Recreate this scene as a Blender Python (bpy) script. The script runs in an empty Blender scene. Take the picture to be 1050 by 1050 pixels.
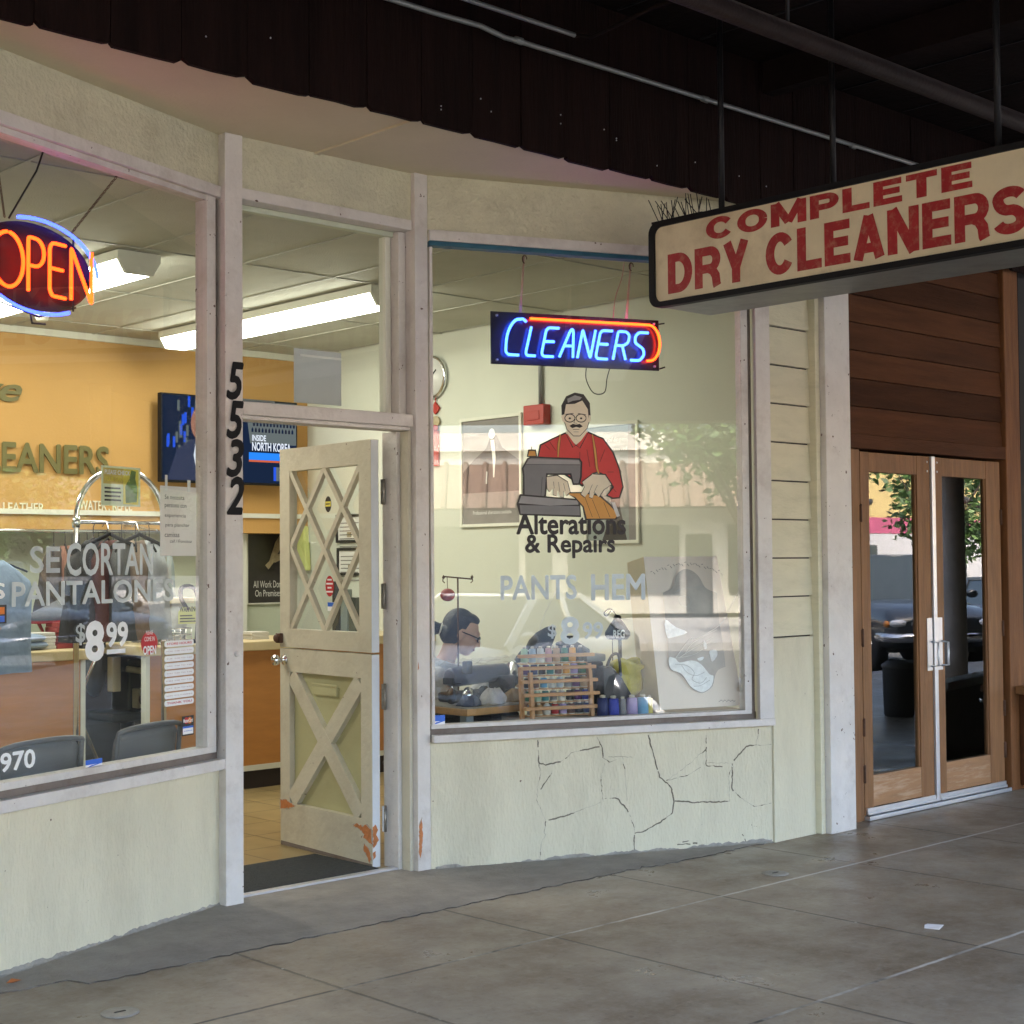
import bpy, bmesh, math, random
from mathutils import Vector, Matrix, Euler
R = math.radians
random.seed(7)
scene = bpy.context.scene
COL = scene.collection

# ------------------------------------------------------------------ camera
CAM_H = 1.45
YAW, PITCH, ROLL, FPX = R(46.7528), R(1.9351), R(-0.4461), 1570.74
Fw = Vector((math.cos(YAW)*math.cos(PITCH), math.sin(YAW)*math.cos(PITCH), math.sin(PITCH)))
R0 = Vector((math.sin(YAW), -math.cos(YAW), 0)); U0 = R0.cross(Fw)
Rt = R0*math.cos(ROLL) + U0*math.sin(ROLL); Up = -R0*math.sin(ROLL) + U0*math.cos(ROLL)
cam = bpy.data.cameras.new('camera'); camo = bpy.data.objects.new('camera', cam); COL.objects.link(camo)
cam.sensor_width = 36; cam.lens = FPX/1050*36; cam.clip_start = .05; cam.clip_end = 800
CP = Vector((0, 0, CAM_H))
camo.matrix_world = Matrix(((Rt.x, Up.x, -Fw.x, 0), (Rt.y, Up.y, -Fw.y, 0), (Rt.z, Up.z, -Fw.z, CAM_H), (0, 0, 0, 1)))
scene.camera = camo

# ------------------------------------------------------------------ world, sun, exposure
SUN_EL, SUN_AZ = 52, 115      # sun azimuth: degrees counter-clockwise from +X (it stands over the shop roof)
w = bpy.data.worlds.new('World'); scene.world = w; w.use_nodes = True
nt = w.node_tree; bg = nt.nodes['Background']
sky = nt.nodes.new('ShaderNodeTexSky'); sky.sky_type = 'NISHITA'; sky.sun_disc = False
sky.sun_elevation = R(SUN_EL); sky.sun_rotation = R(90-SUN_AZ)
sky.air_density = 1.0; sky.dust_density = 6.0; sky.ozone_density = .6; sky.altitude = 50
nt.links.new(sky.outputs[0], bg.inputs[0]); bg.inputs[1].default_value = .15
sl = bpy.data.lights.new('sun', 'SUN'); sl.energy = 2.2; sl.angle = R(12); sl.color = (1, .95, .87)
so = bpy.data.objects.new('sun', sl); COL.objects.link(so)
sd = Vector((math.cos(R(SUN_EL))*math.cos(R(SUN_AZ)), math.cos(R(SUN_EL))*math.sin(R(SUN_AZ)), math.sin(R(SUN_EL))))
so.rotation_euler = sd.to_track_quat('Z', 'Y').to_euler(); so.location = (0, 0, 30)
vs = scene.view_settings
vs.view_transform = 'Standard'; vs.look = 'None'; vs.gamma = 1; vs.use_curve_mapping = False
vs.exposure = 3.97
scene.render.engine = 'CYCLES'
cy = scene.cycles
cy.max_bounces = 8; cy.diffuse_bounces = 5; cy.glossy_bounces = 4; cy.transparent_max_bounces = 16; cy.transmission_bounces = 4
cy.sample_clamp_indirect = 4; cy.use_denoising = True; cy.caustics_reflective = False; cy.caustics_refractive = False

# ------------------------------------------------------------------ pixel -> world helpers
def ray(x, y): return Fw*FPX + Rt*(x-525) - Up*(y-525)
def G(x, y, z=0):
    d = ray(x, y); return CP + d*((z-CAM_H)/d.z)
def oY(x, y, Y):
    d = ray(x, y); return CP + d*(Y/d.y)
def oX(x, y, X):
    d = ray(x, y); return CP + d*(X/d.x)
def frame(O, ang):     # local x along the wall, y into the shop, z up
    return Matrix.Translation(Vector(O)) @ Matrix.Rotation(R(ang), 4, 'Z')
FR = frame((4.716, 5.59, 0), -22)
FL = frame((3.625, 5.671, 0), 20)
def onF(F, x, y, d=0):
    Fi = F.inverted(); o = Fi @ CP; v = Fi.to_3x3() @ ray(x, y)
    t = (d-o.y)/v.y; p = o + v*t
    return p.x, p.z
def RW(x, y, d=.012): return onF(FR, x, y, d)
def LW(x, y, d=.012): return onF(FL, x, y, d)

# ------------------------------------------------------------------ materials
def node(t, typ, **kw):
    n = t.nodes.new(typ)
    for k, v in kw.items(): setattr(n, k, v)
    return n
def mat(name, col, rough=.6, metal=0, var=.12, vs_=4, bump=0, bs=60, spec=.5, emit=None, estr=0, coat=0, dark=None, dscale=2.0, damt=.5, alpha=1, stretch=(1, 1, 1), chips=0):
    """Principled with two scales of noise in colour, optional grime colour `dark`, and bump."""
    m = bpy.data.materials.new(name); m.use_nodes = True
    t = m.node_tree; b = t.nodes['Principled BSDF']
    b.inputs['Roughness'].default_value = rough; b.inputs['Metallic'].default_value = metal
    b.inputs['Specular IOR Level'].default_value = spec
    if coat: b.inputs['Coat Weight'].default_value = coat
    if alpha < 1: b.inputs['Alpha'].default_value = alpha
    tc = node(t, 'ShaderNodeTexCoord'); mp = node(t, 'ShaderNodeMapping'); mp.inputs['Scale'].default_value = stretch
    t.links.new(tc.outputs['Object'], mp.inputs['Vector'])
    c4 = (*col, 1)
    if var > 0 or dark:
        n = node(t, 'ShaderNodeTexNoise'); n.inputs['Scale'].default_value = vs_; n.inputs['Detail'].default_value = 6; n.inputs['Roughness'].default_value = .65
        t.links.new(mp.outputs[0], n.inputs['Vector'])
        r = node(t, 'ShaderNodeMapRange'); r.inputs[1].default_value = .25; r.inputs[2].default_value = .75
        r.inputs[3].default_value = 1-var; r.inputs[4].default_value = 1+var
        t.links.new(n.outputs['Fac'], r.inputs[0])
        mx = node(t, 'ShaderNodeMix', data_type='RGBA', blend_type='MULTIPLY'); mx.inputs[0].default_value = 1
        mx.inputs[6].default_value = c4; t.links.new(r.outputs[0], mx.inputs[7])
        out = mx.outputs[2]
        if dark:
            n2 = node(t, 'ShaderNodeTexNoise'); n2.inputs['Scale'].default_value = dscale; n2.inputs['Detail'].default_value = 9; n2.inputs['Roughness'].default_value = .72
            t.links.new(mp.outputs[0], n2.inputs['Vector'])
            r2 = node(t, 'ShaderNodeMapRange'); r2.inputs[1].default_value = .5; r2.inputs[2].default_value = .72; r2.inputs[3].default_value = 0; r2.inputs[4].default_value = damt
            t.links.new(n2.outputs['Fac'], r2.inputs[0])
            m2 = node(t, 'ShaderNodeMix', data_type='RGBA'); t.links.new(r2.outputs[0], m2.inputs[0])
            t.links.new(out, m2.inputs[6]); m2.inputs[7].default_value = (*dark, 1); out = m2.outputs[2]
        if chips:     # small flakes knocked out of the paint
            n3 = node(t, 'ShaderNodeTexNoise'); n3.inputs['Scale'].default_value = 26; n3.inputs['Detail'].default_value = 4; n3.inputs['Roughness'].default_value = .62
            t.links.new(tc.outputs['Object'], n3.inputs['Vector'])
            r3 = node(t, 'ShaderNodeMapRange'); r3.inputs[1].default_value = chips; r3.inputs[2].default_value = chips+.018
            t.links.new(n3.outputs['Fac'], r3.inputs[0])
            m3 = node(t, 'ShaderNodeMix', data_type='RGBA'); t.links.new(r3.outputs[0], m3.inputs[0]); t.links.new(out, m3.inputs[6]); m3.inputs[7].default_value = (.11, .06, .04, 1); out = m3.outputs[2]
        t.links.new(out, b.inputs['Base Color'])
    else: b.inputs['Base Color'].default_value = c4
    if bump:
        nb = node(t, 'ShaderNodeTexNoise'); nb.inputs['Scale'].default_value = bs; nb.inputs['Detail'].default_value = 5
        t.links.new(mp.outputs[0], nb.inputs['Vector'])
        bp = node(t, 'ShaderNodeBump'); bp.inputs['Strength'].default_value = bump; bp.inputs['Distance'].default_value = .02
        t.links.new(nb.outputs['Fac'], bp.inputs['Height']); t.links.new(bp.outputs[0], b.inputs['Normal'])
    if emit:
        b.inputs['Emission Color'].default_value = (*emit, 1); b.inputs['Emission Strength'].default_value = estr
    return m
def emat(name, col, s):
    m = bpy.data.materials.new(name); m.use_nodes = True; t = m.node_tree
    t.nodes.remove(t.nodes['Principled BSDF'])
    e = node(t, 'ShaderNodeEmission'); e.inputs[0].default_value = (*col, 1); e.inputs[1].default_value = s
    t.links.new(e.outputs[0], t.nodes['Material Output'].inputs[0]); return m
def glass(name, ior, tint=(.93, .96, .93), dirt=.0):
    """One-sheet window glass: Fresnel mirror over clear, with a thin film of grime that catches light."""
    m = bpy.data.materials.new(name); m.use_nodes = True; t = m.node_tree
    t.nodes.remove(t.nodes['Principled BSDF'])
    fr = node(t, 'ShaderNodeFresnel'); fr.inputs[0].default_value = ior
    geo = node(t, 'ShaderNodeNewGeometry')
    # same reflectance from both sides: feed 1/ior when seen from behind is handled by Cycles itself, so flip it back
    mxi = node(t, 'ShaderNodeMix'); t.links.new(geo.outputs['Backfacing'], mxi.inputs[0]); mxi.inputs[2].default_value = ior; mxi.inputs[3].default_value = 1/ior
    t.links.new(mxi.outputs[0], fr.inputs[0])
    gl = node(t, 'ShaderNodeBsdfGlossy'); gl.inputs['Roughness'].default_value = 0; gl.inputs[0].default_value = (1, 1, 1, 1)
    tr = node(t, 'ShaderNodeBsdfTransparent'); tr.inputs[0].default_value = (*tint, 1)
    mx = node(t, 'ShaderNodeMixShader'); t.links.new(fr.outputs[0], mx.inputs[0]); t.links.new(tr.outputs[0], mx.inputs[1]); t.links.new(gl.outputs[0], mx.inputs[2])
    out = mx.outputs[0]
    if dirt:
        tc = node(t, 'ShaderNodeTexCoord'); n = node(t, 'ShaderNodeTexNoise'); n.inputs['Scale'].default_value = 3; n.inputs['Detail'].default_value = 8; n.inputs['Roughness'].default_value = .7
        mp = node(t, 'ShaderNodeMapping'); mp.inputs['Scale'].default_value = (1.6, 1, .5)
        t.links.new(tc.outputs['Object'], mp.inputs[0]); t.links.new(mp.outputs[0], n.inputs[0])
        rr = node(t, 'ShaderNodeMapRange'); rr.inputs[1].default_value = .35; rr.inputs[2].default_value = .8; rr.inputs[3].default_value = dirt*.3; rr.inputs[4].default_value = dirt
        t.links.new(n.outputs['Fac'], rr.inputs[0])
        df = node(t, 'ShaderNodeBsdfDiffuse'); df.inputs[0].default_value = (.7, .7, .66, 1)
        m2 = node(t, 'ShaderNodeMixShader'); t.links.new(rr.outputs[0], m2.inputs[0]); t.links.new(out, m2.inputs[1]); t.links.new(df.outputs[0], m2.inputs[2]); out = m2.outputs[0]
    t.links.new(out, t.nodes['Material Output'].inputs[0]); return m

# ------------------------------------------------------------------ mesh builder
class MB:
    def __init__(s, M=None): s.v = []; s.f = []; s.mi = []; s.sm = []; s.mats = []; s.M = M or Matrix.Identity(4)
    def m(s, mt):
        if mt not in s.mats: s.mats.append(mt)
        return s.mats.index(mt)
    def add(s, vs, fs, mt, smooth=False):
        o = len(s.v); k = s.m(mt)
        s.v += [s.M @ Vector(p) for p in vs]
        for f in fs: s.f.append([i+o for i in f]); s.mi.append(k); s.sm.append(smooth)
        return s
    def box(s, x0, x1, y0, y1, z0, z1, mt, T=None):
        p = [Vector((x, y, z)) for z in (z0, z1) for y in (y0, y1) for x in (x0, x1)]
        if T: p = [T @ q for q in p]
        return s.add(p, [(0, 2, 3, 1), (4, 5, 7, 6), (0, 1, 5, 4), (2, 6, 7, 3), (0, 4, 6, 2), (1, 3, 7, 5)], mt)
    def bar(s, a, b, wd, th, nrm, mt):
        a, b, nrm = Vector(a), Vector(b), Vector(nrm); d = (b-a).normalized(); sd_ = d.cross(nrm).normalized(); n2 = sd_.cross(d)
        p = [q + sd_*(i*wd/2) + n2*(j*th/2) for q in (a, b) for i, j in ((-1, -1), (1, -1), (1, 1), (-1, 1))]
        return s.add(p, [(3, 2, 1, 0), (4, 5, 6, 7), (0, 1, 5, 4), (1, 2, 6, 5), (2, 3, 7, 6), (3, 0, 4, 7)], mt)
    def tube(s, pts, r, mt, n=8, closed=False):
        pts = [Vector(p) for p in pts]; N = len(pts); rr = r if isinstance(r, (list, tuple)) else [r]*N
        vs, fs = [], []; ref = None
        for i, p in enumerate(pts):
            a = pts[(i-1) % N] if (closed or i > 0) else p; b = pts[(i+1) % N] if (closed or i < N-1) else p
            d = (b-a).normalized() if (b-a).length > 1e-9 else Vector((0, 0, 1))
            if ref is None: ref = Vector((0, 0, 1)) if abs(d.z) < .9 else Vector((1, 0, 0))
            u = (ref - d*ref.dot(d)).normalized(); ref = u; v2 = d.cross(u)
            for k in range(n):
                t = 2*math.pi*k/n; vs.append(p + (u*math.cos(t) + v2*math.sin(t))*rr[i])
        for i in range(N if closed else N-1):
            for k in range(n):
                a = i*n+k; b = i*n+(k+1) % n; c = ((i+1) % N)*n+(k+1) % n; e = ((i+1) % N)*n+k
                fs.append((a, b, c, e))
        if not closed: fs.append(tuple(range(n))[::-1]); fs.append(tuple((N-1)*n+k for k in range(n)))
        return s.add(vs, fs, mt, True)
    def lathe(s, prof, c, mt, n=16, T=None, smooth=True):
        vs, fs = [], []; c = Vector(c)
        for r_, z in prof:
            for k in range(n):
                t = 2*math.pi*k/n; p = Vector((r_*math.cos(t), r_*math.sin(t), z))
                vs.append(c + (T @ p if T else p))
        for i in range(len(prof)-1):
            for k in range(n): fs.append((i*n+k, i*n+(k+1) % n, (i+1)*n+(k+1) % n, (i+1)*n+k))
        fs.append(tuple(range(n))[::-1]); fs.append(tuple((len(prof)-1)*n+k for k in range(n)))
        return s.add(vs, fs, mt, smooth)
    def ell(s, c, r, mt, n=16, h=10, T=None):
        vs, fs = [], []; c = Vector(c)
        for i in range(1, h):
            a = math.pi*i/h
            for k in range(n):
                t = 2*math.pi*k/n; p = Vector((r[0]*math.sin(a)*math.cos(t), r[1]*math.sin(a)*math.sin(t), r[2]*math.cos(a)))
                vs.append(c + (T @ p if T else p))
        for q in ((0, 0, r[2]), (0, 0, -r[2])): vs.append(c + (T @ Vector(q) if T else Vector(q)))
        tp = (h-1)*n
        for k in range(n):
            fs.append((tp, k, (k+1) % n)); fs.append((tp+1, (h-2)*n+(k+1) % n, (h-2)*n+k))
            for i in range(h-2): fs.append((i*n+k, (i+1)*n+k, (i+1)*n+(k+1) % n, i*n+(k+1) % n))
        return s.add(vs, fs, mt, True)
    def prism(s, pts, d0, d1, mt, smooth=False):     # polygon in local (x, z), from depth d0 (front) to d1 (back)
        n = len(pts)
        ar = sum(pts[i][0]*pts[(i+1) % n][1]-pts[(i+1) % n][0]*pts[i][1] for i in range(n))
        if ar < 0: pts = pts[::-1]
        vs = [(x, d0, z) for x, z in pts] + [(x, d1, z) for x, z in pts]
        fs = [tuple(range(n)), tuple(range(2*n-1, n-1, -1))] + [(i, i+n, (i+1) % n+n, (i+1) % n) for i in range(n)]
        return s.add(vs, fs, mt, smooth)
    def quad(s, ps, mt): return s.add(ps, [tuple(range(len(ps)))], mt)
    def text(s, txt, x0, x1, z0, z1, d, mt, bold=0, shear=0, depth=0, keep=False, arc=None, font_sp=1.0):
        """Lettering fitted to the local rectangle x0..x1, z0..z1 at depth d (its face towards -y)."""
        cu = bpy.data.curves.new('lettering', 'FONT'); cu.body = txt; cu.size = 1; cu.offset = bold; cu.shear = shear; cu.space_character = font_sp
        heavy = bold > .022; cu.offset = 0 if heavy else bold
        cu.resolution_u = 3; cu.align_x = 'CENTER'; cu.space_line = 1.0
        ob = bpy.data.objects.new('lettering', cu); COL.objects.link(ob)
        bpy.context.view_layer.update()
        me = bpy.data.meshes.new_from_object(ob.evaluated_get(bpy.context.evaluated_depsgraph_get()))
        vs = [q.co.copy() for q in me.vertices]; fs = [tuple(p.vertices) for p in me.polygons]
        bpy.data.objects.remove(ob); bpy.data.curves.remove(cu); bpy.data.meshes.remove(me)
        if not vs: return s
        ax, bx = min(q.x for q in vs), max(q.x for q in vs); ay, by = min(q.y for q in vs), max(q.y for q in vs)
        sx, sz = (x1-x0)/(bx-ax), (z1-z0)/max(by-ay, 1e-6)
        if keep: sx = sz = min(sx, sz)
        cxm = (x0+x1)/2
        def P(q, dd):
            x = cxm + (q.x-(ax+bx)/2)*sx; z = z0 + (q.y-ay)*sz
            if arc: z += arc*(1-((x-cxm)/((x1-x0)/2))**2)
            return (x, dd, z)
        if heavy:      # heavy face: the same outline laid down again with small shifts
            for k in range(8):
                dx, dz = bold*math.cos(k*.7854)*sx*.8, bold*math.sin(k*.7854)*sz*.8
                s.add([(P(q, 0)[0]+dx, d-depth-.00012*(k+1), P(q, 0)[2]+dz) for q in vs], fs, mt)
        o = [P(q, d-depth) for q in vs]
        if depth:
            ec = {}
            for f in fs:
                for i in range(len(f)):
                    k = (f[i], f[(i+1) % len(f)]); ec[k] = 1
            edges = [k for k in ec if (k[1], k[0]) not in ec]
            n = len(vs); o += [P(q, d) for q in vs]
            fs = fs + [(b, a, a+n, b+n) for a, b in edges]
        return s.add(o, fs, mt)
    def build(s, name, parent=None, loc=None, bevel=0, seg=2, smooth_all=False):
        base = Vector(loc) if loc is not None else Vector((0, 0, 0))
        me = bpy.data.meshes.new(name)
        off = (Vector(parent['_w']) if parent is not None else Vector((0, 0, 0))) + base if parent is not None else base
        me.from_pydata([tuple(p-off) for p in s.v], [], s.f)
        for k in s.mats: me.materials.append(k)
        for p, k, q in zip(me.polygons, s.mi, s.sm): p.material_index = k; p.use_smooth = q or smooth_all
        me.update()
        ob = bpy.data.objects.new(name, me); COL.objects.link(ob); ob.location = base
        ob['_w'] = tuple(off)
        if parent is not None: ob.parent = parent
        if bevel:
            b = ob.modifiers.new('bevel', 'BEVEL'); b.width = bevel; b.segments = seg; b.limit_method = 'ANGLE'; b.angle_limit = R(50)
        return ob
def tag(o, label=None, cat=None, group=None, kind=None):
    if label: o['label'] = label
    if cat: o['category'] = cat
    if group: o['group'] = group
    if kind: o['kind'] = kind
    return o
def thing(name, label, cat, loc=(0, 0, 0), group=None, kind=None):
    o = bpy.data.objects.new(name, None); COL.objects.link(o); o.location = loc; o.empty_display_size = .2; o['_w'] = tuple(loc)
    return tag(o, label, cat, group, kind)
def copy_tree(o, parent=None):
    c = o.copy(); COL.objects.link(c)
    if parent is not None: c.parent = parent
    for ch in list(o.children): copy_tree(ch, c)
    return c
def apply_remesh(vs_fs_mb, voxel, smooth_it=4):
    """Union of overlapping closed shapes into one continuous skin."""
    ob = vs_fs_mb.build('skin_tmp')
    r = ob.modifiers.new('r', 'REMESH'); r.mode = 'VOXEL'; r.voxel_size = voxel; r.use_smooth_shade = True
    if smooth_it:
        sm = ob.modifiers.new('s', 'SMOOTH'); sm.iterations = smooth_it; sm.factor = .5
    bpy.context.view_layer.update()
    me = bpy.data.meshes.new_from_object(ob.evaluated_get(bpy.context.evaluated_depsgraph_get()))
    vs = [q.co.copy() for q in me.vertices]; fs = [tuple(p.vertices) for p in me.polygons]
    bpy.data.objects.remove(ob); bpy.data.meshes.remove(me)
    return vs, fs
# ------------------------------------------------------------------ shared materials
M = {}
M['cream'] = mat('cream stucco paint', (.635, .592, .440), .75, var=.08, vs_=2.2, bump=.35, bs=55, dark=(.40, .365, .26), dscale=1.3, damt=.45, chips=.725, stretch=(1.6, 1.6, .55))
M['cream_rough'] = mat('cream rough stucco', (.58, .555, .40), .8, var=.12, vs_=5, bump=.6, bs=45, dark=(.34, .31, .2), dscale=6, damt=.35)
M['soffit'] = mat('cream soffit paint', (.62, .56, .38), .8, var=.06, vs_=2, bump=.15, bs=60)
M['siding'] = mat('cream board paint', (.63, .592, .43), .65, var=.07, vs_=3, bump=.15, bs=30, dark=(.36, .34, .22), dscale=4, damt=.3, stretch=(1, 1, 4))
M['white'] = mat('off white trim paint', (.645, .61, .57), .6, var=.10, vs_=4, bump=.3, bs=28, dark=(.36, .30, .26), dscale=3.2, damt=.55, chips=.685)
M['trimdirt'] = mat('grimy trim paint', (.19, .155, .13), .7, var=.15, vs_=8, bump=.2, bs=50, dark=(.12, .08, .06), dscale=9, damt=.7)
M['doorwhite'] = mat('door paint', (.57, .53, .41), .55, var=.10, vs_=4, bump=.2, bs=30, dark=(.34, .28, .20), dscale=3, damt=.5, chips=.715)
M['dooredge'] = mat('white door edge paint', (.66, .68, .70), .5, var=.06, vs_=9, bump=.1, bs=40)
M['olive'] = mat('yellow green panel paint', (.44, .42, .23), .6, var=.06, vs_=4, bump=.08, bs=30)
M['postwood'] = mat('dark weathered post wood', (.19, .078, .028), .6, var=.3, vs_=3, bump=.2, bs=25, stretch=(9, 9, .8), dark=(.08, .03, .012), dscale=2, damt=.7, spec=.25)
M['peel'] = mat('bare orange wood under peeled paint', (.50, .18, .06), .8, var=.25, vs_=30, bump=.3, bs=60)
M['blue_tape'] = mat('blue trim strip', (.015, .10, .15), .6, var=.2, vs_=12)
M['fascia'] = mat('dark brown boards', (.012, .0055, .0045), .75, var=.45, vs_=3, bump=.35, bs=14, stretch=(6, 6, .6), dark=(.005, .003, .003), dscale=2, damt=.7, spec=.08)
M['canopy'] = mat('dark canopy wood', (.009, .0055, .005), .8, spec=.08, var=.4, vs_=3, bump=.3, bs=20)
M['pipe'] = mat('rusty brown pipe', (.022, .013, .011), .7, spec=.2, var=.3, vs_=8, bump=.2, bs=40)
M['conduit'] = mat('grey conduit', (.26, .27, .26), .45, metal=.3, var=.15, vs_=10)
M['blackmetal'] = mat('black metal', (.010, .010, .011), .5, var=.2, vs_=12, bump=.1, spec=.25)
M['sheet'] = mat('galvanised sheet', (.22, .23, .21), .42, metal=.5, var=.22, vs_=5, bump=.1, bs=12, dark=(.1, .09, .08), dscale=4, damt=.5)
M['sign'] = mat('faded cream sign face', (.70, .61, .42), .55, var=.1, vs_=4, dark=(.38, .28, .16), dscale=2.5, damt=.6)
M['signred'] = mat('faded red lettering', (.33, .014, .018), .5, var=.2, vs_=8, dark=(.50, .33, .20), dscale=26, damt=.42)
M['black'] = mat('black paint', (.008, .008, .009), .6, var=.2, vs_=20, spec=.2)
M['wood'] = mat('varnished door wood', (.225, .105, .040), .55, var=.30, vs_=3, bump=.15, bs=25, stretch=(9, 9, .8), dark=(.12, .042, .014), dscale=1.6, damt=.75, spec=.35)
M['woodworn'] = mat('worn bottom rail', (.31, .155, .065), .6, var=.25, vs_=3, bump=.1, bs=25, stretch=(.8, 9, 7), dark=(.58, .42, .28), dscale=2.6, damt=.75)
M['woodboard3'] = mat('brown boards b', (.060, .024, .011), .75, spec=.12, var=.35, vs_=2, bump=.25, bs=16, stretch=(.7, 6, 8), dark=(.03, .012, .007), dscale=1.2, damt=.7)
M['woodboard2'] = mat('brown boards a', (.105, .040, .016), .7, spec=.15, var=.32, vs_=2.4, bump=.2, bs=16, stretch=(.6, 6, 8), dark=(.05, .018, .009), dscale=1.7, damt=.6)
M['woodboard'] = mat('dark red brown boards', (.085, .032, .013), .7, spec=.15, var=.3, vs_=2, bump=.2, bs=16, stretch=(.7, 6, 8), dark=(.05, .016, .008), dscale=1.5, damt=.6)
M['alu'] = mat('brushed aluminium', (.62, .63, .66), .35, metal=.7, var=.06, vs_=20)
M['chrome'] = mat('chrome', (.75, .76, .77), .12, metal=1, var=.05)
M['brass'] = mat('old hinge metal', (.34, .31, .26), .45, metal=.8, var=.3, vs_=30)
M['rust'] = mat('rusty brown latch', (.09, .04, .02), .7, var=.4, vs_=40)
M['glassL'] = glass('left window glass', 1.62, dirt=.035)
M['glassR'] = glass('right window glass', 1.7, dirt=.03)
M['glassT'] = glass('transom glass', 1.5, dirt=.05)
M['glassDD'] = glass('lattice pane glass', 1.8, dirt=.05)
M['glassD'] = glass('door glass', 1.75, tint=(.7, .74, .72), dirt=.0)
M['ltwhite'] = mat('white lens plastic', (.8, .8, .78), .5, var=.02)
M['orange'] = mat('orange wall paint', (.52, .295, .088), .7, var=.05, vs_=2, bump=.08, bs=50)
M['celadon'] = mat('pale green white wall', (.56, .60, .46), .75, var=.05, vs_=1.5, bump=.06, bs=40)
M['wallcream'] = mat('cream interior wall', (.61, .625, .53), .75, var=.05, vs_=1.3, bump=.06, bs=40)
M['railwhite'] = mat('white rail', (.68, .68, .58), .6, var=.04)
M['counter'] = mat('orange brown laminate', (.47, .20, .05), .38, var=.14, vs_=3, stretch=(1, 1, 5))
M['countertop'] = mat('beige countertop', (.54, .44, .25), .4, var=.08, vs_=8)
M['kick'] = mat('dark kick board', (.022, .014, .014), .6, var=.2)
M['dkfloor'] = mat('grey floor behind counter', (.16, .155, .14), .5, var=.2, vs_=4)

# ------------------------------------------------------------------ ground
def ground_mat():
    m = bpy.data.materials.new('sidewalk concrete'); m.use_nodes = True; t = m.node_tree; b = t.nodes['Principled BSDF']
    L = t.links.new
    tc = node(t, 'ShaderNodeTexCoord'); sp = node(t, 'ShaderNodeSeparateXYZ'); L(tc.outputs['Object'], sp.inputs[0])
    def noise(s, d=8, r=.6, w=None):
        n = node(t, 'ShaderNodeTexNoise'); n.inputs['Scale'].default_value = s; n.inputs['Detail'].default_value = d; n.inputs['Roughness'].default_value = r
        L(tc.outputs['Object'], n.inputs['Vector']); return n.outputs['Fac']
    def mr(x, a, c, lo, hi):
        n = node(t, 'ShaderNodeMapRange'); n.inputs[1].default_value = a; n.inputs[2].default_value = c; n.inputs[3].default_value = lo; n.inputs[4].default_value = hi
        L(x, n.inputs[0]); return n.outputs[0]
    def mth(op, x, y):
        n = node(t, 'ShaderNodeMath', operation=op)
        for i, q in enumerate((x, y)):
            if isinstance(q, (int, float)): n.inputs[i].default_value = q
            else: L(q, n.inputs[i])
        return n.outputs[0]
    def mix(f, a, c):
        n = node(t, 'ShaderNodeMix', data_type='RGBA')
        L(f, n.inputs[0]) if not isinstance(f, float) else None
        for i, q in ((6, a), (7, c)):
            if isinstance(q, tuple): n.inputs[i].default_value = (*q, 1)
            else: L(q, n.inputs[i])
        return n.outputs[2]
    base = mix(mr(noise(1.1, 10, .68),   .40, .62, 0, 1), (.200, .142, .088), (.34, .275, .20))
    base = mix(mr(noise(3.5, 9, .7), .42, .75, 0, .75), base, (.38, .325, .25))
    base = mix(mr(noise(2.3, 10, .75), .55, .8, 0, .5), base, (.085, .058, .036))
    base = mix(mr(noise(60, 4, .6), .45, .8, 0, .35), base, (.30, .28, .25))
    spk = node(t, 'ShaderNodeTexVoronoi'); spk.inputs['Scale'].default_value = 4.0; L(tc.outputs['Object'], spk.inputs['Vector'])
    base = mix(mr(noise(19, 6, .75), .50, .72, 0, .42), base, (.42, .37, .30)); base = mix(mr(noise(27, 5, .7), .56, .7, 0, .4), base, (.10, .075, .052))
    wob = mth('MULTIPLY', mth('SUBTRACT', noise(14, 4), .5), .012)
    def line(axis, pos, wd, lo=None, hi=None):
        c = mth('ADD', sp.outputs[axis], wob); d = mth('ABSOLUTE', mth('SUBTRACT', c, pos), 0)
        return mr(d, wd*.55, wd*1.3, 1, 0)
    brk = mr(noise(5, 5, .7), .38, .55, .15, 1); brk2 = mr(noise(3, 5, .7), .4, .58, .05, 1)
    dk = None
    for p in [3.2+1.023*i for i in range(-8, 16)]:
        q = line('X', p, .008); dk = q if dk is None else mth('MAXIMUM', dk, q)
    groove = dk
    base = mix(mth('MULTIPLY', dk, .62), base, (.035, .03, .025))
    base = mix(mth('MULTIPLY', mth('MULTIPLY', dk, mr(noise(22, 3), .64, .68, 0, 1)), .8), base, (.5, .48, .42))
    lt = None
    for p in (4.27, 3.035, 1.78, .5):
        q = line('Y', p, .0085); lt = q if lt is None else mth('MAXIMUM', lt, q)
    # filler is whole towards +X and mostly gone towards -X
    br = mr(mth('ADD', mth('MULTIPLY', sp.outputs['X'], .16), mth('MULTIPLY', noise(3, 4, .7), 1.2)), 1.15, 1.5, 0, 1)
    base = mix(mth('MULTIPLY', lt, mth('SUBTRACT', 1, br)), base, (.06, .05, .042))
    base = mix(mth('MULTIPLY', lt, br), base, (.60, .57, .52))
    b.inputs['Specular IOR Level'].default_value = .32
    L(base, b.inputs['Base Color'])
    L(mr(noise(2.0, 8, .7), .35, .7, .26, .62), b.inputs['Roughness'])
    bp = node(t, 'ShaderNodeBump'); bp.inputs['Strength'].default_value = .35; bp.inputs['Distance'].default_value = .01
    h = mth('SUBTRACT', mth('ADD', mth('MULTIPLY', noise(35, 6, .7), .25), mth('MULTIPLY', noise(6, 4), .4)), mth('MULTIPLY', groove, .9))
    L(h, bp.inputs['Height']); L(bp.outputs[0], b.inputs['Normal'])
    return m
M['walk'] = ground_mat()
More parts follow.
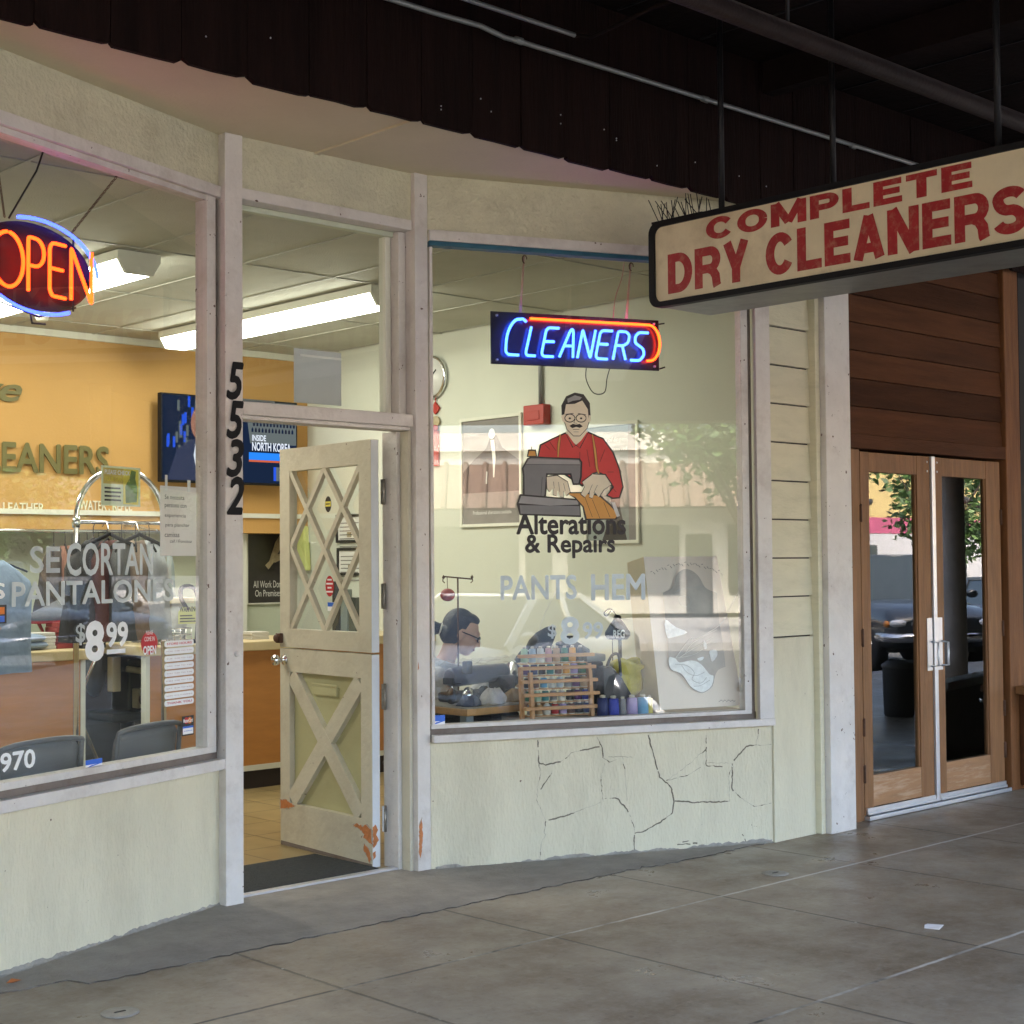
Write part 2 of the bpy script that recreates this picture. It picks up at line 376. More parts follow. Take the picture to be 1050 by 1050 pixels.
M['apron'] = mat('rough grey cement apron', (.29, .262, .225), .85, var=.22, vs_=6, bump=.5, bs=70, dark=(.42, .38, .33), dscale=2.4, damt=.6)
M['street'] = mat('asphalt', (.06, .06, .06), .85, var=.2, vs_=2, bump=.4, bs=80)
M['kerb'] = mat('kerb concrete', (.3, .29, .27), .8, var=.15, vs_=5)

b = MB(); b.box(-30, 60, -1.4, 5.25, -.35, 0, M['walk']); b.box(-30, 60, -1.56, -1.402, -.35, .002, M['kerb'])
tag(b.build('sidewalk'), kind='structure')
b = MB()     # apron: ragged front edge, rises a little to the wall foot
rnd = random.Random(3); fx = [-1+.035*i for i in range(226)]
fr_ = [(x, 4.93 + (.13 if x < 2.6 else 0)+(.0 if 2.6 < x < 5.5 else -.03)+rnd.uniform(-.012, .012)) for x in fx]
vs = []; fs = []
for i, (x, y) in enumerate(fr_): vs += [(x, y-.004, -.004), (x, y, .003+rnd.uniform(0, .0025)), (x, 6.2, .012)]
for i in range(len(fr_)-1):
    fs.append((3*i+1, 3*i+4, 3*i+5, 3*i+2))
b.add(vs, fs, M['apron']); b.add(vs, [(3*i, 3*i+3, 3*i+4, 3*i+1) for i in range(len(fr_)-1)], mat('dirt packed joint', (.06, .05, .04), .9, var=.6, vs_=9, dark=(.30, .27, .23), dscale=5, damt=.9)); tag(b.build('pavement_apron'), kind='structure')
b = MB(); b.box(-150, 260, -150, -1.56, -.9, -.24, M['street']); tag(b.build('street'), kind='structure')
b = MB(); b.box(-30, 260, -30, -16.5, -.5, -.09, M['kerb']); tag(b.build('far_pavement'), kind='structure')
b = MB()
wl = mat('road paint', (.7, .7, .68), .7, var=.2, vs_=5)
for i in range(14):
    x = 1.2+2.7*i; b.quad([(x, -1.7, -.236), (x, -6.4, -.236), (x+.1, -6.4, -.236), (x+.1, -1.7, -.236)], wl)
tag(b.build('road_markings'), kind='structure')

# shop floor: tan tiles with grout
def tile_mat():
    m = bpy.data.materials.new('tan floor tile'); m.use_nodes = True; t = m.node_tree; b = t.nodes['Principled BSDF']; L = t.links.new
    tc = node(t, 'ShaderNodeTexCoord'); br = node(t, 'ShaderNodeTexBrick'); L(tc.outputs['Object'], br.inputs['Vector'])
    br.offset = 0; br.inputs['Scale'].default_value = 1; br.inputs['Brick Width'].default_value = .33; br.inputs['Row Height'].default_value = .33
    br.inputs['Mortar Size'].default_value = .006; br.inputs['Color1'].default_value = (.42, .31, .14, 1); br.inputs['Color2'].default_value = (.38, .28, .12, 1); br.inputs['Mortar'].default_value = (.16, .12, .06, 1)
    n = node(t, 'ShaderNodeTexNoise'); n.inputs['Scale'].default_value = 5; n.inputs['Detail'].default_value = 7; L(tc.outputs['Object'], n.inputs[0])
    mx = node(t, 'ShaderNodeMix', data_type='RGBA', blend_type='MULTIPLY'); mx.inputs[0].default_value = .5
    L(br.outputs[0], mx.inputs[6]); L(n.outputs[0], mx.inputs[7]); L(mx.outputs[2], b.inputs['Base Color']); b.inputs['Roughness'].default_value = .3
    return m
M['tile'] = tile_mat()
b = MB(); b.add([(-2, 3.75, .0135), (.43, 4.62, .0135), (3.63, 5.76, .0135), (4.66, 5.76, .0135), (6.5, 5.02, .0135), (7.1, 4.97, .0135), (7.1, 10.4, .0135), (-2, 10.4, .0135)], [tuple(range(8))], M['tile'])
tag(b.build('floor'), kind='structure')

# ------------------------------------------------------------------ the shop building
B = thing('shop_building', 'cream stucco shop front with recessed doorway between two angled display windows', 'building', (4.16, 5.6, 0))
UL = -3.4                                            # left window wall runs from here to the door post
b = MB(FL); b.box(UL, -.0, 0, .14, -.02, .585, M['cream']); b.build('bulkhead', B)
b = MB(FR); b.box(.0, 1.858, 0, .14, -.02, .605, M['cream']); o = b.build('bulkhead', B); o['label'] = 'bulkhead of painted flagstones under the right display window'
# outlines of the flagstones that show through the paint (polylines measured on the photograph, laid in the plane of that wall)
CR = [((65, 72), (68, 165), (95, 172), (155, 160)), ((68, 165), (75, 210), (62, 260), (60, 310), (95, 395)), ((120, 205), (75, 270)), ((155, 160), (205, 120), (310, 100)), ((300, 60), (322, 105), (325, 145), (350, 160), (380, 150)),
      ((330, 165), (315, 230), (325, 320)), ((95, 395), (180, 375), (265, 340), (325, 320)), ((345, 140), (400, 140), (412, 200), (420, 315)), ((330, 305), (380, 305), (420, 350), (445, 410), (450, 445)), ((400, 140), (440, 142)),
      ((505, 55), (530, 150), (550, 220), (595, 260), (605, 320), (600, 365), (545, 405), (480, 440), (450, 445)), ((735, 55), (735, 110), (640, 190), (575, 235)), ((575, 235), (660, 215), (735, 165), (840, 165)), ((735, 110), (735, 175), (800, 180)),
      ((840, 165), (825, 220), (828, 318), (690, 322), (610, 316)), ((945, 30), (935, 90), (895, 100), (845, 155)), ((935, 95), (995, 90)), ((840, 180), (838, 270), (880, 310), (930, 340), (995, 325)), ((95, 395), (90, 440), (95, 450), (75, 490), (72, 550)), ((447, 450), (447, 525)), ((880, 450), (905, 500)), ((640, 480), (665, 475)), ((620, 490), (700, 485))]
M['joint'] = mat('dark stone joint', (.15, .13, .095), .9, var=.3, vs_=20); M['joint2'] = mat('faint stone joint', (.36, .33, .25), .9, var=.3, vs_=20)
b = MB(FR); rnd = random.Random(31); kk = 0
for ln_ in CR:
    P = [Vector(onF(FR, 535+x/3.889, 740+y/3.889, 0)) for x, y in ln_]; Q = []
    for i in range(len(P)-1):
        n = max(2, int((P[i+1]-P[i]).length/.012))
        for j in range(n): Q.append(P[i]+(P[i+1]-P[i])*(j/n)+Vector((rnd.uniform(-.0028, .0028), rnd.uniform(-.0028, .0028))))
    Q.append(P[-1]); wv = rnd.uniform(.6, 1.2)
    for i in range(len(Q)-1):
        wv = min(1.7, max(.25, wv+rnd.uniform(-.55, .55))); kk += 1
        if rnd.random() < .07: continue
        t_ = (Q[i+1]-Q[i]).normalized(); nn = Vector((-t_.y, t_.x)); h0 = .0024*wv; d_ = -.0008-.00003*(kk % 9)
        b.quad([(v.x, d_, v.y) for v in (Q[i]-nn*h0, Q[i+1]-nn*h0*.9, Q[i+1]+nn*h0*.9, Q[i]+nn*h0)], M['joint'] if wv > .85 else M['joint2'])
b.build('stone_joint', B)
mf = mat('grey cement smear', (.30, .28, .245), .9, var=.3, vs_=14, bump=.5, bs=60)
for F_, ua, ub in ((FL, UL, -.03), (FR, .02, 1.85)):     # ragged cement smeared along the wall foot
    b = MB(F_); n = int((ub-ua)/.012); hs = []; h = .01
    for i in range(n+1): h = min(.024, max(.001, h+rnd.uniform(-.006, .006))); hs.append(h)
    vs = []; fs = []
    for i in range(n+1): u = ua+(ub-ua)*i/n; vs += [(u, -.022, .0), (u, -.004-.006*hs[i]/.05, hs[i]*.45), (u, -.0006, hs[i])]
    for i in range(n):
        for k in (0, 1): fs.append((3*i+k, 3*i+3+k, 3*i+4+k, 3*i+1+k))
    b.add(vs, fs, mf); b.build('cement_fillet', B)
b = MB(FL); b.box(UL, -.0, .0, .14, 3.09, 3.32, M['cream_rough']); b.build('upper_wall', B)
b = MB(); b.box(3.681, 4.638, 5.62, 5.74, 3.095, 3.32, M['cream_rough']); b.build('upper_wall', B)
b = MB(FR); b.box(.0, 1.862, .0, .14, 3.055, 3.32, M['cream_rough']); b.build('upper_wall', B)
b = MB(); b.box(-.4, 7.07, 4.832, 6.1, 3.321, 3.37, M['soffit'])
b.box(4.075, 4.10, 4.84, 5.62, 3.312, 3.3215, M['soffit']); b.build('soffit', B)
# narrow strip of lapped boards between the window and the white post, smooth panel below
b = MB()
z = 1.06; k = 0
for zz in [1.06]+[1.265+.203*i for i in range(9)]:
    z1 = 1.262+.203*k if k < 9 else 3.3
    b.add([(6.446, 4.884, z), (6.80, 4.884, z), (6.80, 4.896, z1), (6.446, 4.896, z1), (6.446, 4.93, z), (6.80, 4.93, z), (6.80, 4.93, z1), (6.446, 4.93, z1)],
          [(0, 1, 2, 3), (0, 4, 5, 1), (3, 2, 6, 7), (0, 3, 7, 4), (1, 5, 6, 2)], M['siding'])
    z = z1+.008; k += 1
b.box(6.445, 6.80, 4.905, 4.95, 1.04, 3.32, M['kick']); b.box(6.430, 6.446, 4.897, 4.95, .63, 3.32, M['kick'])
b.build('lapped_siding', B)
b = MB(); b.box(6.441, 6.80, 4.882, 4.95, -.02, 1.052, M['cream']); b.build('lower_panel', B, bevel=.003)
b = MB(); b.box(6.84, 7.068, 4.81, 5.0, 0, 3.3, M['white']); b.box(6.80, 6.838, 4.845, 4.96, 0, 3.3, M['siding'])
o = b.build('corner_post', B, bevel=.004)
def ragged(pts, seed, amp=.006):
    r = random.Random(seed); out = []
    for i in range(len(pts)):
        p, q = Vector(pts[i]), Vector(pts[(i+1) % len(pts)]); n = max(2, int((q-p).length/.009))
        for j in range(n): out.append(tuple(p+(q-p)*(j/n)+Vector((r.uniform(-amp, amp), r.uniform(-amp, amp)))))
    return out
M['primer'] = mat('old grey primer', (.42, .36, .29), .8, var=.25, vs_=30)
def peel(b, pts, seed, d0, d1, amp):
    cx_, cz_ = sum(p[0] for p in pts)/len(pts), sum(p[1] for p in pts)/len(pts); dm = (d0+d1)/2
    b.prism(ragged([(cx_+(x-cx_)*1.22, cz_+(z-cz_)*1.14) for x, z in pts], seed+50, amp), max(d0, dm) if d0 < 1 else dm, d1 if d0 > 1 else d0, M['primer']); b.prism(ragged(pts, seed, amp), d0, d1, M['peel'])
# door posts
b = MB(); b.box(3.592, 3.681, 5.606, 5.76, 0, 3.32, M['white'])
b.lathe([(.013, 0), (.013, .006), (.008, .01)], (3.645, 5.606, 1.072), M['white'], 12, Matrix.Rotation(R(90), 3, 'X'))
pl = b.build('door_post', B, bevel=.005)
b = MB(); b.box(4.638, 4.716, 5.592, 5.74, 0, 3.32, M['white'])
peel(b, [(4.643, .10), (4.646, .22), (4.660, .25), (4.664, .17), (4.66, .11), (4.652, .07)], 1, 5.5905, 5.593, .003)
b.prism([(4.641, .95), (4.644, .99), (4.648, .96)], 5.5905, 5.593, M['peel'])
b.build('door_post', B, bevel=.005)
b = MB()   # jambs, stops, header, transom rails
b.box(4.598, 4.637, 5.69, 5.80, 0, 2.085, M['white']); b.box(4.617, 4.637, 5.625, 5.688, 0, 2.085, M['doorwhite'])
b.box(3.682, 3.712, 5.66, 5.78, 0, 2.085, M['white'])
b.build('door_jamb', B, bevel=.003)
b = MB(); b.box(3.682, 4.637, 5.609, 5.76, 2.105, 2.163, M['white']); b.box(3.682, 4.637, 5.63, 5.74, 2.087, 2.1045, M['white'])
b.build('door_header', B, bevel=.004)
tw = MB()
tw.box(3.682, 4.637, 5.612, 5.70, 3.045, 3.094, M['white']); tw.box(3.683, 4.60, 5.70, 5.745, 3.02, 3.044, M['celadon'])
tw.box(4.592, 4.636, 5.66, 5.745, 2.164, 3.04, M['white']); tw.box(4.555, 4.59, 5.715, 5.765, 2.164, 3.02, M['railwhite'])
tw.box(3.683, 3.70, 5.70, 5.745, 2.164, 3.019, M['white']); tw.box(3.70, 4.555, 5.70, 5.755, 2.1635, 2.175, M['trimdirt'])
tr = tw.build('transom_window', B, bevel=.003)
g = MB(); g.quad([(3.70, 5.735, 2.17), (4.557, 5.735, 2.17), (4.557, 5.735, 3.025), (3.70, 5.735, 3.025)], M['glassT']); g.build('pane', tr)
# display windows
def show_window(F, u0, u1, zb, zt, gl, right):
    d = MB(F)
    if right:
        d.box(u0, u1, -.04, .0, zb, zb+.036, M['white']); d.box(u0, u1-.085, -.016, .0, zt-.052, zt, M['white']); d.box(u1-.085, u1, -.03, 0, zb+.036, zt, M['white'])
        gx0, gx1, ox = u0+.0, u1-.156, u1-.086
        d.box(u0, ox-.003, .02, .05, zb, zb+.062, M['trimdirt']); d.box(ox-.03, ox, .02, .05, zb+.06, zt-.052, M['trimdirt'])
        d.box(u0, gx1+.04, .0, .06, zb+.0625, zb+.082, M['white']); d.box(gx1, gx1+.041, .0, .06, zb+.082, zt-.052, M['white'])
        d.box(u0+.004, u0+.02, .0, .05, zb+.082, zt-.08, M['white'])
        d.box(u0, ox, -.012, .05, zt-.075, zt-.053, M['blue_tape'])
        gz0, gz1 = zb+.08, zt-.074
    else:
        d.box(u0, u1-.004, -.045, .0, zb, zb+.045, M['white']); d.box(u0, u1-.02, -.02, .0, zt-.05, zt, M['white'])
        gx0, gx1 = u0, u1-.118
        d.box(u0, u1-.004, .015, .05, zb, zb+.072, M['trimdirt']); d.box(u1-.058, u1-.004, .015, .05, zb+.07, zt-.05, M['trimdirt'])
        d.box(u0, u1-.058, -.004, .06, zb+.0725, zb+.100, M['white']); d.box(gx1, u1-.0585, -.004, .06, zb+.1, zt-.05, M['white'])
        d.box(u0, u1-.058, .0, .06, zt-.075, zt-.051, M['white'])
        gz0, gz1 = zb+.095, zt-.07
    # screw heads and nicks on the stop
    for i in range(7):
        zz = gz0+.15+(gz1-gz0-.3)*i/6
        d.ell((gx1+.02, -.003 if not right else 0, zz), (.004, .003, .004), M['rust'], 8, 5)
    win = d.build('display_window', B, bevel=.003)
    q = MB(F); q.quad([(gx0, .02, gz0), (gx1+.005, .02, gz0), (gx1+.005, .02, gz1), (gx0, .02, gz1)], gl); q.build('pane', win)
    return win
winL = show_window(FL, UL, 0, .585, 3.09, M['glassL'], False)
winR = show_window(FR, 0.004, 1.86, .605, 3.055, M['glassR'], True)
# threshold strip
b = MB(); b.box(3.685, 4.60, 5.695, 5.735, .006, .019, M['alu']); b.build('threshold', B)

# house number 5532 painted black on the left door post
for i, ch in enumerate('5532'):
    zc = [2.246, 2.078, 1.913, 1.752][i]
    q = MB(); q.text(ch, 3.598, 3.678, zc-.077, zc+.077, 5.6055, M['black'], bold=.035, shear=.22, depth=.004)
    o = q.build('house_number', B)

# ------------------------------------------------------------------ dutch door, standing open
HA = frame((4.522, 5.79, 0), 86.5)   # local x runs from the hinge inwards, y towards the left face's back (+X side is -y)
dW = .835
def leafbox(b, x0, x1, z0, z1, y0, y1, m): b.box(x0, x1, y0, y1, z0, z1, m)
# outside face is at local y = 0 (towards -X); thickness to local y = -.046
lo = MB(HA); D0, D1 = -.046, 0.0
Wd = M['doorwhite']
lo.box(.003, .095, D0, D1, .012, 1.022, Wd); lo.box(dW-.09, dW, D0, D1, .012, 1.022, Wd)
lo.box(.095, dW-.09, D0, D1, .012, .235, Wd); lo.box(.095, dW-.09, D0, D1, .905, 1.022, Wd)
lo.box(.096, dW-.091, D0+.01, D1-.03, .236, .904, M['olive'])
for a, c in (((.11, .25), (dW-.105, .89)), ((.11, .89), (dW-.105, .25))):
    lo.bar((a[0], -.016 if a[1] < .5 else -.0165, a[1]), (c[0], -.016 if a[1] < .5 else -.0165, c[1]), .088, .03, (0, 1, 0), Wd)
lo.box(.003-.0015, .003, D0+.002, D1-.002, .014, 1.02, M['dooredge'])
peel(lo, [(.008, .12), (.012, .19), (.05, .21), (.09, .20), (.13, .205), (.16, .192), (.10, .178), (.07, .165), (.075, .15), (.04, .135)], 2, .0, .0012, .005)
peel(lo, [(.012, .05), (.03, .10), (.07, .115), (.075, .09), (.045, .06), (.03, .03)], 5, .0, .0012, .004)
peel(lo, [(.70, .225), (.79, .25), (.832, .24), (.832, .20), (.76, .205)], 3, .0, .0012, .004)
lo.prism([(.004, .015), (.004, .03), (.83, .035), (.832, .014)], .0, .001, M['trimdirt'])
for k_, pts in enumerate((((-.002, .10), (-.002, .205), (-.018, .215), (-.03, .19), (-.024, .165), (-.034, .14), (-.02, .12)), ((-.002, .05), (-.002, .085), (-.02, .09), (-.016, .06)))):
    rg = ragged(list(pts), 40+k_, .003); lo.quad([(.0009, min(-.001, y), z) for y, z in rg], M['peel'])
low = lo.build('dutch_door', B, bevel=.0025); low['label'] = 'lower leaf of the open dutch door with a cross brace and peeled paint'
sl_ = MB(HA); sl_.box(.33, .55, -.03, -.015, .80, .845, M['olive']); sl_.box(.325, .555, -.018, -.012, .845, .858, M['olive']); sl_.build('mail_slot', low, bevel=.003)
kn = MB(HA); TX = Matrix.Rotation(R(-90), 3, 'X')
kn.lathe([(.028, 0), (.028, .006), (.012, .01), (.011, .034), (.024, .042), (.029, .055), (.026, .068), (.012, .073)], (dW-.045, 0, .965), M['chrome'], 16, TX)
kn.build('knob', low); kn = MB(HA)
kn.lathe([(.026, 0), (.012, .008), (.011, .03), (.026, .042), (.028, .055), (.012, .07)], (dW-.045, -.046, .965), M['chrome'], 14, Matrix.Rotation(R(90), 3, 'X'))
kn.build('knob', low)
up = MB(HA)
up.box(.003, .105, D0, D1, 1.03, 2.052, Wd); up.box(dW-.095, dW, D0, D1, 1.03, 2.052, Wd)
up.box(.105, dW-.095, D0, D1, 1.03, 1.125, Wd); up.box(.105, dW-.095, D0, D1, 1.935, 2.052, Wd)
up.box(.0015, .003, D0+.002, D1-.002, 1.032, 2.05, M['dooredge'])
gx0, gx1, gz0, gz1 = .105, dW-.095, 1.125, 1.935
def S(s, t): return (gx0+(gx1-gx0)*(1-s), gz1-(gz1-gz0)*t)      # s from the free side
for i, (p, q) in enumerate([((0, 0), (1, 1)), ((.5, 0), (1, .48)), ((0, .48), (.5, 1)), ((.5, 0), (0, .48)), ((1, 0), (0, 1)), ((1, .48), (.5, 1))]):
    y = -.014-(.0006*i); a, c = S(*p), S(*q)
    up.bar((a[0], y, a[1]), (c[0], y, c[1]), .028, .024, (0, 1, 0), Wd)
upp = up.build('dutch_door', B, bevel=.002); upp['label'] = 'upper leaf of the open dutch door with diamond lattice glazing'
g = MB(HA); g.quad([(gx0-.003, -.03, gz0-.003), (gx1+.003, -.03, gz0-.003), (gx1+.003, -.03, gz1+.003), (gx0-.003, -.03, gz1+.003)], M['glassDD']); g.build('pane', upp)
lt = MB(HA); lt.box(dW-.03, dW+.012, .0, .022, 1.05, 1.10, M['rust']); lt.ell((dW-.01, .03, 1.075), (.02, .014, .02), M['rust'], 10, 6); lt.build('latch', upp, bevel=.003)
for zc in (1.80, 1.30, .82, .24):
    hb = MB(); hb.box(4.574, 4.600, 5.776, 5.7835, zc-.06, zc+.06, M['brass'] if zc > .5 else M['dooredge']); hb.tube([(4.585, 5.772, zc-.062), (4.585, 5.772, zc+.062)], .007, M['brass'], 8)
    hb.build('hinge', upp if zc > 1 else low)
# ------------------------------------------------------------------ neighbouring timber shop front
N = thing('timber_shop_front', 'dark timber shop front with glazed double doors right of the white corner post', 'building', (8.1, 4.95, 0))
b = MB()
for i in range(9):       # horizontal boards over the doors, each tipped a little
    z0 = 2.165+.158*i
    b.add([(7.071, 4.925, z0), (9.0, 4.925, z0), (9.0, 4.938, z0+.155), (7.071, 4.938, z0+.155), (7.071, 4.99, z0), (9.0, 4.99, z0), (9.0, 4.99, z0+.155), (7.071, 4.99, z0+.155)],
          [(0, 1, 2, 3), (0, 4, 5, 1), (3, 2, 6, 7), (0, 3, 7, 4), (1, 5, 6, 2)], [M['woodboard'], M['woodboard3'], M['woodboard2'], M['woodboard'], M['woodboard2'], M['woodboard3']][i % 6])
b.box(7.071, 9.2, 4.96, 5.0, 2.16, 3.6, M['canopy']); b.build('board_cladding', N)
b = MB(); b.box(7.071, 8.99, 4.905, 5.02, 2.083, 2.163, M['woodboard']); b.build('lintel', N, bevel=.004)
b = MB(); b.box(7.235, 7.318, 4.925, 5.0, 0, 2.08, M['wood']); b.box(7.072, 7.233, 4.935, 5.0, 0, 2.08, M['wood']); b.build('door_jamb', N, bevel=.004)
b = MB(); b.box(8.905, 9.085, 4.90, 5.04, 0, 3.6, M['postwood']); b.build('post', N, bevel=.006)
def wood_door(x0, x1, g0, g1, hinge_left):
    d = MB(); y0, y1 = 4.925, 4.97
    d.box(x0, g0, y0, y1, .028, 2.068, M['wood']); d.box(g1, x1, y0, y1, .028, 2.068, M['wood'])
    d.box(g0, g1, y0+.001, y1, 1.955, 2.067, M['wood']); d.box(g0, g1, y0+.001, y1, .07, .245, M['woodworn'])
    for a, c in ((g0, g0+.012), (g1-.012, g1)): d.box(a, c, y0+.008, y0+.03, .245, 1.955, M['wood'])
    o = d.build('door', N, bevel=.003)
    g = MB(); g.quad([(g0, y0+.02, .24), (g1, y0+.02, .24), (g1, y0+.02, 1.96), (g0, y0+.02, 1.96)], M['glassD']); g.build('pane', o)
    k = MB(); k.box(x0+.01, x1-.004, y0-.012, y0-.001, .031, .068, M['alu']); k.box(x0+.01, x1-.004, y0-.02, y0-.012, .031, .045, M['alu']); k.build('sweep', o, bevel=.002)
    hx = x1-.062 if hinge_left else x0+.008
    h = MB(); h.box(hx, hx+.056, y0-.005, y0-.001, .80, 1.11, M['alu'])
    px = hx+.043 if hinge_left else hx+.045
    h.tube([(px, y0-.006, .97), (px, y0-.05, .965), (px, y0-.05, .83), (px, y0-.006, .825)], .0065, M['alu'], 8)
    h.build('handle', o)
    for zz in (1.72, 1.02, .52, .26):
        q = MB(); xx = x0-.002 if hinge_left else x1+.002
        q.tube([(xx, y0-.004, zz-.05), (xx, y0-.004, zz+.05)], .007, M['rust'], 8); q.box(xx-.01, xx+.01, y0-.003, y0, zz-.045, zz+.045, M['rust']); q.build('hinge', o)
    for zz in (1.98, 2.035):
        xx = x1-.028 if hinge_left else x0+.04
        q = MB(); q.ell((xx, y0-.001, zz), (.007, .004, .007), M['alu'], 8, 5); q.build('bolt', o)
    return o
dl = wood_door(7.322, 8.045, 7.41, 7.905, True); dl['label'] = 'left glazed door leaf beside the white corner post'
dr = wood_door(8.085, 8.86, 8.18, 8.69, False); dr['label'] = 'right glazed door leaf beside the dark corner'
b = MB(); b.box(8.047, 8.083, 4.91, 4.965, .03, 2.07, M['alu']); b.build('meeting_strip', N, bevel=.003)
b = MB(); b.box(7.32, 8.88, 4.89, 5.0, .003, .026, M['alu']); b.build('threshold', N, bevel=.003)
# the dark room behind those doors
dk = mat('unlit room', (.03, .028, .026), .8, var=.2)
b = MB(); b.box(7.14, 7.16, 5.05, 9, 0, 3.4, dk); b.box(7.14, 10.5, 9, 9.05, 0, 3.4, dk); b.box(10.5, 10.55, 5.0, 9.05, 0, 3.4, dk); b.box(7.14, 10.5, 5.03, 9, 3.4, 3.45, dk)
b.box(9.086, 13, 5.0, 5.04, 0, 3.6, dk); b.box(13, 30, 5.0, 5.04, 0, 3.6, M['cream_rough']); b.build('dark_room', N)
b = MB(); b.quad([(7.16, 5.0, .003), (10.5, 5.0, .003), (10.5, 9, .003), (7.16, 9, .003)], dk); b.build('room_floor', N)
# box shelf with a clasp against the right post
P_ = thing('wall_cabinet', 'brown wooden cabinet with a dark top and metal clasp beside the timber doors', 'cabinet', (9.3, 4.85, 0))
b = MB(); b.box(9.0, 9.75, 4.79, 4.897, .03, .60, M['woodboard']); b.box(9.02, 9.73, 4.78, 4.79, .06, .56, M['wood']); b.build('body', P_, bevel=.006)
b = MB(); b.box(8.95, 9.8, 4.75, 4.897, .602, .655, M['wood']); b.build('top', P_, bevel=.008)
b = MB(); b.tube([(8.97, 4.75, .55), (9.06, 4.75, .55)], .02, M['chrome'], 10); b.lathe([(.03, 0), (.03, .02)], (9.0, 4.778, .55), M['chrome'], 12, Matrix.Rotation(R(90), 3, 'X')); b.build('clasp', P_)

# ------------------------------------------------------------------ canopy over the pavement
K = thing('canopy', 'dark brown timber canopy over the pavement with hanging board fascia', 'canopy', (6, 2, 4.0))
rnd = random.Random(11); b = MB(); x = -3.05
while x < 14:
    wd = .283; j = rnd.uniform(0, .012); c1, c2 = rnd.uniform(.012, .04), rnd.uniform(.012, .05); h1, h2 = rnd.uniform(.005, .022), rnd.uniform(.004, .014); y = 4.80+rnd.uniform(0, .006)
    z0 = 3.262+j
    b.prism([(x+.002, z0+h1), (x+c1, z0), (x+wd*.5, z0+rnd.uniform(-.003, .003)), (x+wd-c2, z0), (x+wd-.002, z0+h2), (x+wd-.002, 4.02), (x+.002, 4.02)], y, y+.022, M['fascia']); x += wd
# bright nail heads
for i in range(46):
    xx = -3.05+.283*rnd.randrange(6, 40)+rnd.choice((.04, .10, .24)); b.ell((xx, 4.797, 3.36+rnd.uniform(-.03, .10)), (.0035, .003, .0035), M['alu'], 6, 4)
b.build('board_fascia', K)
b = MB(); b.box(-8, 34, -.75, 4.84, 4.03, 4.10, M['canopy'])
for i in range(70): b.box(-8+.6*i, -8+.6*i+.012, -.7, 4.79, 4.022, 4.03, M['black'])
b.build('soffit_boards', K)
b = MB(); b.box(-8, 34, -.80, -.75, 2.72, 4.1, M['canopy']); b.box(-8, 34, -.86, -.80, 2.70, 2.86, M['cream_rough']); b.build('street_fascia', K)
for xx in (-1.2, 1.2, 3.55, 6.3, 9.0, 12.0, 16.0):
    b = MB(); b.box(xx, xx+.09, -.74, 4.79, 3.86, 4.021, M['canopy']); b.build('rafter', K)
b = MB(); b.tube([(-6, 3.6, 3.54), (13, 3.6, 3.53)], .042, M['pipe'], 14)
for xx in (1.5, 4.9, 8.3): b.tube([(xx, 3.6, 3.57), (xx, 3.6, 4.02)], .008, M['blackmetal'], 6)
b.build('drain_pipe', K)
b = MB(); b.tube([(1.5, 4.75, 3.715), (4.05, 4.75, 3.72), (4.28, 4.72, 3.712), (4.42, 4.72, 3.695), (4.5, 4.72, 3.698), (9.5, 4.72, 3.71)], .0115, M['conduit'], 10)
for xx in (4.5, 5.75, 7.0): b.tube([(xx-.02, 4.72, 3.70), (xx+.02, 4.72, 3.70)], .016, M['conduit'], 10)
b.build('conduit', K)
b = MB(); b.tube([(1.5, 4.5, 3.70), (4.62, 4.5, 3.695)], .010, M['conduit'], 10); b.tube([(4.62, 4.5, 3.695), (4.70, 4.48, 3.70), (4.80, 4.2, 3.78), (4.80, 1.5, 3.80)], .010, M['canopy'], 8); b.build('conduit', K)
b = MB(); b.box(3.55, 3.64, -.1, -.02, 0, 3.86, M['canopy']); 
cyl = MB(); cyl.lathe([(.15, 0), (.15, .3), (.14, 2.0), (.138, 3.9)], (17.0, -.2, 0), mat('grey brown post', (.42, .36, .31), .8, var=.25, vs_=5, bump=.3, bs=20), 20); cyl.build('canopy_column', K)
cyl = MB(); cyl.lathe([(.15, 0), (.15, .3), (.14, 2.0), (.138, 3.9)], (-4.5, -.2, 0), bpy.data.materials['grey brown post'], 20); cyl.build('canopy_column', K)
# roof mass over the shop so that no sky light falls in from above
b = MB(); b.box(-8, 34, 4.85, 11, 4.03, 4.1, M['canopy']); b.box(-8, -2.05, 5.2, 5.3, 0, 4.05, M['cream_rough']); b.box(-8, 34, 11, 11.1, -.2, 4.1, M['cream_rough'])
b.box(-8, 34, 4.86, 4.9, 3.375, 4.03, M['canopy']); b.build('roof', B)

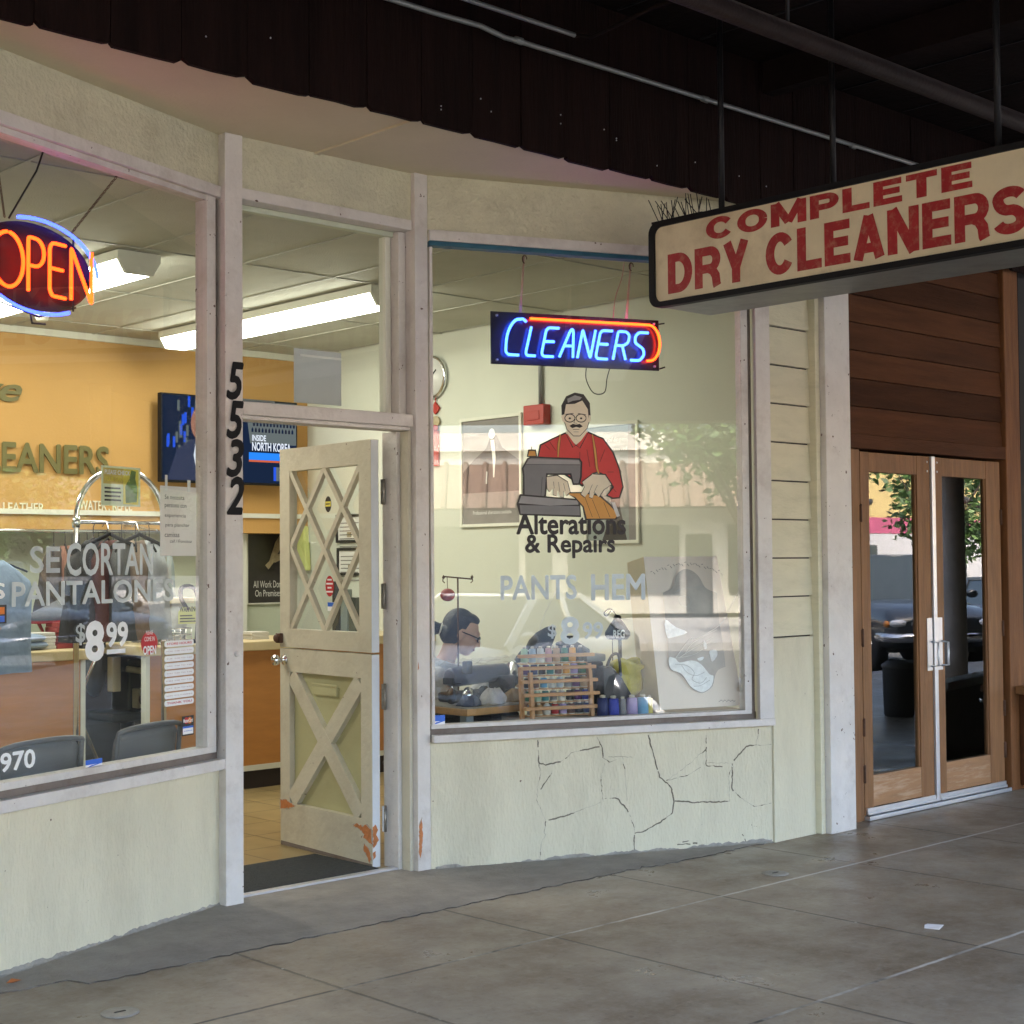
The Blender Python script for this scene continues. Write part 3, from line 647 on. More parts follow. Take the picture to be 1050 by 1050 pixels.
# ------------------------------------------------------------------ hanging sign
def block_text(b, txt, x0, x1, z0, z1, d, mt, tx, tz, gap, widths):
    """Heavy grotesque capitals drawn with a broad pen; tx / tz are the stem and bar weights."""
    arc = lambda cx, cy, rx, ry, a0, a1, n=14: [(cx+rx*math.cos(R(a0+(a1-a0)*i/n)), cy+ry*math.sin(R(a0+(a1-a0)*i/n))) for i in range(n+1)]
    tot = sum(widths.get(c, 1) for c in txt)+gap*(len(txt)-1); k = (x1-x0)/tot; H = z1-z0; x = x0; dd = [0]
    def ribbon(pts, X, W, wx=1, wz=1):
        P = [Vector((X+p[0]*W, z0+p[1]*H)) for p in pts]; L_, R_ = [], []
        for i, p in enumerate(P):
            a = (P[i]-P[i-1]).normalized() if i else None; c = (P[i+1]-P[i]).normalized() if i < len(P)-1 else None
            n1 = Vector((-a.y, a.x)) if a else None; n2 = Vector((-c.y, c.x)) if c else None
            n = (n1+n2).normalized() if a and c else (n1 or n2); m = 1/max(.5, n.dot(n1 if a else n2))
            o = Vector((n.x*tx*wx/2*m, n.y*tz*wz/2*m)); L_.append(p+o); R_.append(p-o)
        dd[0] += 1; q = d-.00006*dd[0]
        for i in range(len(P)-1): b.quad([(v.x, q, v.y) for v in (R_[i], R_[i+1], L_[i+1], L_[i])], mt)
    for c in txt:
        W = widths.get(c, 1)*k
        if c != ' ':
            sx, sz = tx/2/W, tz/2/H; l, r, lo, hi, md = sx, 1-sx, sz, 1-sz, .53
            rx, ry = .5-sx, .5-sz
            S_ = {'O': [arc(.5, .5, rx, ry, 0, 361, 30)], 'C': [arc(.5, .5, rx, ry, 33, 327, 26)],
             'M': [[(l, 0), (l, 1)], [(r, 0), (r, 1)], [(l*1.15, 1), (.5, .12)], [(1-l*1.15, 1), (.5, .12)]],
             'P': [[(l, 0), (l, 1)], [(l, hi), (.58, hi)]+arc(.62, (hi+.45)/2, r-.62, (hi-.45)/2, 90, -90, 10)+[(l, .45)]],
             'L': [[(l, 0), (l, 1)], [(l, lo), (1, lo)]], 'E': [[(l, 0), (l, 1)], [(l, lo), (1, lo)], [(l, hi), (.98, hi)], [(l, .51), (.92, .51)]],
             'T': [[(.5, 0), (.5, 1)], [(0, hi), (1, hi)]],
             'D': [[(l, 0), (l, 1)], [(l, hi), (.42, hi)]+arc(.44, .5, r-.44, ry, 90, -90, 16)+[(l, lo)]],
             'R': [[(l, 0), (l, 1)], [(l, hi), (.56, hi)]+arc(.6, (hi+.46)/2, r-.6, (hi-.46)/2, 90, -90, 10)+[(l, .46)], [(.52, .47), (.70, .40), (r-.03, .26), (r, .06), (r+.03, 0)]],
             'Y': [[(.5, 0), (.5, .42)], [(sx*1.05, 1), (.5, .36)], [(1-sx*1.05, 1), (.5, .36)]],
             'A': [[(sx*.95, 0), (.5, .98)], [(1-sx*.95, 0), (.5, .98)], [(.24, .25), (.76, .25)]],
             'N': [[(l, 0), (l, 1)], [(r, 0), (r, 1)], [(l*1.05, 1), (1-l*1.05, 0)]],
             'S': [arc(.5, .735, rx, .265-sz, 20, 180, 12)+arc(.5, .735, rx*.98, .235, 195, 255, 5)+arc(.5, .275, rx, .235, 75, 0, 6)+arc(.5, .275, rx, .275-sz, -8, -165, 12)]}[c]
            for st in S_: ribbon(st, x, W)
        x += W+gap*k
SX0, SX1, SY0, SY1, SZ0, SZ1 = 5.452, 5.832, 4.822, 2.72, 2.655, 3.062
SG = thing('hanging_sign', 'faded cream box sign lettered COMPLETE DRY CLEANERS in red, hung from the canopy', 'sign', (5.64, 3.73, 2.66))
FS = Matrix.Translation(Vector((SX0, SY0, 0))) @ Matrix.Rotation(R(-90), 4, 'Z')    # local x = from the left end outwards (-Y); depth = +X
Ls = SY0-SY1
b = MB(FS); r = .05; ring = []
def rr(x0, x1, z0, z1, r, n=6):
    out = []
    for cx_, cz_, a0 in ((x1-r, z1-r, 0), (x0+r, z1-r, 90), (x0+r, z0+r, 180), (x1-r, z0+r, 270)):
        for i in range(n+1):
            a = R(a0+90*i/n); out.append((cx_+r*math.cos(a), cz_+r*math.sin(a)))
    return out
def ringprism(b, outer, inner, d0, d1, mt):
    n = len(outer); vs = [(x, d0, z) for x, z in outer]+[(x, d0, z) for x, z in inner]+[(x, d1, z) for x, z in outer]+[(x, d1, z) for x, z in inner]; fs = []
    for i in range(n):
        j = (i+1) % n
        fs += [(i, j, n+j, n+i), (2*n+i, 3*n+i, 3*n+j, 2*n+j), (i, 2*n+i, 2*n+j, j), (n+i, n+j, 3*n+j, 3*n+i)]
    b.add(vs, fs, mt)
ringprism(b, rr(0, Ls, SZ0, SZ1, .055), rr(.034, Ls-.034, SZ0+.026, SZ1-.026, .04), -.012, .03, M['black'])
b.build('frame', SG)
b = MB(FS); b.prism(rr(.03, Ls-.03, SZ0+.02, SZ1-.02, .04), .0, .012, M['sign'])
for xx, za_, zb_ in ((.80, .05, .10), (.98, .28, .35), (1.33, .24, .30), (1.66, .03, .07)): b.box(xx, xx+.002, -.0003, 0, SZ0+za_, SZ0+zb_, M['sign'])
b.build('face_panel', SG)
b = MB(FS); b.prism(rr(.004, Ls-.004, SZ0+.004, SZ1-.004, .052), .031, SX1-SX0, M['sheet']); b.build('case', SG)
def sgn(x, y): 
    p = FS.inverted() @ oX(x, y, SX0); return p.x, p.z
b = MB(FS)
WD = {'M': 1.22, 'L': .86, 'E': .88, 'T': .92, 'P': .95, 'C': 1.04, 'O': 1.08, 'Y': 1.0, ' ': .42, 'R': 1.02, 'S': .98, 'N': 1.0, 'A': 1.02, 'D': 1.0}
a0, a1 = sgn(724, 240), sgn(997, 175); block_text(b, 'COMPLETE', a0[0], a1[0], SZ0+.270, SZ0+.372, -.0006, M['signred'], .047, .0255, .12, WD)
a0, a1 = sgn(685, 290), sgn(1050, 222); block_text(b, 'DRY CLEANERS', a0[0], a1[0]+.015, SZ0+.056, SZ0+.243, -.0006, M['signred'], .047, .041, .10, WD)
b.build('lettering', SG)
for yy, xx in ((4.40, 5.47), (4.02, 5.80), (3.02, 5.80), (3.02, 5.47)):
    b = MB(); b.tube([(xx, yy, SZ1-.02), (xx, yy, 4.03)], .014, M['blackmetal'], 8); b.build('hanger_rod', SG)
b = MB(); rnd = random.Random(5)
for i in range(26):
    y = SY0-.012-.30*i/26; x = SX0+rnd.uniform(.0, .10); a = rnd.uniform(-.05, .05); c = rnd.uniform(-.06, .04)
    b.tube([(x, y, SZ1-.005), (x+c, y-a+.01, SZ1+rnd.uniform(.07, .11))], .0022, M['blackmetal'], 5)
b.box(SX0, SX0+.10, SY0-.32, SY0-.01, SZ1-.004, SZ1+.006, M['blackmetal']); b.build('bird_spikes', SG)

# ------------------------------------------------------------------ neon signs
NB = emat('blue neon', (.025, .045, 1.0), .85); NBc = emat('pale blue neon', (.024, .085, 1.0), 1.15); NO = emat('orange red neon', (1.0, .026, .0025), 1.15); NR = emat('orange neon tube', (1.0, .03, .003), 1.3)
M['board_black'] = mat('black acrylic board', (.025, .025, .035), .16, var=.1)
M['board_red'] = mat('dark maroon backing', (.008, .003, .004), .5, var=.2, spec=.2)
def smoothpts(pts, n=6):
    out = []; P = [Vector(p) for p in pts]
    for i in range(len(P)-1):
        p0, p1, p2, p3 = P[max(i-1, 0)], P[i], P[i+1], P[min(i+2, len(P)-1)]
        for k in range(n):
            t = k/n; out.append(.5*((2*p1)+(-p0+p2)*t+(2*p0-5*p1+4*p2-p3)*t*t+(-p0+3*p1-3*p2+p3)*t**3))
    out.append(P[-1]); return out
def glyph(ch):
    """Strokes of a rounded neon capital in a unit box."""
    A = lambda *p: [tuple(q) for q in p]
    arc = lambda cx, cy, rx, ry, a0, a1, n=10: [(cx+rx*math.cos(R(a0+(a1-a0)*i/n)), cy+ry*math.sin(R(a0+(a1-a0)*i/n))) for i in range(n+1)]
    return {
        'O': [arc(.5, .5, .5, .5, 95, 445, 22)],
        'P': [[(0, 0), (0, 1)]+arc(.4, .74, .5, .26, 90, -90, 8)+[(.0, .48)]],
        'E': [[(.9, 1), (.15, 1)]+[(0, .9), (0, .55), (0, .1), (.15, 0), (.9, 0)], [(0, .52), (.75, .52)]],
        'N': [[(0, 0), (0, 1), (.95, 0), (.95, 1)]],
        'C': [[(.95, .93), (.7, 1.02)]+arc(.5, .5, .5, .5, 80, 200, 8)+[(.1, .08), (.3, 0), (.9, 0)]],
        'L': [[(.05, 1), (.0, .1), (.15, 0), (.9, 0)]],
        'A': [[(0, 0), (.42, .9), (.55, 1), (.68, .9), (1, 0)], [(.22, .4), (.86, .4)]],
        'R': [[(0, 0), (0, 1), (.6, 1), (.9, .88), (.9, .62), (.6, .5), (.1, .5)], [(.5, .5), (.95, 0)]],
        'S': [[(.95, 1), (.25, 1), (.02, .85), (.1, .62), (.8, .42), (.95, .2), (.7, 0), (.0, 0)]],
    }[ch]
def neon_letter(b, F, ch, x0, x1, z0, z1, d, r, mt, shear=0, nrm=None):
    for st in glyph(ch):
        pts = [((x0+(x1-x0)*p[0]+shear*(z1-z0)*p[1]), d, z0+(z1-z0)*p[1]) for p in st]
        # soften corners
        out = [pts[0]]
        for i in range(1, len(pts)-1):
            a, c, e = Vector(pts[i-1]), Vector(pts[i]), Vector(pts[i+1])
            k1 = min(.3, .010/max((a-c).length, 1e-6)); k2 = min(.3, .010/max((e-c).length, 1e-6))
            p1, p2 = c+(a-c)*k1, c+(e-c)*k2
            out += [p1, (p1+2*c+p2)/4, p2]
        out.append(pts[-1]); b.tube(out, r, mt, 8)
# OPEN
OS = thing('neon_open_sign', 'oval neon OPEN sign with orange letters inside a blue ring in the left display window', 'neon sign', tuple(FL @ Vector((-1.12, .10, 2.40))))
dS = .10
c_r = LW(101, 277, dS); ocx, ocz, orx, orz = -1.175, 2.525, .37, .175
ocx = LW(41, 272, dS)[0]; orx = c_r[0]-ocx; ocz = LW(41, 273, dS)[1]; orz = .178
b = MB(FL); b.prism([(ocx+orx*.97*math.cos(2*math.pi*i/40), ocz+orz*.93*math.sin(2*math.pi*i/40)) for i in range(40)], dS+.03, dS+.036, M['board_red']); b.build('backing', OS)
def ell_arc(a0, a1, n=30): return [(ocx+orx*math.cos(R(a0+(a1-a0)*i/n)), dS+.005, ocz+orz*math.sin(R(a0+(a1-a0)*i/n))) for i in range(n+1)]
b = MB(FL); b.tube(ell_arc(2, 110), .007, NB, 8); b.tube(ell_arc(-60, -190), .007, NB, 8); b.build('neon_tube', OS)
b = MB(FL); lw = .105
for ch, xa, xb in (('O', -9, 23), ('P', 28, 46), ('E', 50, 68), ('N', 72, 94)): neon_letter(b, FL, ch, LW(xa, 275, dS)[0], LW(xb, 275, dS)[0], ocz-.104, ocz+.100, dS-.005, .0068, NO)
b.build('neon_tube', OS)
b = MB(FL)
for x in (ocx-.22, ocx+.2): b.tube([(x, dS+.02, ocz-orz*.8), (x, dS+.02, ocz+orz*.85)], .004, M['blackmetal'], 6)
b.tube([(ocx-.25, dS+.025, ocz-orz*.72-.02), (ocx+.02, dS+.025, ocz-orz-.01), (ocx+.22, dS+.025, ocz-orz*.7)], .004, M['blackmetal'], 6)
b.tube([(ocx-.03, dS+.02, ocz-orz), (ocx-.02, dS+.02, ocz-orz-.04), (ocx+.05, dS+.02, ocz-orz-.035)], .004, M['blackmetal'], 6); b.build('bracket', OS)
b = MB(FL)
def chain(b, p, q, mt, n=26):
    p, q = Vector(p), Vector(q)
    for i in range(n):
        c = p+(q-p)*((i+.5)/n); d = (q-p).normalized(); s_ = d.cross(Vector((0, 1, 0) if i % 2 else (1, 0, 0))).normalized(); L_ = (q-p).length/n*.66
        b.tube([c+d*L_*math.cos(t)+s_*L_*.5*math.sin(t) for t in [2*math.pi*k/6 for k in range(6)]], .0018, mt, 4, closed=True)
ztop = 3.035
chain(b, (ocx+.17, dS, ocz+orz*.9), (ocx+.40, .06, ztop), M['rust']); b.build('chain', OS); b = MB(FL)
chain(b, (ocx-.18, dS, ocz+orz*.85), (ocx-.28, .06, ztop), M['rust']); b.build('chain', OS); b = MB(FL); b.tube([(ocx-.16, dS, ocz+orz*.85), (ocx-.05, .07, ocz+.35), (ocx-.02, .06, ztop)], .004, M['blackmetal'], 6); b.build('cord', OS)
# CLEANERS
CS = thing('neon_cleaners_sign', 'black board with pale blue neon CLEANERS under an orange tube in the right display window', 'neon sign', tuple(FR @ Vector((.82, .11, 2.43))))
dC = .11
p0, p1 = RW(503, 321, dC), RW(676, 376, dC); cx0, cx1, cz0, cz1 = p0[0], p1[0], 2.438, 2.70
b = MB(FR); b.box(cx0, cx1, dC, dC+.008, cz0, cz1, M['board_black']); b.build('board', CS, bevel=.002)
b = MB(FR); x = cx0+.055; H_ = .155; W_ = (cx1-cx0-.13)
ws = [('C', .105, .0, .2), ('L', .07, 0, .12), ('E', .085, 0, .12), ('A', .085, 0, .12), ('N', .085, 0, .12), ('E', .085, 0, .12), ('R', .085, 0, .12), ('S', .085, 0, .12)]
tot = sum(q[1] for q in ws)+.028*7; sc_ = W_/tot*.965
for ch, wd, _, _ in ws:
    hh = H_*1.16 if ch == 'C' else H_*.93
    neon_letter(b, FR, ch, x, x+wd*sc_, cz0+.045, cz0+.045+hh, dC-.028, .0068, NBc, shear=.22); x += (wd+.028)*sc_
b.build('neon_tube', CS)
b = MB(FR); zt_ = cz1-.032; zb_ = cz0+.045
pts = [(cx0+.20, dC-.028, zt_), (cx1-.07, dC-.028, zt_)]+[(cx1-.07+.06*math.sin(R(a)), dC-.028, (zt_+zb_)/2+(zt_-zb_)/2*math.cos(R(a))) for a in range(15, 180, 15)]+[(cx1-.085, dC-.028, zb_)]
b.tube(pts, .0065, NR, 8); b.build('neon_tube', CS)
for xx, zz in ((cx0+.03, cz0+.02), (cx0+.03, cz1-.02), (cx1-.03, cz0+.02), (cx1-.03, cz1-.02)): b = MB(FR); b.lathe([(.006, 0), (.006, .012)], (xx, dC, zz), M['alu'], 8, Matrix.Rotation(R(90), 3, 'X')); b.build('standoff', CS)
b = MB(FR); b.tube([(cx1, dC, cz1-.02), (cx1+.03, dC-.005, cz1-.015)], .004, M['blackmetal'], 6); b.build('lead_wire', CS); b = MB(FR); b.tube([(cx1, dC, cz0+.01), (cx1+.03, dC-.005, cz0+.02)], .004, M['blackmetal'], 6); b.build('lead_wire', CS)
pk = mat('dull pink cord', (.50, .30, .27), .7, var=.2, vs_=20)
for xx in (.17, .80):
    X_ = cx0+(cx1-cx0)*xx; b = MB(FR)
    for dx in (-.004, .004): b.tube([(X_+dx, dC, cz1), (X_+dx*.5, .05, 2.975)], .0022, pk, 5)
    b.tube([(X_+.012*math.cos(t), .045, 2.955+.02*math.sin(t)) for t in [k*.6 for k in range(9)]], .003, M['rust'], 5); b.build('hanging_cord', CS)
b = MB(FR); b.tube(smoothpts([(cx0+(cx1-cx0)*.72, dC, cz1), (cx0+(cx1-cx0)*.725, .09, 2.80), (cx0+(cx1-cx0)*.755, .07, 2.9), (cx0+(cx1-cx0)*.76, .05, 2.975)]), .0026, pk, 6); b.build('hanging_cord', CS); b = MB(FR)
xm = cx0+(cx1-cx0)*.56; b.tube(smoothpts([(xm, dC+.01, cz0), (xm, dC+.01, cz0-.06), (xm+.04, dC+.01, cz0-.125), (xm+.10, dC+.01, cz0-.12), (xm+.115, dC+.01, cz0-.05), (xm+.13, dC+.01, cz0)]), .0028, M['blackmetal'], 6)
b.build('power_cord', CS)
# ------------------------------------------------------------------ shop interior: walls, ceiling, lamps
YB = 9.9
b = MB(); b.box(-2.0, 7.1, YB, 10.2, 1.70, 3.1, M['orange']); b.box(-2.0, 7.1, YB-.02, YB-.001, 1.815, 1.85, M['railwhite']); b.box(-2.0, 7.1, YB-.025, YB-.001, 3.05, 3.098, M['railwhite'])
b.box(-2.0, 7.1, 10.201, 10.3, 0, 1.9, M['celadon']); b.box(6.56, 6.60, YB+.1, 10.2, 0, 1.70, M['railwhite'])
for xx in (4.55,): b.box(xx, xx+.004, YB-.001, YB+.01, 1.86, 3.05, M['counter'])
tag(b.build('wall_back'), kind='structure')
b = MB(); b.box(7.101, 7.138, 4.96, 10.3, 0, 3.2, M['wallcream']); tag(b.build('wall_side'), kind='structure')
b = MB(); b.box(-2.05, -2.0, 4.2, 10.3, 0, 3.2, M['wallcream']); tag(b.build('wall_left'), kind='structure')
M['ceil'] = mat('ceiling tile', (.50, .50, .42), .85, var=.08, vs_=2, bump=.5, bs=120, dark=(.40, .38, .29), dscale=3, damt=.4)
b = MB(); b.quad([(-2, 4.7, 3.1), (-2, 10.2, 3.1), (7.1, 10.2, 3.1), (7.1, 4.7, 3.1)], M['ceil'])
# cut the ceiling back to the display windows: the tile sheet stops behind the facade line
b = MB()
b.add([(-2, 4.75, 3.10), (.43, 4.75, 3.10), (3.64, 5.75, 3.10), (4.68, 5.75, 3.10), (6.5, 5.03, 3.10), (7.1, 5.03, 3.10), (7.1, 9.9, 3.10), (-2, 9.9, 3.10)], [(0, 7, 6, 5, 4, 3, 2, 1)], M['ceil'])
gm = mat('ceiling grid metal', (.44, .44, .37), .6, var=.3, vs_=3)
for i in range(-4, 12):
    x = 4.93+.61*i if False else 4.62+.61*i
    if -2 < x < 7.1:
        y0 = 5.78 if 3.5 < x < 4.8 else (5.7-(x-4.7)*.40+.12 if x >= 4.8 else 5.75-(3.64-x)*.31+.03)
        b.box(x, x+.014, y0, 9.9, 3.094, 3.099, gm)
for y in (5.82, 7.04, 8.26, 9.48):
    b.box(-2, 7.1, y, y+.014, 3.0935, 3.0988, gm)
tag(b.build('ceiling'), kind='structure')
LENS = emat('lit fluorescent lens', (1.0, .98, .86), 1.75)
for i, (x0, x1, y0, y1, lab) in enumerate([(3.93, 4.15, 7.12, 9.5, 'long fluorescent ceiling lamp behind the OPEN sign'), (5.53, 5.75, 7.05, 9.46, 'long fluorescent ceiling lamp seen through the window above the door'), (2.2, 2.48, 7.0, 9.4, 'added unseen fluorescent lamp brightening the far left side of the shop')]):  # last lamp is added out of view to brighten the room
    L_ = thing('ceiling_lamp', lab, 'lamp', ((x0+x1)/2, (y0+y1)/2, 3.09), 'fluorescent ceiling lamps')
    q = MB(); q.box(x0-.015, x1+.015, y0, y1, 3.045, 3.093, M['railwhite']); 
    for yy in (y0, y1-.02): q.add([(x0-.012, yy, 3.045), (x1+.012, yy, 3.045), (x1-.03, yy, 2.975), (x0+.03, yy, 2.975), (x0-.012, yy+.02, 3.045), (x1+.012, yy+.02, 3.045), (x1-.03, yy+.02, 2.975), (x0+.03, yy+.02, 2.975)], [(0, 1, 2, 3), (7, 6, 5, 4), (2, 6, 7, 3), (0, 3, 7, 4), (1, 5, 6, 2)], M['railwhite'])
    q.build('housing', L_)
    q = MB(); q.add([(x0-.008, y0+.021, 3.044), (x1+.008, y0+.021, 3.044), (x1-.034, y0+.021, 2.978), (x0+.034, y0+.021, 2.978), (x0-.008, y1-.021, 3.044), (x1+.008, y1-.021, 3.044), (x1-.034, y1-.021, 2.978), (x0+.034, y1-.021, 2.978)], [(2, 6, 7, 3), (0, 3, 7, 4), (1, 5, 6, 2)], LENS); q.build('lens', L_)
o = MB(); p = oY(43, 330, YB-.9); o.lathe([(.035, -.05), (.05, 0), (.04, .03)], (p.x, p.y, 3.05), M['railwhite'], 12); o.box(p.x-.02, p.x+.02, p.y-.02, p.y+.02, 3.07, 3.094, M['railwhite'])
tag(o.build('smoke_detector'), 'small white detector on the shop ceiling above the orange wall', 'detector')

# wall lettering on the orange bulkhead
M['olive3d'] = mat('dark olive raised letters', (.13, .115, .03), .5, var=.1)
M['whitelet'] = mat('white raised letters', (.72, .66, .50), .6, var=.05)
YW = YB-.003
def bw(x, y): p = oY(x, y, YW); return p.x, p.z
q = MB(); (xa, za), (xb, zb) = bw(0, 487), bw(110, 487); (_, zt) = bw(110, 459); wdt = xb-xa
q.text('CLEANERS', xb-wdt*8.05/6, xb, zb, zt, YW, M['olive3d'], bold=.03, depth=.02); tag(q.build('wall_lettering'), 'dark olive raised word CLEANERS on the orange back wall', 'lettering')
q = MB(); (xa, za), (xb, zb) = bw(-22, 413), bw(22, 413); (_, zt) = bw(22, 395); q.text('ve', xa, xb, zb, zt, YW, M['olive3d'], bold=.02, shear=.35, depth=.015); tag(q.build('wall_lettering'), 'slanted olive script high on the orange back wall', 'lettering')
q = MB(); (xa, za), (xb, zb) = bw(-32, 525), bw(45, 526); (_, zt) = bw(45, 516); q.text('SUEDE LEATHER', xa, xb, zb, zt, YW, M['whitelet'], bold=.01, depth=.008)
(xa, za), (xb, zb) = bw(81, 524), bw(135, 524); (_, zt) = bw(120, 514); tag(q.build('wall_lettering'), 'small white word LEATHER at the foot of the orange wall', 'lettering'); q = MB(); q.text('WATER . REPEL', xa, xb, zb, zt, YW, M['whitelet'], bold=.01, depth=.008)
tag(q.build('wall_lettering'), 'small white words WATER REPEL behind the cart arch on the orange wall', 'lettering')

# television
TVY = YB-.16
t0, t1 = oY(165, 402, TVY), oY(305, 500, TVY); tx0, tx1, tz0, tz1 = t0.x, t1.x, t1.z+.01, t0.z
TV = thing('television', 'wide flat television showing a news programme on the orange back wall', 'television', ((tx0+tx1)/2, TVY+.05, tz0))
q = MB(); q.box(tx0, tx1, TVY, TVY+.05, tz0, tz1, M['black']); q.build('bezel', TV, bevel=.004)
q = MB(); q.box(tx0+.3, tx1-.3, TVY+.051, YB-.001, tz0+.2, tz1-.2, M['blackmetal']); q.build('bracket', TV)
def scr(name, col, s): return emat(name, col, s*.085)
s_bg = scr('screen dark blue', (.008, .016, .04), 1); s_bl = scr('screen blue glow', (.02, .08, .6), 1.0); s_suit = scr('screen suit', (.012, .014, .028), 1); s_face = scr('screen skin', (.42, .20, .14), .7)
s_wh = scr('screen white', (.7, .75, .85), .9); s_bar = scr('screen blue bar', (.02, .20, .75), 1.0); s_or = scr('screen orange line', (.5, .1, .04), 1); s_grey = scr('screen crowd grey', (.10, .12, .12), 1)
q = MB(); ty = TVY-.001; w_, h_ = tx1-tx0, tz1-tz0
def T(u, v, k=0): return (tx0+.012+(w_-.024)*u, ty-.0005*k, tz0+.016+(h_-.028)*v)
def tq(us, mt, k): q.quad([T(u, v, k) for u, v in us], mt)
tq([(0, 0), (1, 0), (1, 1), (0, 1)], s_bg, 0)
rnd = random.Random(2)
for i in range(16):
    u = rnd.uniform(.02, .24); v = rnd.uniform(.45, .95); tq([(u, v-.08), (u+.018, v-.08), (u+.018, v+.05), (u, v+.05)], s_bl if i % 3 else s_grey, 1)
for i in range(9):
    u = rnd.uniform(.03, .2); v = rnd.uniform(.25, .5); tq([(u, v), (u+.02, v), (u+.02, v+.03), (u, v+.03)], s_grey, 1)
tq([(.03, 0), (.55, 0), (.52, .28), (.44, .46), (.36, .52), (.20, .48), (.10, .36)], scr('screen dark suit', (.02, .025, .05), 1.6), 2)
tq([(.235, .46), (.35, .46), (.32, .2), (.28, .02), (.25, .02), (.22, .3)], s_wh, 3); tq([(.28, .44), (.32, .44), (.31, .1), (.27, .1)], s_suit, 4)
tq([(.285+.085*math.cos(k*.314), .68+.22*math.sin(k*.314)) for k in range(20)], s_face, 3)
tq([(.64, .48), (1, .48), (1, 1), (.60, 1)], s_grey, 1)
for r_ in range(5):
    for c in range(13):
        u = .65+c*.026+.012*(r_ % 2); v = .62+.075*r_; tq([(u, v), (u+.015, v), (u+.015, v+.035), (u+.008, v+.06), (u, v+.035)], s_suit if (c+r_) % 3 else s_wh if r_ > 3 else s_bg, 2)
tq([(.63, .28), (1, .28), (1, .37), (.63, .37)], s_bar, 2); tq([(.63, .255), (1, .255), (1, .278), (.63, .278)], s_or, 2)
tq([(.82, .03), (.93, .03), (.93, .2), (.82, .2)], s_bl, 2); tq([(.84, .03), (.87, .03), (.87, .2), (.84, .2)], s_grey, 3)
q.text('INSIDE', T(.655, 0)[0], T(.76, 0)[0], T(0, .515)[2], T(0, .585)[2], ty-.002, s_wh, bold=.03)
q.text('NORTH KOREA', T(.655, 0)[0], T(.955, 0)[0], T(0, .395)[2], T(0, .495)[2], ty-.002, s_wh, bold=.03)
q.build('screen', TV)

# counter in two runs with an open passage
CY = 8.39
def counter(x0, x1, lab):
    C_ = thing('counter', lab, 'counter', ((x0+x1)/2, CY+.3, 0), 'service counters')
    q = MB(); q.box(x0+.03, x1-.03, CY, CY+.05, .15, .90, M['counter']); q.build('body', C_)
    q = MB(); q.box(x0, x0+.029, CY-.006, CY+.05, .0, .90, M['railwhite']); q.box(x1-.029, x1, CY-.006, CY+.05, 0, .90, M['railwhite']); q.box(x0+.03, x1-.03, CY-.004, CY-.0005, .13, .165, M['railwhite']); q.build('edge_trim', C_)
    q = MB(); q.box(x0+.03, x1-.03, CY+.012, CY+.05, .0135, .149, M['kick']); q.build('kick_board', C_)
    q = MB(); q.box(x0-.02, x1+.02, CY-.04, CY+.62, .902, .962, M['countertop']); q.build('top', C_, bevel=.006)
counter(1.2, 4.40, 'orange brown counter with a pale top left of the open passage')
counter(4.80, 7.095, 'orange brown counter with a pale top behind the open door')
q = MB(); q.quad([(2, CY-.3, .0165), (4.82, CY-.3, .0165), (4.82, 10.2, .0165), (2, 10.2, .0165)], M['dkfloor']); tag(q.build('rear_floor'), kind='structure')

# industrial machine standing in the passage
M['mgreen'] = mat('dark green enamel', (.035, .042, .036), .35, var=.15, bump=.05); M['beige'] = mat('beige plastic', (.5, .45, .30), .5, var=.06)
mp_ = oY(128, 745, 8.95); mx = mp_.x
MA = thing('industrial_machine', 'dark green pressing machine on a pedestal in the passage between the counters', 'machine', (mx, 8.95, 0))
q = MB(); q.lathe([(.16, .01), (.16, .04), (.05, .07), (.045, .5)], (mx+.02, 8.95, 0), M['mgreen'], 14); q.build('pedestal', MA)
q = MB(); q.box(mx-.16, mx+.2, 8.8, 9.15, .46, .52, M['mgreen']); q.box(mx-.02, mx+.14, 8.86, 9.1, .52, .86, M['mgreen']); q.box(mx-.22, mx+.14, 8.88, 9.08, .78, .95, M['mgreen']); q.ell((mx-.2, 8.98, .80), (.07, .10, .18), M['mgreen']); q.build('body', MA, bevel=.02, seg=3)
q = MB(); q.box(mx+.0, mx+.13, 8.79, 8.86, .545, .67, M['beige']); q.build('control_box', MA, bevel=.006); q = MB(); q.box(mx-.17, mx-.11, 8.80, 8.87, .66, .88, M['beige']); q.build('side_cover', MA, bevel=.006)
q = MB(); q.tube([(mx-.06, 8.82, .96), (mx+.18, 8.80, .90)], .022, M['beige'], 10); q.tube([(mx+.18, 8.80, .90), (mx+.23, 8.79, .88)], .018, M['black'], 10); q.tube([(mx-.06, 8.82, .80), (mx+.1, 8.79, .77)], .02, M['beige'], 10); q.build('handle', MA)
q = MB(); q.lathe([(.02, 0), (.05, .01), (.05, .035), (.02, .045)], (mx+.06, 8.80, .60), M['black'], 14, Matrix.Rotation(R(90), 3, 'X')); q.build('dial', MA)
dkp = mat('dark grey press cabinet', (.045, .046, .045), .6, var=.2, vs_=5)
q = MB(); q.box(mx-.55, mx+.75, 9.45, 9.85, .0, .98, dkp); q.box(mx-.5, mx+.7, 9.43, 9.449, .5, .92, M['kick']); q.build('x_')
o = bpy.data.objects['x_']; o.name = 'storage_cabinet'; tag(o, 'dark grey cabinet against the rear wall behind the machine', 'cabinet')

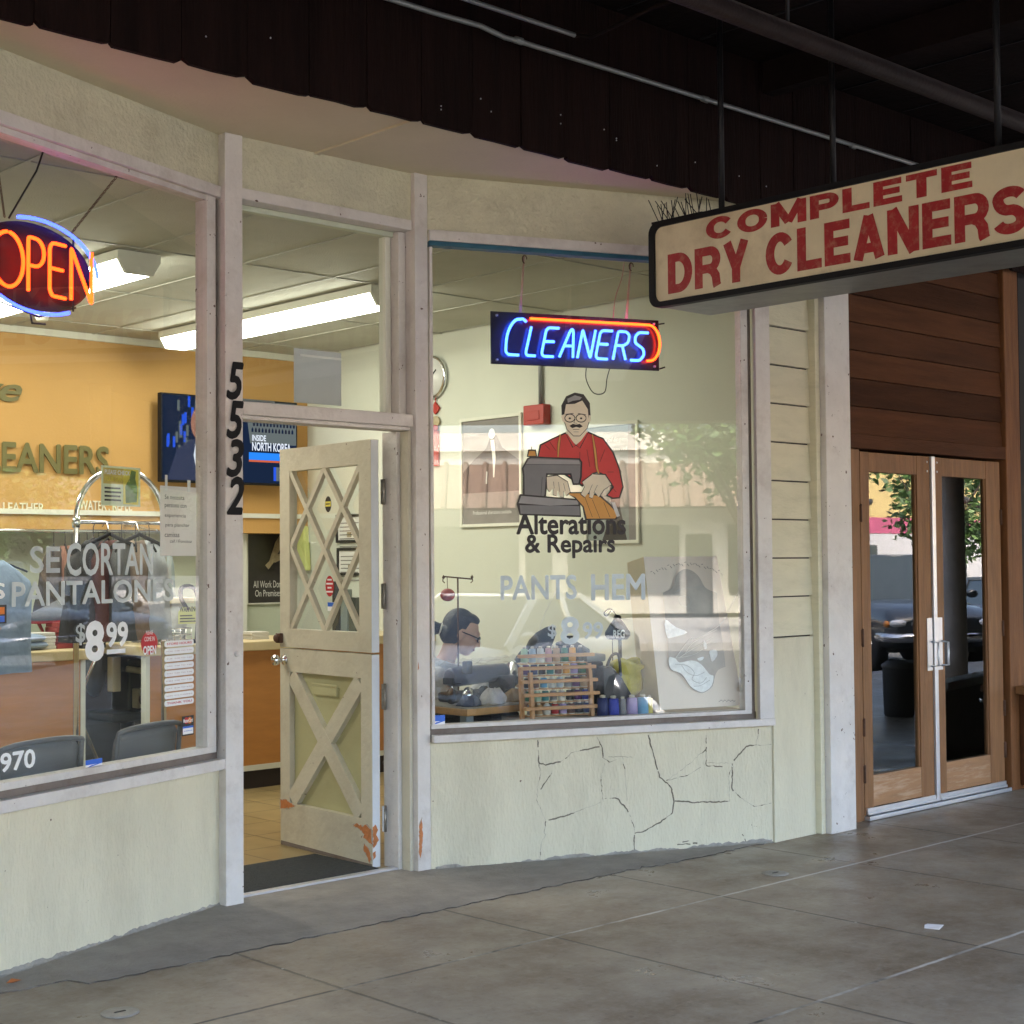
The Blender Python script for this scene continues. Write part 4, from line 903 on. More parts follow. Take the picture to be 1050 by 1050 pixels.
# garments
def garment_mat(n, c): return mat('cloth '+n, c, .85, var=.22, vs_=9, bump=.3, bs=30)
def garment(name, label, cat, loc, ang, col, wd=.40, ln=.55, hung=True, group=None, plastic=False, seed=1):
    r = random.Random(seed); Fm = frame(loc, ang)
    g = thing(name, label, cat, loc, group)
    q = MB(Fm); n = 14; vs = []; fs = []
    rows = [(0, .30), (-.03, .62), (-.07, .96), (-.16, 1.0), (-.35*ln/.55, .92), (-ln*.8, .94), (-ln, .97)]
    for zi, (z, k) in enumerate(rows):
        for i in range(n):
            a = 2*math.pi*i/n; rx = wd/2*k; ry = .035+.012*zi
            x = rx*math.copysign(abs(math.cos(a))**.7, math.cos(a)); y = ry*math.sin(a)*(1+.35*math.sin(5*a+seed+zi*.4))
            vs.append((x+r.uniform(-.006, .006), y, z-.06-.25*abs(x)*(zi < 3)))
    for zi in range(len(rows)-1):
        for i in range(n): fs.append((zi*n+i, (zi+1)*n+i, (zi+1)*n+(i+1) % n, zi*n+(i+1) % n))
    fs.append(tuple(range(n))); q.add(vs, fs, garment_mat(name+str(seed), col), True); q.build('cloth', g)
    h = MB(Fm); hk = [(0, 0, -.06), (0, 0, .0), (.012, 0, .018), (0, 0, .034), (-.014, 0, .022)]
    h.tube(smoothpts(hk, 4), .0025, M['blackmetal'], 6); h.tube([(-wd*.46, 0, -.13), (0, 0, -.055), (wd*.46, 0, -.13)], .006, M['black'], 6); h.build('hanger', g)
    return g
RX = 1.66   # rail height
q = MB(); q.tube([(2.6, 9.45, RX+.03), (5.6, 9.45, RX+.03)], .013, M['chrome'], 10)
for x in (2.7, 5.5): q.tube([(x, 9.45, RX+.03), (x, 9.45, 1.70), (x, 9.9, 1.75)], .009, M['chrome'], 8)
tag(q.build('clothes_rail'), 'chrome clothes rail under the orange bulkhead', 'clothes rail')
cols = [((.05, .04, .035), 'dark brown shirt'), ((.22, .10, .07), 'rust striped shirt'), ((.10, .085, .07), 'grey brown shirt'), ((.26, .17, .13), 'tan shirt'), ((.55, .56, .55), 'white shirt'), ((.45, .50, .54), 'pale grey shirt'), ((.10, .20, .23), 'teal shirt'), ((.25, .31, .33), 'slate shirt')]
xx = [3.98, 4.06, 4.14, 4.22, 4.36, 4.46, 4.66, 4.78]
for i, (c, nm) in enumerate(cols):
    p = Vector((xx[i]+.75, 9.45, RX-.0))
    garment('hanging_shirt', nm+' hanging on the chrome rail in the back of the shop', 'shirt', p, 62+rnd.uniform(-8, 8), c, .44, .5, seed=i+3, group='shirts on the rail')
for i in range(9):
    c = [(.30, .05, .06), (.06, .09, .20), (.50, .49, .44), (.12, .12, .13), (.36, .26, .14), (.16, .24, .16), (.58, .58, .56), (.10, .03, .05), (.28, .30, .36)][i]; nm = ['crimson blouse', 'navy jacket', 'cream dress', 'charcoal suit', 'camel coat', 'sage shirt', 'white gown', 'burgundy dress', 'blue grey suit'][i]
    garment('hanging_shirt', nm+' hanging on the chrome rail in the back of the shop', 'shirt', Vector((4.86+.065*i, 9.45+.02*(i % 3), RX)), 60+rnd.uniform(-14, 14), c, .42+.05*(i % 2), .5+.12*(i % 3), seed=60+i, group='shirts on the rail')
# chrome garment cart
cp0, cp1 = oY(78, 600, 7.6), oY(168, 600, 7.6); cx_0, cx_1 = cp0.x, cp1.x; ctop = oY(122, 481, 7.6).z
GC = thing('garment_cart', 'chrome garment cart with an arched top behind the left display window', 'cart', ((cx_0+cx_1)/2, 7.6, 0))
q = MB(); rad = (cx_1-cx_0)/2; zc = ctop-rad*1.05
q.tube([(cx_0, 7.6, .18), (cx_0, 7.6, zc)]+[((cx_0+cx_1)/2-rad*math.cos(R(a)), 7.6, zc+rad*1.05*math.sin(R(a))) for a in range(10, 180, 10)]+[(cx_1, 7.6, zc), (cx_1, 7.6, .18)], .0155, M['chrome'], 12); q.build('arch', GC)
zb_ = oY(120, 536, 7.6).z; q = MB(); q.tube([(cx_0, 7.6, zb_), (cx_1, 7.6, zb_)], .010, M['chrome'], 10)
for x in (cx_0, cx_1): q.lathe([(.02, -.03), (.024, 0), (.02, .03)], (x, 7.6, zb_), M['chrome'], 12)
q.build('hanging_bar', GC)
q = MB(); q.box(cx_0-.03, cx_1+.03, 7.4, 7.8, .16, .19, M['blackmetal']); q.build('base', GC, bevel=.01)
for x in (cx_0, cx_1):
    for y in (7.43, 7.77):
        q = MB(); q.lathe([(.05, -.015), (.06, -.01), (.06, .01), (.05, .015)], (x, y, .07), M['black'], 16, Matrix.Rotation(R(90), 3, 'Y')); q.tube([(x+.022, y, .07), (x+.022, y, .16)], .008, M['chrome'], 6); q.build('wheel', GC)
cart_c = [((.02, .02, .022), 'black coat', .52), ((.13, .04, .035), 'dark red jacket', .44), ((.10, .105, .11), 'charcoal jacket', .48), ((.30, .22, .16), 'tan jacket', .40), ((.40, .43, .46), 'grey shirt in clear wrap', .42)]
for i, (c, nm, wd) in enumerate(cart_c):
    garment('hanging_garment', nm+' hanging on the chrome garment cart', 'garment', Vector((cx_0+.10+.085*i, 7.6, zb_-.03)), 35+9*i, c, wd, .55, seed=20+i, group='garments on the cart')
garment('hanging_garment', 'light blue denim jacket hanging at the left end of the counter', 'garment', Vector((oY(12, 560, 8.0).x-.1, 8.0, oY(12, 562, 8.0).z)), 10, (.22, .30, .42), .46, .62, seed=40)
q = MB(); p = oY(12, 562, 8.0); q.tube([(p.x-.1, 8.0, p.z+.03), (p.x-.1, 8.4, p.z+.05), (p.x-.1, 8.45, .962)], .008, M['chrome'], 8); q.lathe([(.12, 0), (.12, .012), (.02, .02)], (p.x-.1, 8.5, .962), M['chrome'], 16)
tag(q.build('hook_stand'), 'thin chrome hook stand on the left counter holding a blue jacket', 'stand')
for i, (xo, zo, lab) in enumerate(((.16, 0, 'large black empty coat hanger at the front of the chrome cart'), (.34, -.02, 'large black empty coat hanger at the right end of the chrome cart'))):
    c_ = Vector((cx_0+xo, 7.53, zb_-.012)); q = MB(); q.tube(smoothpts([c_+Vector((-.21, 0, -.17)), c_+Vector((-.19, 0, -.135)), c_+Vector((-.03, 0, -.065)), c_+Vector((0, 0, -.05)), c_+Vector((.03, 0, -.065)), c_+Vector((.19, 0, -.135)), c_+Vector((.21, 0, -.17))]), .011, M['black'], 8)
    q.tube([c_+Vector((-.19, 0, -.145)), c_+Vector((.19, 0, -.145))], .007, M['black'], 8); q.tube(smoothpts([c_+Vector((0, 0, -.05)), c_+Vector((0, .02, -.01)), c_+Vector((.01, .06, .012)), c_+Vector((0, .085, -.01))]), .0035, M['chrome'], 6); tag(q.build('coat_hanger'), lab, 'hanger', 'coat hangers')
# things on the left counter
q = MB(); p = oY(24, 655, 8.55); dn = garment_mat('denim', (.20, .27, .38))
for i, (z, r_) in enumerate(((.99, .17), (1.03, .155))): q.ell((p.x, 8.6, z), (r_, .14, .034), dn, 18, 8)
tag(q.build('folded_jeans'), 'pile of pale blue folded denim on the left counter', 'clothes')
IB = oY(78, 633, 8.75)
BD = thing('stand_in_board', 'dark grey padded stand-in board with a red edge behind the left counter', 'stand-in board', (IB.x, 8.75, 0))  # solid board stands in for a dark dome taken for a car reflection
q = MB(); rd = garment_mat('red edge', (.30, .02, .03)); pad = garment_mat('grey pad', (.10, .105, .12)); x0, x1 = oY(28, 640, 8.75).x, oY(126, 640, 8.75).x; zc = IB.z
def ovalboard(b, x0, x1, y, w1, z0, z1, mt, dome=0):
    n = 28; vs = []; fs = []
    for lay, zz in enumerate((z0, z1)):
        for i in range(n):
            a = 2*math.pi*i/n; cx_ = (x0+x1)/2; rx = (x1-x0)/2
            xx_ = cx_+rx*math.cos(a); k = 1-.35*((xx_-x0)/(x1-x0)); vs.append((xx_, y+w1*math.sin(a)*k, zz))
    vs.append(((x0+x1)/2-.1, y, z1+dome))
    for i in range(n): fs.append((i, (i+1) % n, n+(i+1) % n, n+i)); fs.append((n+i, n+(i+1) % n, 2*n))
    fs.append(tuple(range(n))[::-1]); b.add(vs, fs, mt, True)
ovalboard(q, x0, x1, 8.75, .17, zc-.01, zc+.02, pad, .10); q.build('padded_top', BD)
q = MB(); ovalboard(q, x0+.01, x1+.015, 8.75, .172, zc-.03, zc-.011, rd); q.build('edge_band', BD)
q = MB(); cxm = (x0+x1)/2; q.tube([(cxm-.25, 8.75, zc-.02), (cxm+.25, 8.75, .02)], .012, M['chrome'], 8); q.tube([(cxm+.25, 8.77, zc-.02), (cxm-.25, 8.77, .02)], .012, M['chrome'], 8); q.build('leg', BD)
q = MB(); p = oY(95, 660, 8.5); q.box(p.x-.10, p.x+.06, 8.45, 8.6, .963, 1.06, M['black']); q.box(p.x-.09, p.x+.05, 8.448, 8.45, .99, 1.03, M['beige']); q.box(p.x-.1, p.x+.06, 8.56, 8.6, 1.06, 1.12, M['black']); tag(q.build('card_terminal', bevel=.006), 'small black payment terminal on the left counter behind the price lettering', 'terminal')
# right counter: wire tray with papers, warning tag, dark bag
p = oY(172, 652, 8.5)
WT = thing('wire_tray', 'silver wire tray of papers on the counter left of the doorway', 'tray', (p.x, 8.55, .963))
q = MB()
for z in (.975, 1.02, 1.06): q.tube([(p.x-.14, 8.45, z), (p.x+.14, 8.45, z), (p.x+.14, 8.7, z), (p.x-.14, 8.7, z)], .004, M['chrome'], 6, closed=True)
for k in range(8): q.tube([(p.x-.14+.04*k, 8.45, .97), (p.x-.14+.04*k, 8.45, 1.06)], .003, M['chrome'], 5)
q.build('basket', WT); q = MB(); pap = mat('paper', (.68, .68, .65), .8, var=.05)
for k in range(6): q.box(p.x-.12+.004*k, p.x+.11-.006*k, 8.47, 8.68, .972+.012*k, .975+.012*k, pap)
q.build('paper', WT)
p = oY(194, 627, 8.45)
WS = thing('warning_tag', 'yellow green WARNING card hanging from a black hook on the right counter', 'sign', (p.x, 8.47, .963))
M['lime'] = mat('yellow green card', (.56, .60, .20), .6, var=.05)
q = MB(); a0, a1 = oY(183, 640, 8.45), oY(204, 622, 8.45); q.prism([(a0.x, a0.z), (a1.x, a0.z), (a1.x, a1.z-.03), (a1.x-.03, a1.z), (a0.x+.03, a1.z), (a0.x, a1.z-.03)], 8.45, 8.453, M['lime'])
q.text('WARNING', a0.x+.008, a1.x-.008, a0.z+.075, a0.z+.11, 8.449, M['black'], bold=.02)
for k in range(3): q.box(a0.x+.01, a1.x-.01-.02*k, 8.4485, 8.449, a0.z+.012+.018*k, a0.z+.019+.018*k, M['black'])
q.build('card', WS); q = MB(); cxm = (a0.x+a1.x)/2
q.tube(smoothpts([(cxm, 8.46, a1.z-.02), (cxm-.04, 8.47, a1.z+.05), (cxm-.02, 8.5, a1.z+.12), (cxm+.06, 8.5, a1.z+.12), (cxm+.10, 8.5, a1.z+.03), (cxm+.10, 8.52, .97)]), .014, M['black'], 8); q.box(cxm+.0, cxm+.2, 8.46, 8.56, .963, .985, M['black']); q.build('hook', WS)
p = oY(178, 606, 8.6); q = MB(); q.ell((p.x, 8.62, 1.10), (.10, .09, .135), garment_mat('plastic wrap', (.42, .44, .45)), 14, 8); q.box(p.x-.1, p.x+.12, 8.55, 8.7, 1.215, 1.25, M['whitelet']); tag(q.build('wrapped_parcel'), 'grey wrapped parcel with a white box on the right counter', 'parcel')

for i, (px_, w_, h_, c, lab) in enumerate(((40, .16, .10, (.55, .54, .50), 'white paper stack on the left counter beside the folded denim'), (62, .10, .16, (.30, .05, .05), 'small red box on the left counter'), (262, .14, .05, (.50, .48, .42), 'pale order book on the right counter by the open door'))):
    p = oY(px_, 655, 8.62); q = MB()
    for k in range(5): q.box(p.x-w_/2+.004*((k*7) % 3), p.x+w_/2-.003*((k*5) % 3), 8.56, 8.72, .9625+h_*k/5, .9625+h_*(k+.93)/5, mat('counter item %d' % i, c, .7, var=.1))
    tag(q.build(['paper_stack', 'small_box', 'order_book'][i], bevel=.002), lab, ['paper', 'box', 'book'][i])
# posters
def framed(F, x0, x1, z0, z1, name, label, cat, art, fm, t=.012, d=-.004, grp=None):
    o = F @ Vector(((x0+x1)/2, d, z0)); th = thing(name, label, cat, tuple(o), grp)
    q = MB(F); ringprism(q, [(x0, z0), (x1, z0), (x1, z1), (x0, z1)], [(x0+t, z0+t), (x1-t, z0+t), (x1-t, z1-t), (x0+t, z1-t)], d-.016, d, fm); q.build('frame', th, bevel=.002)
    q = MB(F); art(q, x0+t, x1-t, z0+t, z1-t, d-.004); q.build('print', th); return th
M['dkprint'] = mat('dark photographic print', (.035, .030, .026), .3, var=.4, vs_=5); M['greyp'] = mat('warm grey print', (.20, .185, .17), .4, var=.25, vs_=4)
M['golden'] = mat('gold print', (.40, .33, .20), .5, var=.4, vs_=18); M['whitep'] = mat('white print', (.75, .74, .70), .5, var=.04); M['bluep'] = mat('grey green print', (.22, .25, .23), .4, var=.3, vs_=5)
def art1(q, x0, x1, z0, z1, d):
    q.box(x0, x1, d, d+.003, z0, z1, M['dkprint']); w_, h_ = x1-x0, z1-z0
    q.prism([(x0+w_*u, z0+h_*v) for u, v in ((.42, .45), (.52, .50), (.66, .72), (.86, .88), (.9, .80), (.8, .66), (.62, .48), (.5, .40))], d-.001, d, M['golden'])
    q.prism([(x0+w_*u, z0+h_*v) for u, v in ((.55, .55), (.95, .62), (.95, .55), (.65, .48))], d-.0012, d, M['golden'])
    q.text('All Work Done', x0+w_*.14, x0+w_*.86, z0+h_*.18, z0+h_*.265, d-.0005, M['whitep']); q.text('On Premises', x0+w_*.18, x0+w_*.80, z0+h_*.075, z0+h_*.155, d-.0005, M['whitep'])
I4 = Matrix.Identity(4); pa, pb = oY(252, 531, 10.19), oY(291, 619, 10.19)
framed(I4, pa.x, pb.x+.06, pb.z, pa.z, 'framed_poster', 'dark framed poster reading All Work Done On Premises below the television', 'poster', art1, M['railwhite'], d=10.19)
FW = Matrix.Translation(Vector((7.1, 0, 0))) @ Matrix.Rotation(R(-90), 4, 'Z')   # local x = -Y
def fw(x, y): p = FW.inverted() @ oX(x, y, 7.1); return p.x, p.z
def art2(q, x0, x1, z0, z1, d):
    q.box(x0, x1, d, d+.003, z0, z1, M['greyp']); w_, h_ = x1-x0, z1-z0; P = lambda l: [(x0+w_*u, z0+h_*v) for u, v in l]
    q.prism(P(((.0, .5), (.2, .62), (.42, .72), (.5, .84), (.6, .84), (.7, .72), (1, .58), (1, .30), (0, .30))), d-.0006, d, M['dkprint'])
    q.prism(P([(.52+.055*math.cos(k*.4), .86+.05*math.sin(k*.4)) for k in range(16)]), d-.0012, d, M['whitep'])
    q.prism(P(((.50, .80), (.56, .80), (.585, .64), (.56, .44), (.54, .44), (.535, .6))), d-.0012, d, M['whitep']); q.prism(P(((.42, .50), (.44, .50), (.43, .38), (.41, .38))), d-.0012, d, M['whitep'])
    q.text('Professional alterations available', x0+w_*.18, x0+w_*.85, z0+h_*.09, z0+h_*.125, d-.001, M['whitep'])
(xa, za), (xb, zb) = fw(473, 430), fw(537, 539)
framed(FW, xa, xb, zb, za, 'framed_poster', 'framed poster of a dark suited figure on the side wall under the clock', 'poster', art2, M['railwhite'], t=.022, grp='framed posters on the side wall')
def art3(q, x0, x1, z0, z1, d):
    q.box(x0, x1, d, d+.003, z0, z1, M['bluep']); w_, h_ = x1-x0, z1-z0
    q.box(x0+w_*.84, x1, d-.001, d-.0002, z0, z1, M['greyp'])
    q.text('cleaners of fine', x0+w_*.08, x0+w_*.7, z0+h_*.86, z0+h_*.90, d-.001, M['whitep'], shear=.2); q.text('clothes preserved', x0+w_*.2, x0+w_*.82, z0+h_*.77, z0+h_*.81, d-.001, M['whitep'], shear=.2)
    q.prism([(x0+w_*u, z0+h_*v) for u, v in ((.3, .0), (.8, .0), (.66, .3), (.7, .6), (.55, .7), (.45, .5), (.5, .25))], d-.0008, d, M['dkprint'])
(xa, za), (xb, zb) = fw(600, 436), fw(657, 557)
framed(FW, xa, xb, zb, za, 'framed_poster', 'grey green framed poster on the cream side wall behind the tailor decal', 'poster', art3, M['railwhite'], t=.022, grp='framed posters on the side wall')
def art4(q, x0, x1, z0, z1, d):
    q.box(x0, x1, d, d+.003, z0, z1, M['whitep'])
    for k in range(7): q.box(x0+.02, x1-.02-.02*(k % 3), d-.0008, d-.0002, z1-.05-.03*k, z1-.042-.03*k, M['greyp'])
    q.box(x0+(x1-x0)*.4, x0+(x1-x0)*.6, d-.0008, d-.0002, z0+.02, z0+.06, M['golden'])
for (a_, c_), lab in ((((346, 528), (372, 556)), 'framed certificate on the side wall, upper of the two seen through the lattice door'), (((347, 562), (373, 590)), 'framed certificate on the side wall, lower of the two seen through the lattice door')):
    (xa, za), (xb, zb) = fw(*a_), fw(*c_); framed(FW, xa, xb, zb, za, 'framed_certificate', lab, 'certificate', art4, M['black'], t=.02, grp='framed certificates')
(xa, za), (xb, zb) = fw(345, 596), fw(371, 655)
q = MB(FW)
for k in range(3): q.box(xa+(xb-xa)*k/3+.01, xa+(xb-xa)*(k+1)/3-.01, -.05, -.002, zb, za-.06*k, [M['dkprint'], M['bluep'], M['mgreen']][k])
tag(q.build('wall_rack', bevel=.004), 'dark wall rack of folders on the side wall behind the lattice door', 'rack')
q = MB(FW); (xa, za), (xb, zb) = fw(306, 540), fw(318, 585)
q.prism([(xa, za), (xb, za), (xb+.03, zb), (xa-.03, zb)], -.06, -.01, M['lime']); q.prism([(xa-.16, za+.02), (xa-.03, za+.02), (xa-.05, zb-.05), (xa-.15, zb-.05)], -.05, -.01, M['greyp']); tag(q.build('pinned_bag', bevel=.01), 'yellow green and grey bags pinned to the side wall behind the lattice door', 'bag')
# clock
c = fw(447, 387); CK = thing('wall_clock', 'round silver rimmed wall clock on the cream side wall', 'clock', tuple(FW @ Vector((c[0], -.03, c[1]))))
RXm = Matrix.Rotation(R(90), 3, 'X')
q = MB(FW); q.lathe([(.15, 0), (.158, .012), (.155, .03), (.142, .036), (.138, .028)], (c[0]-.02, -.001, c[1]), M['chrome'], 32, RXm); q.build('rim', CK)
q = MB(FW); q.lathe([(.137, .0285), (.137, .031)], (c[0]-.02, -.001, c[1]), M['whitep'], 32, RXm); q.build('dial', CK)
q = MB(FW); q.bar((c[0]-.02, -.034, c[1]), (c[0]-.02+.06, -.034, c[1]+.05), .01, .002, (0, 1, 0), M['black']); q.bar((c[0]-.02, -.037, c[1]), (c[0]-.02-.03, -.037, c[1]+.1), .007, .002, (0, 1, 0), M['black']); q.build('hand', CK)
# red knot ornament
M['redk'] = mat('red silk cord', (.42, .03, .02), .6, var=.2, vs_=40); c = fw(448, 408); c2 = fw(448, 478)
KN = thing('knot_ornament', 'red knotted good luck tassel hanging under the wall clock', 'ornament', tuple(FW @ Vector((c[0], -.02, c2[1]))))
q = MB(FW); q.tube([(c[0], -.012, c[1]+.02), (c[0], -.012, c[1]-.04)], .004, M['redk'], 6); q.prism([(c[0], c[1]-.03), (c[0]+.045, c[1]-.075), (c[0], c[1]-.12), (c[0]-.045, c[1]-.075)], -.02, -.006, M['redk']); q.build('knot', KN)
q = MB(FW); q.ell((c[0], -.015, c[1]-.17), (.05, .012, .04), M['golden'], 12, 8); q.ell((c[0], -.015, c[1]-.215), (.03, .012, .03), M['redk'], 12, 8); q.build('charm', KN)
q = MB(FW); q.prism([(c[0]-.028, c[1]-.24), (c[0]+.028, c[1]-.24), (c[0]+.032, c2[1]), (c[0]-.032, c2[1])], -.02, -.004, M['redk']); q.build('tassel', KN)
# fire alarm box and conduit
(xa, za), (xb, zb) = fw(544, 417), fw(565, 435); FB = thing('alarm_box', 'red alarm box at the foot of a conduit on the cream side wall', 'alarm box', tuple(FW @ Vector(((xa+xb)/2, -.03, zb))))
q = MB(FW); q.box(xa, xb, -.07, -.001, zb, za, mat('red enamel', (.38, .025, .015), .4, var=.08)); q.build('case', FB, bevel=.006)
q = MB(FW); q.box(xa+.04, xb-.04, -.074, -.0705, zb+.03, za-.04, bpy.data.materials['red enamel']); q.build('cover', FB, bevel=.002)
q = MB(FW); q.tube([((xa+xb)/2+.02, -.02, za), ((xa+xb)/2+.02, -.02, 3.09)], .014, M['conduit'], 10); q.build('conduit', FB)
# metal folding chairs inside the left window
cg = mat('grey metal chair enamel', (.11, .11, .115), .4, var=.1, vs_=6); 
def folding_chair(loc, ang, label):
    F = frame(loc, ang) @ Matrix.Scale(.9, 4); ch = thing('folding_chair', label, 'chair', loc, 'folding chairs in the left window')
    q = MB(F); n = 14; vs = []; fs = []
    for k, y in enumerate((0, .012)):
        for j in range(7):
            for i in range(n+1):
                u = -1+2*i/n; v = j/6; z = .56+.30*v - (.03*abs(u)**8 if v > .9 else 0)-.012*abs(u)**8*v; vs.append((u*.233*(1-.04*v), y-.035*(1-u*u)-.03*v+(.0), z))
    W2 = n+1
    for k in range(2):
        o = k*7*W2
        for j in range(6):
            for i in range(n): f = (o+j*W2+i, o+j*W2+i+1, o+(j+1)*W2+i+1, o+(j+1)*W2+i); fs.append(f if k == 0 else f[::-1])
    o = 7*W2
    for i in range(n): fs += [(i, o+i, o+i+1, i+1), (6*W2+i, 6*W2+i+1, o+6*W2+i+1, o+6*W2+i)]
    for j in range(6): fs += [(j*W2, (j+1)*W2, o+(j+1)*W2, o+j*W2), (j*W2+n, o+j*W2+n, o+(j+1)*W2+n, (j+1)*W2+n)]
    q.add(vs, fs, cg, True); q.build('backrest', ch)
    q = MB(F); q.tube(smoothpts([(-.235, .06, .30), (-.235, -.01, .55), (-.228, -.04, .81), (-.20, -.055, .855), (0, -.07, .868), (.20, -.055, .855), (.228, -.04, .81), (.235, -.01, .55), (.235, .06, .30)], 4), .012, cg, 8); q.build('back_frame', ch)
    q = MB(F); q.box(-.2, .2, .03, .42, .435, .455, cg); q.build('seat', ch, bevel=.008)
    for sx in (-1, 1):
        q = MB(F); q.tube([(sx*.235, -.02, .60), (sx*.235, .45, .01)], .011, cg, 8); q.build('leg', ch)
        q = MB(F); q.tube([(sx*.215, .38, .44), (sx*.215, -.05, .01)], .011, cg, 8); q.build('leg', ch)
p = FL @ Vector((onF(FL, 146, 770, .24)[0], .24, 0)); q_ = FL @ Vector((onF(FL, 36, 780, .24)[0], .24, 0))
folding_chair((p.x, p.y, 0.005), 22, 'grey folding chair behind the blue sticker in the left display window')
folding_chair((q_.x, q_.y, 0.005), 17, 'grey folding chair behind the digits 970 in the left display window')
# door mat
q = MB(); mm_ = mat('dark ribbed door mat', (.028, .032, .032), .9, var=.5, vs_=40, bump=.8, bs=120)
q.box(3.70, 4.52, 5.74, 6.25, .0140, .022, mm_); tag(q.build('door_mat', bevel=.003), 'dark speckled mat inside the open doorway', 'mat')
# ------------------------------------------------------------------ lettering and decals on the glass
def vinyl(name, col, a): return mat(name, col, .6, var=.08, vs_=15, alpha=a)
M['vinyl'] = vinyl('pale vinyl lettering', (.78, .84, .84), .56); M['vinylf'] = vinyl('faded vinyl lettering', (.74, .82, .86), .55); M['vinylw'] = vinyl('white vinyl lettering', (.86, .88, .87), .96)
def glass_text(F, P, win, txt, px0, px1, mt, label, bold=.02, name='lettering', cat=None):
    """px0 = lower left pixel, px1 = upper right pixel of the word as it stands on that pane"""
    u0, z0 = P(*px0); u1, z1 = P(*px1); q = MB(F); q.text(txt, u0, u1, z0, z1, .014, mt, bold=bold); o = q.build(name, win); return o
glass_text(FL, LW, winL, 'SE', (31, 588), (62, 560), M['vinylf'], '')
glass_text(FL, LW, winL, 'CORTAN', (69, 590), (157, 558), M['vinyl'], '', bold=.026)
glass_text(FL, LW, winL, 'PANTALONES', (13, 622), (178, 594), M['vinyl'], '', bold=.026)
glass_text(FL, LW, winL, '$', (78, 662), (88, 639), M['vinyl'], '')
glass_text(FL, LW, winL, '8', (89, 677), (106, 638), M['vinylw'], '', bold=.05)
glass_text(FL, LW, winL, '99', (110, 663), (131, 638), M['vinylw'], '', bold=.04)
u0, z0 = LW(110, 671); u1, z1 = LW(129, 667); q = MB(FL); q.box(u0, u1, .0135, .0145, z0, z0+.018, M['vinylw']); q.build('lettering', winL)
glass_text(FL, LW, winL, '970', (1, 792), (36, 768), M['vinylw'], '', bold=.03)
glass_text(FL, LW, winL, 'S', (-6, 614), (5, 598), M['vinylw'], '', bold=.03)
glass_text(FR, RW, winR, 'PANTS', (514, 615), (591, 590), M['vinylf'], '', bold=.03)
glass_text(FR, RW, winR, 'HEM', (607, 615), (661, 589), M['vinylf'], '', bold=.03)
glass_text(FR, RW, winR, '$', (562, 655), (571, 640), M['vinylf'], '')
glass_text(FR, RW, winR, '8', (576, 660), (593, 633), M['vinylf'], '', bold=.04)
glass_text(FR, RW, winR, '99', (598, 655), (618, 638), M['vinylf'], '', bold=.03)
# the tailor decal with Alterations & Repairs
dk_ = vinyl('brown black vinyl ink', (.022, .016, .016), .97); rd_ = vinyl('red vinyl ink', (.62, .05, .045), .95); sk_ = vinyl('pale skin vinyl ink', (.78, .69, .52), .96); gy_ = vinyl('grey vinyl ink', (.20, .195, .20), .96); tn_ = vinyl('orange tan vinyl ink', (.64, .31, .07), .96); hl_ = vinyl('mid grey vinyl ink', (.32, .31, .31), .96)
TD = thing('tailor_decal', 'window decal of a moustached tailor in a red shirt lettered Alterations & Repairs', 'decal', tuple(FR @ Vector((.77, .013, 1.49))))
class Dec:
    def __init__(s): s.b = MB(FR); s.k = 0
    def px(s, pts, mt):
        s.k += 1; d = .0135-.00012*s.k; P = [onF(FR, x, y, d) for x, y in pts]; s.b.quad([(u, d, z) for u, z in P], mt)
    def ln(s, pts, wd, mt):
        s.k += 1; d = .0135-.00012*s.k; P = [Vector((*onF(FR, x, y, d), 0)) for x, y in pts]; h = wd*.0051/2
        L_, R_ = [], []
        for i, p in enumerate(P):
            a, c = P[max(i-1, 0)], P[min(i+1, len(P)-1)]; t = (c-a).normalized(); n = Vector((-t.y, t.x, 0))*h*(.55 if i in (0, len(P)-1) else 1); L_.append(p+n); R_.append(p-n)
        for i in range(len(P)-1): s.b.quad([(v.x, d, v.y) for v in (L_[i], L_[i+1], R_[i+1], R_[i])], mt)
def ov(cx, cy, rx, ry, n=22, a0=0, a1=360): return [(cx+rx*math.cos(R(a0+(a1-a0)*i/n)), cy+ry*math.sin(R(a0+(a1-a0)*i/n))) for i in range(n+(a1-a0 < 360))]
# pixel offsets of the decal drawing come from a 3.889x enlargement whose corner is at (430, 340)
Z = lambda *l: [(430+x/3.889, 340+y/3.889) for x, y in l]
D = Dec()
D.px(Z((470, 500), (480, 450), (530, 425), (585, 400), (625, 450), (672, 398), (735, 425), (775, 480), (800, 545), (815, 620), (800, 665), (770, 668), (745, 655), (770, 620), (740, 575), (710, 562), (690, 570), (650, 620), (560, 560), (520, 505)), dk_)
D.px(Z((476, 498), (486, 455), (532, 430), (585, 407), (625, 456), (670, 404), (732, 430), (770, 484), (795, 548), (809, 618), (796, 660), (772, 662), (752, 652), (777, 620), (745, 572), (712, 557), (688, 565), (650, 610), (565, 555), (525, 502)), rd_)
D.px(Z((583, 402), (600, 385), (660, 385), (672, 400), (650, 430), (625, 452), (602, 430)), sk_)
D.px(Z((590, 408), (625, 456), (618, 470), (580, 415)), rd_); D.px(Z((668, 402), (628, 458), (640, 462), (684, 410)), rd_)
D.ln(Z((583, 405), (612, 462), (625, 452), (640, 465), (674, 402)), 1.0, dk_)
fc = Z((572, 330), (578, 290), (610, 268), (650, 272), (675, 300), (680, 345), (668, 385), (640, 415), (615, 415), (590, 390), (580, 360))
D.px([(x+(x-591)*.05, y+(y-430)*.04) for x, y in fc], dk_); D.px(fc, sk_)
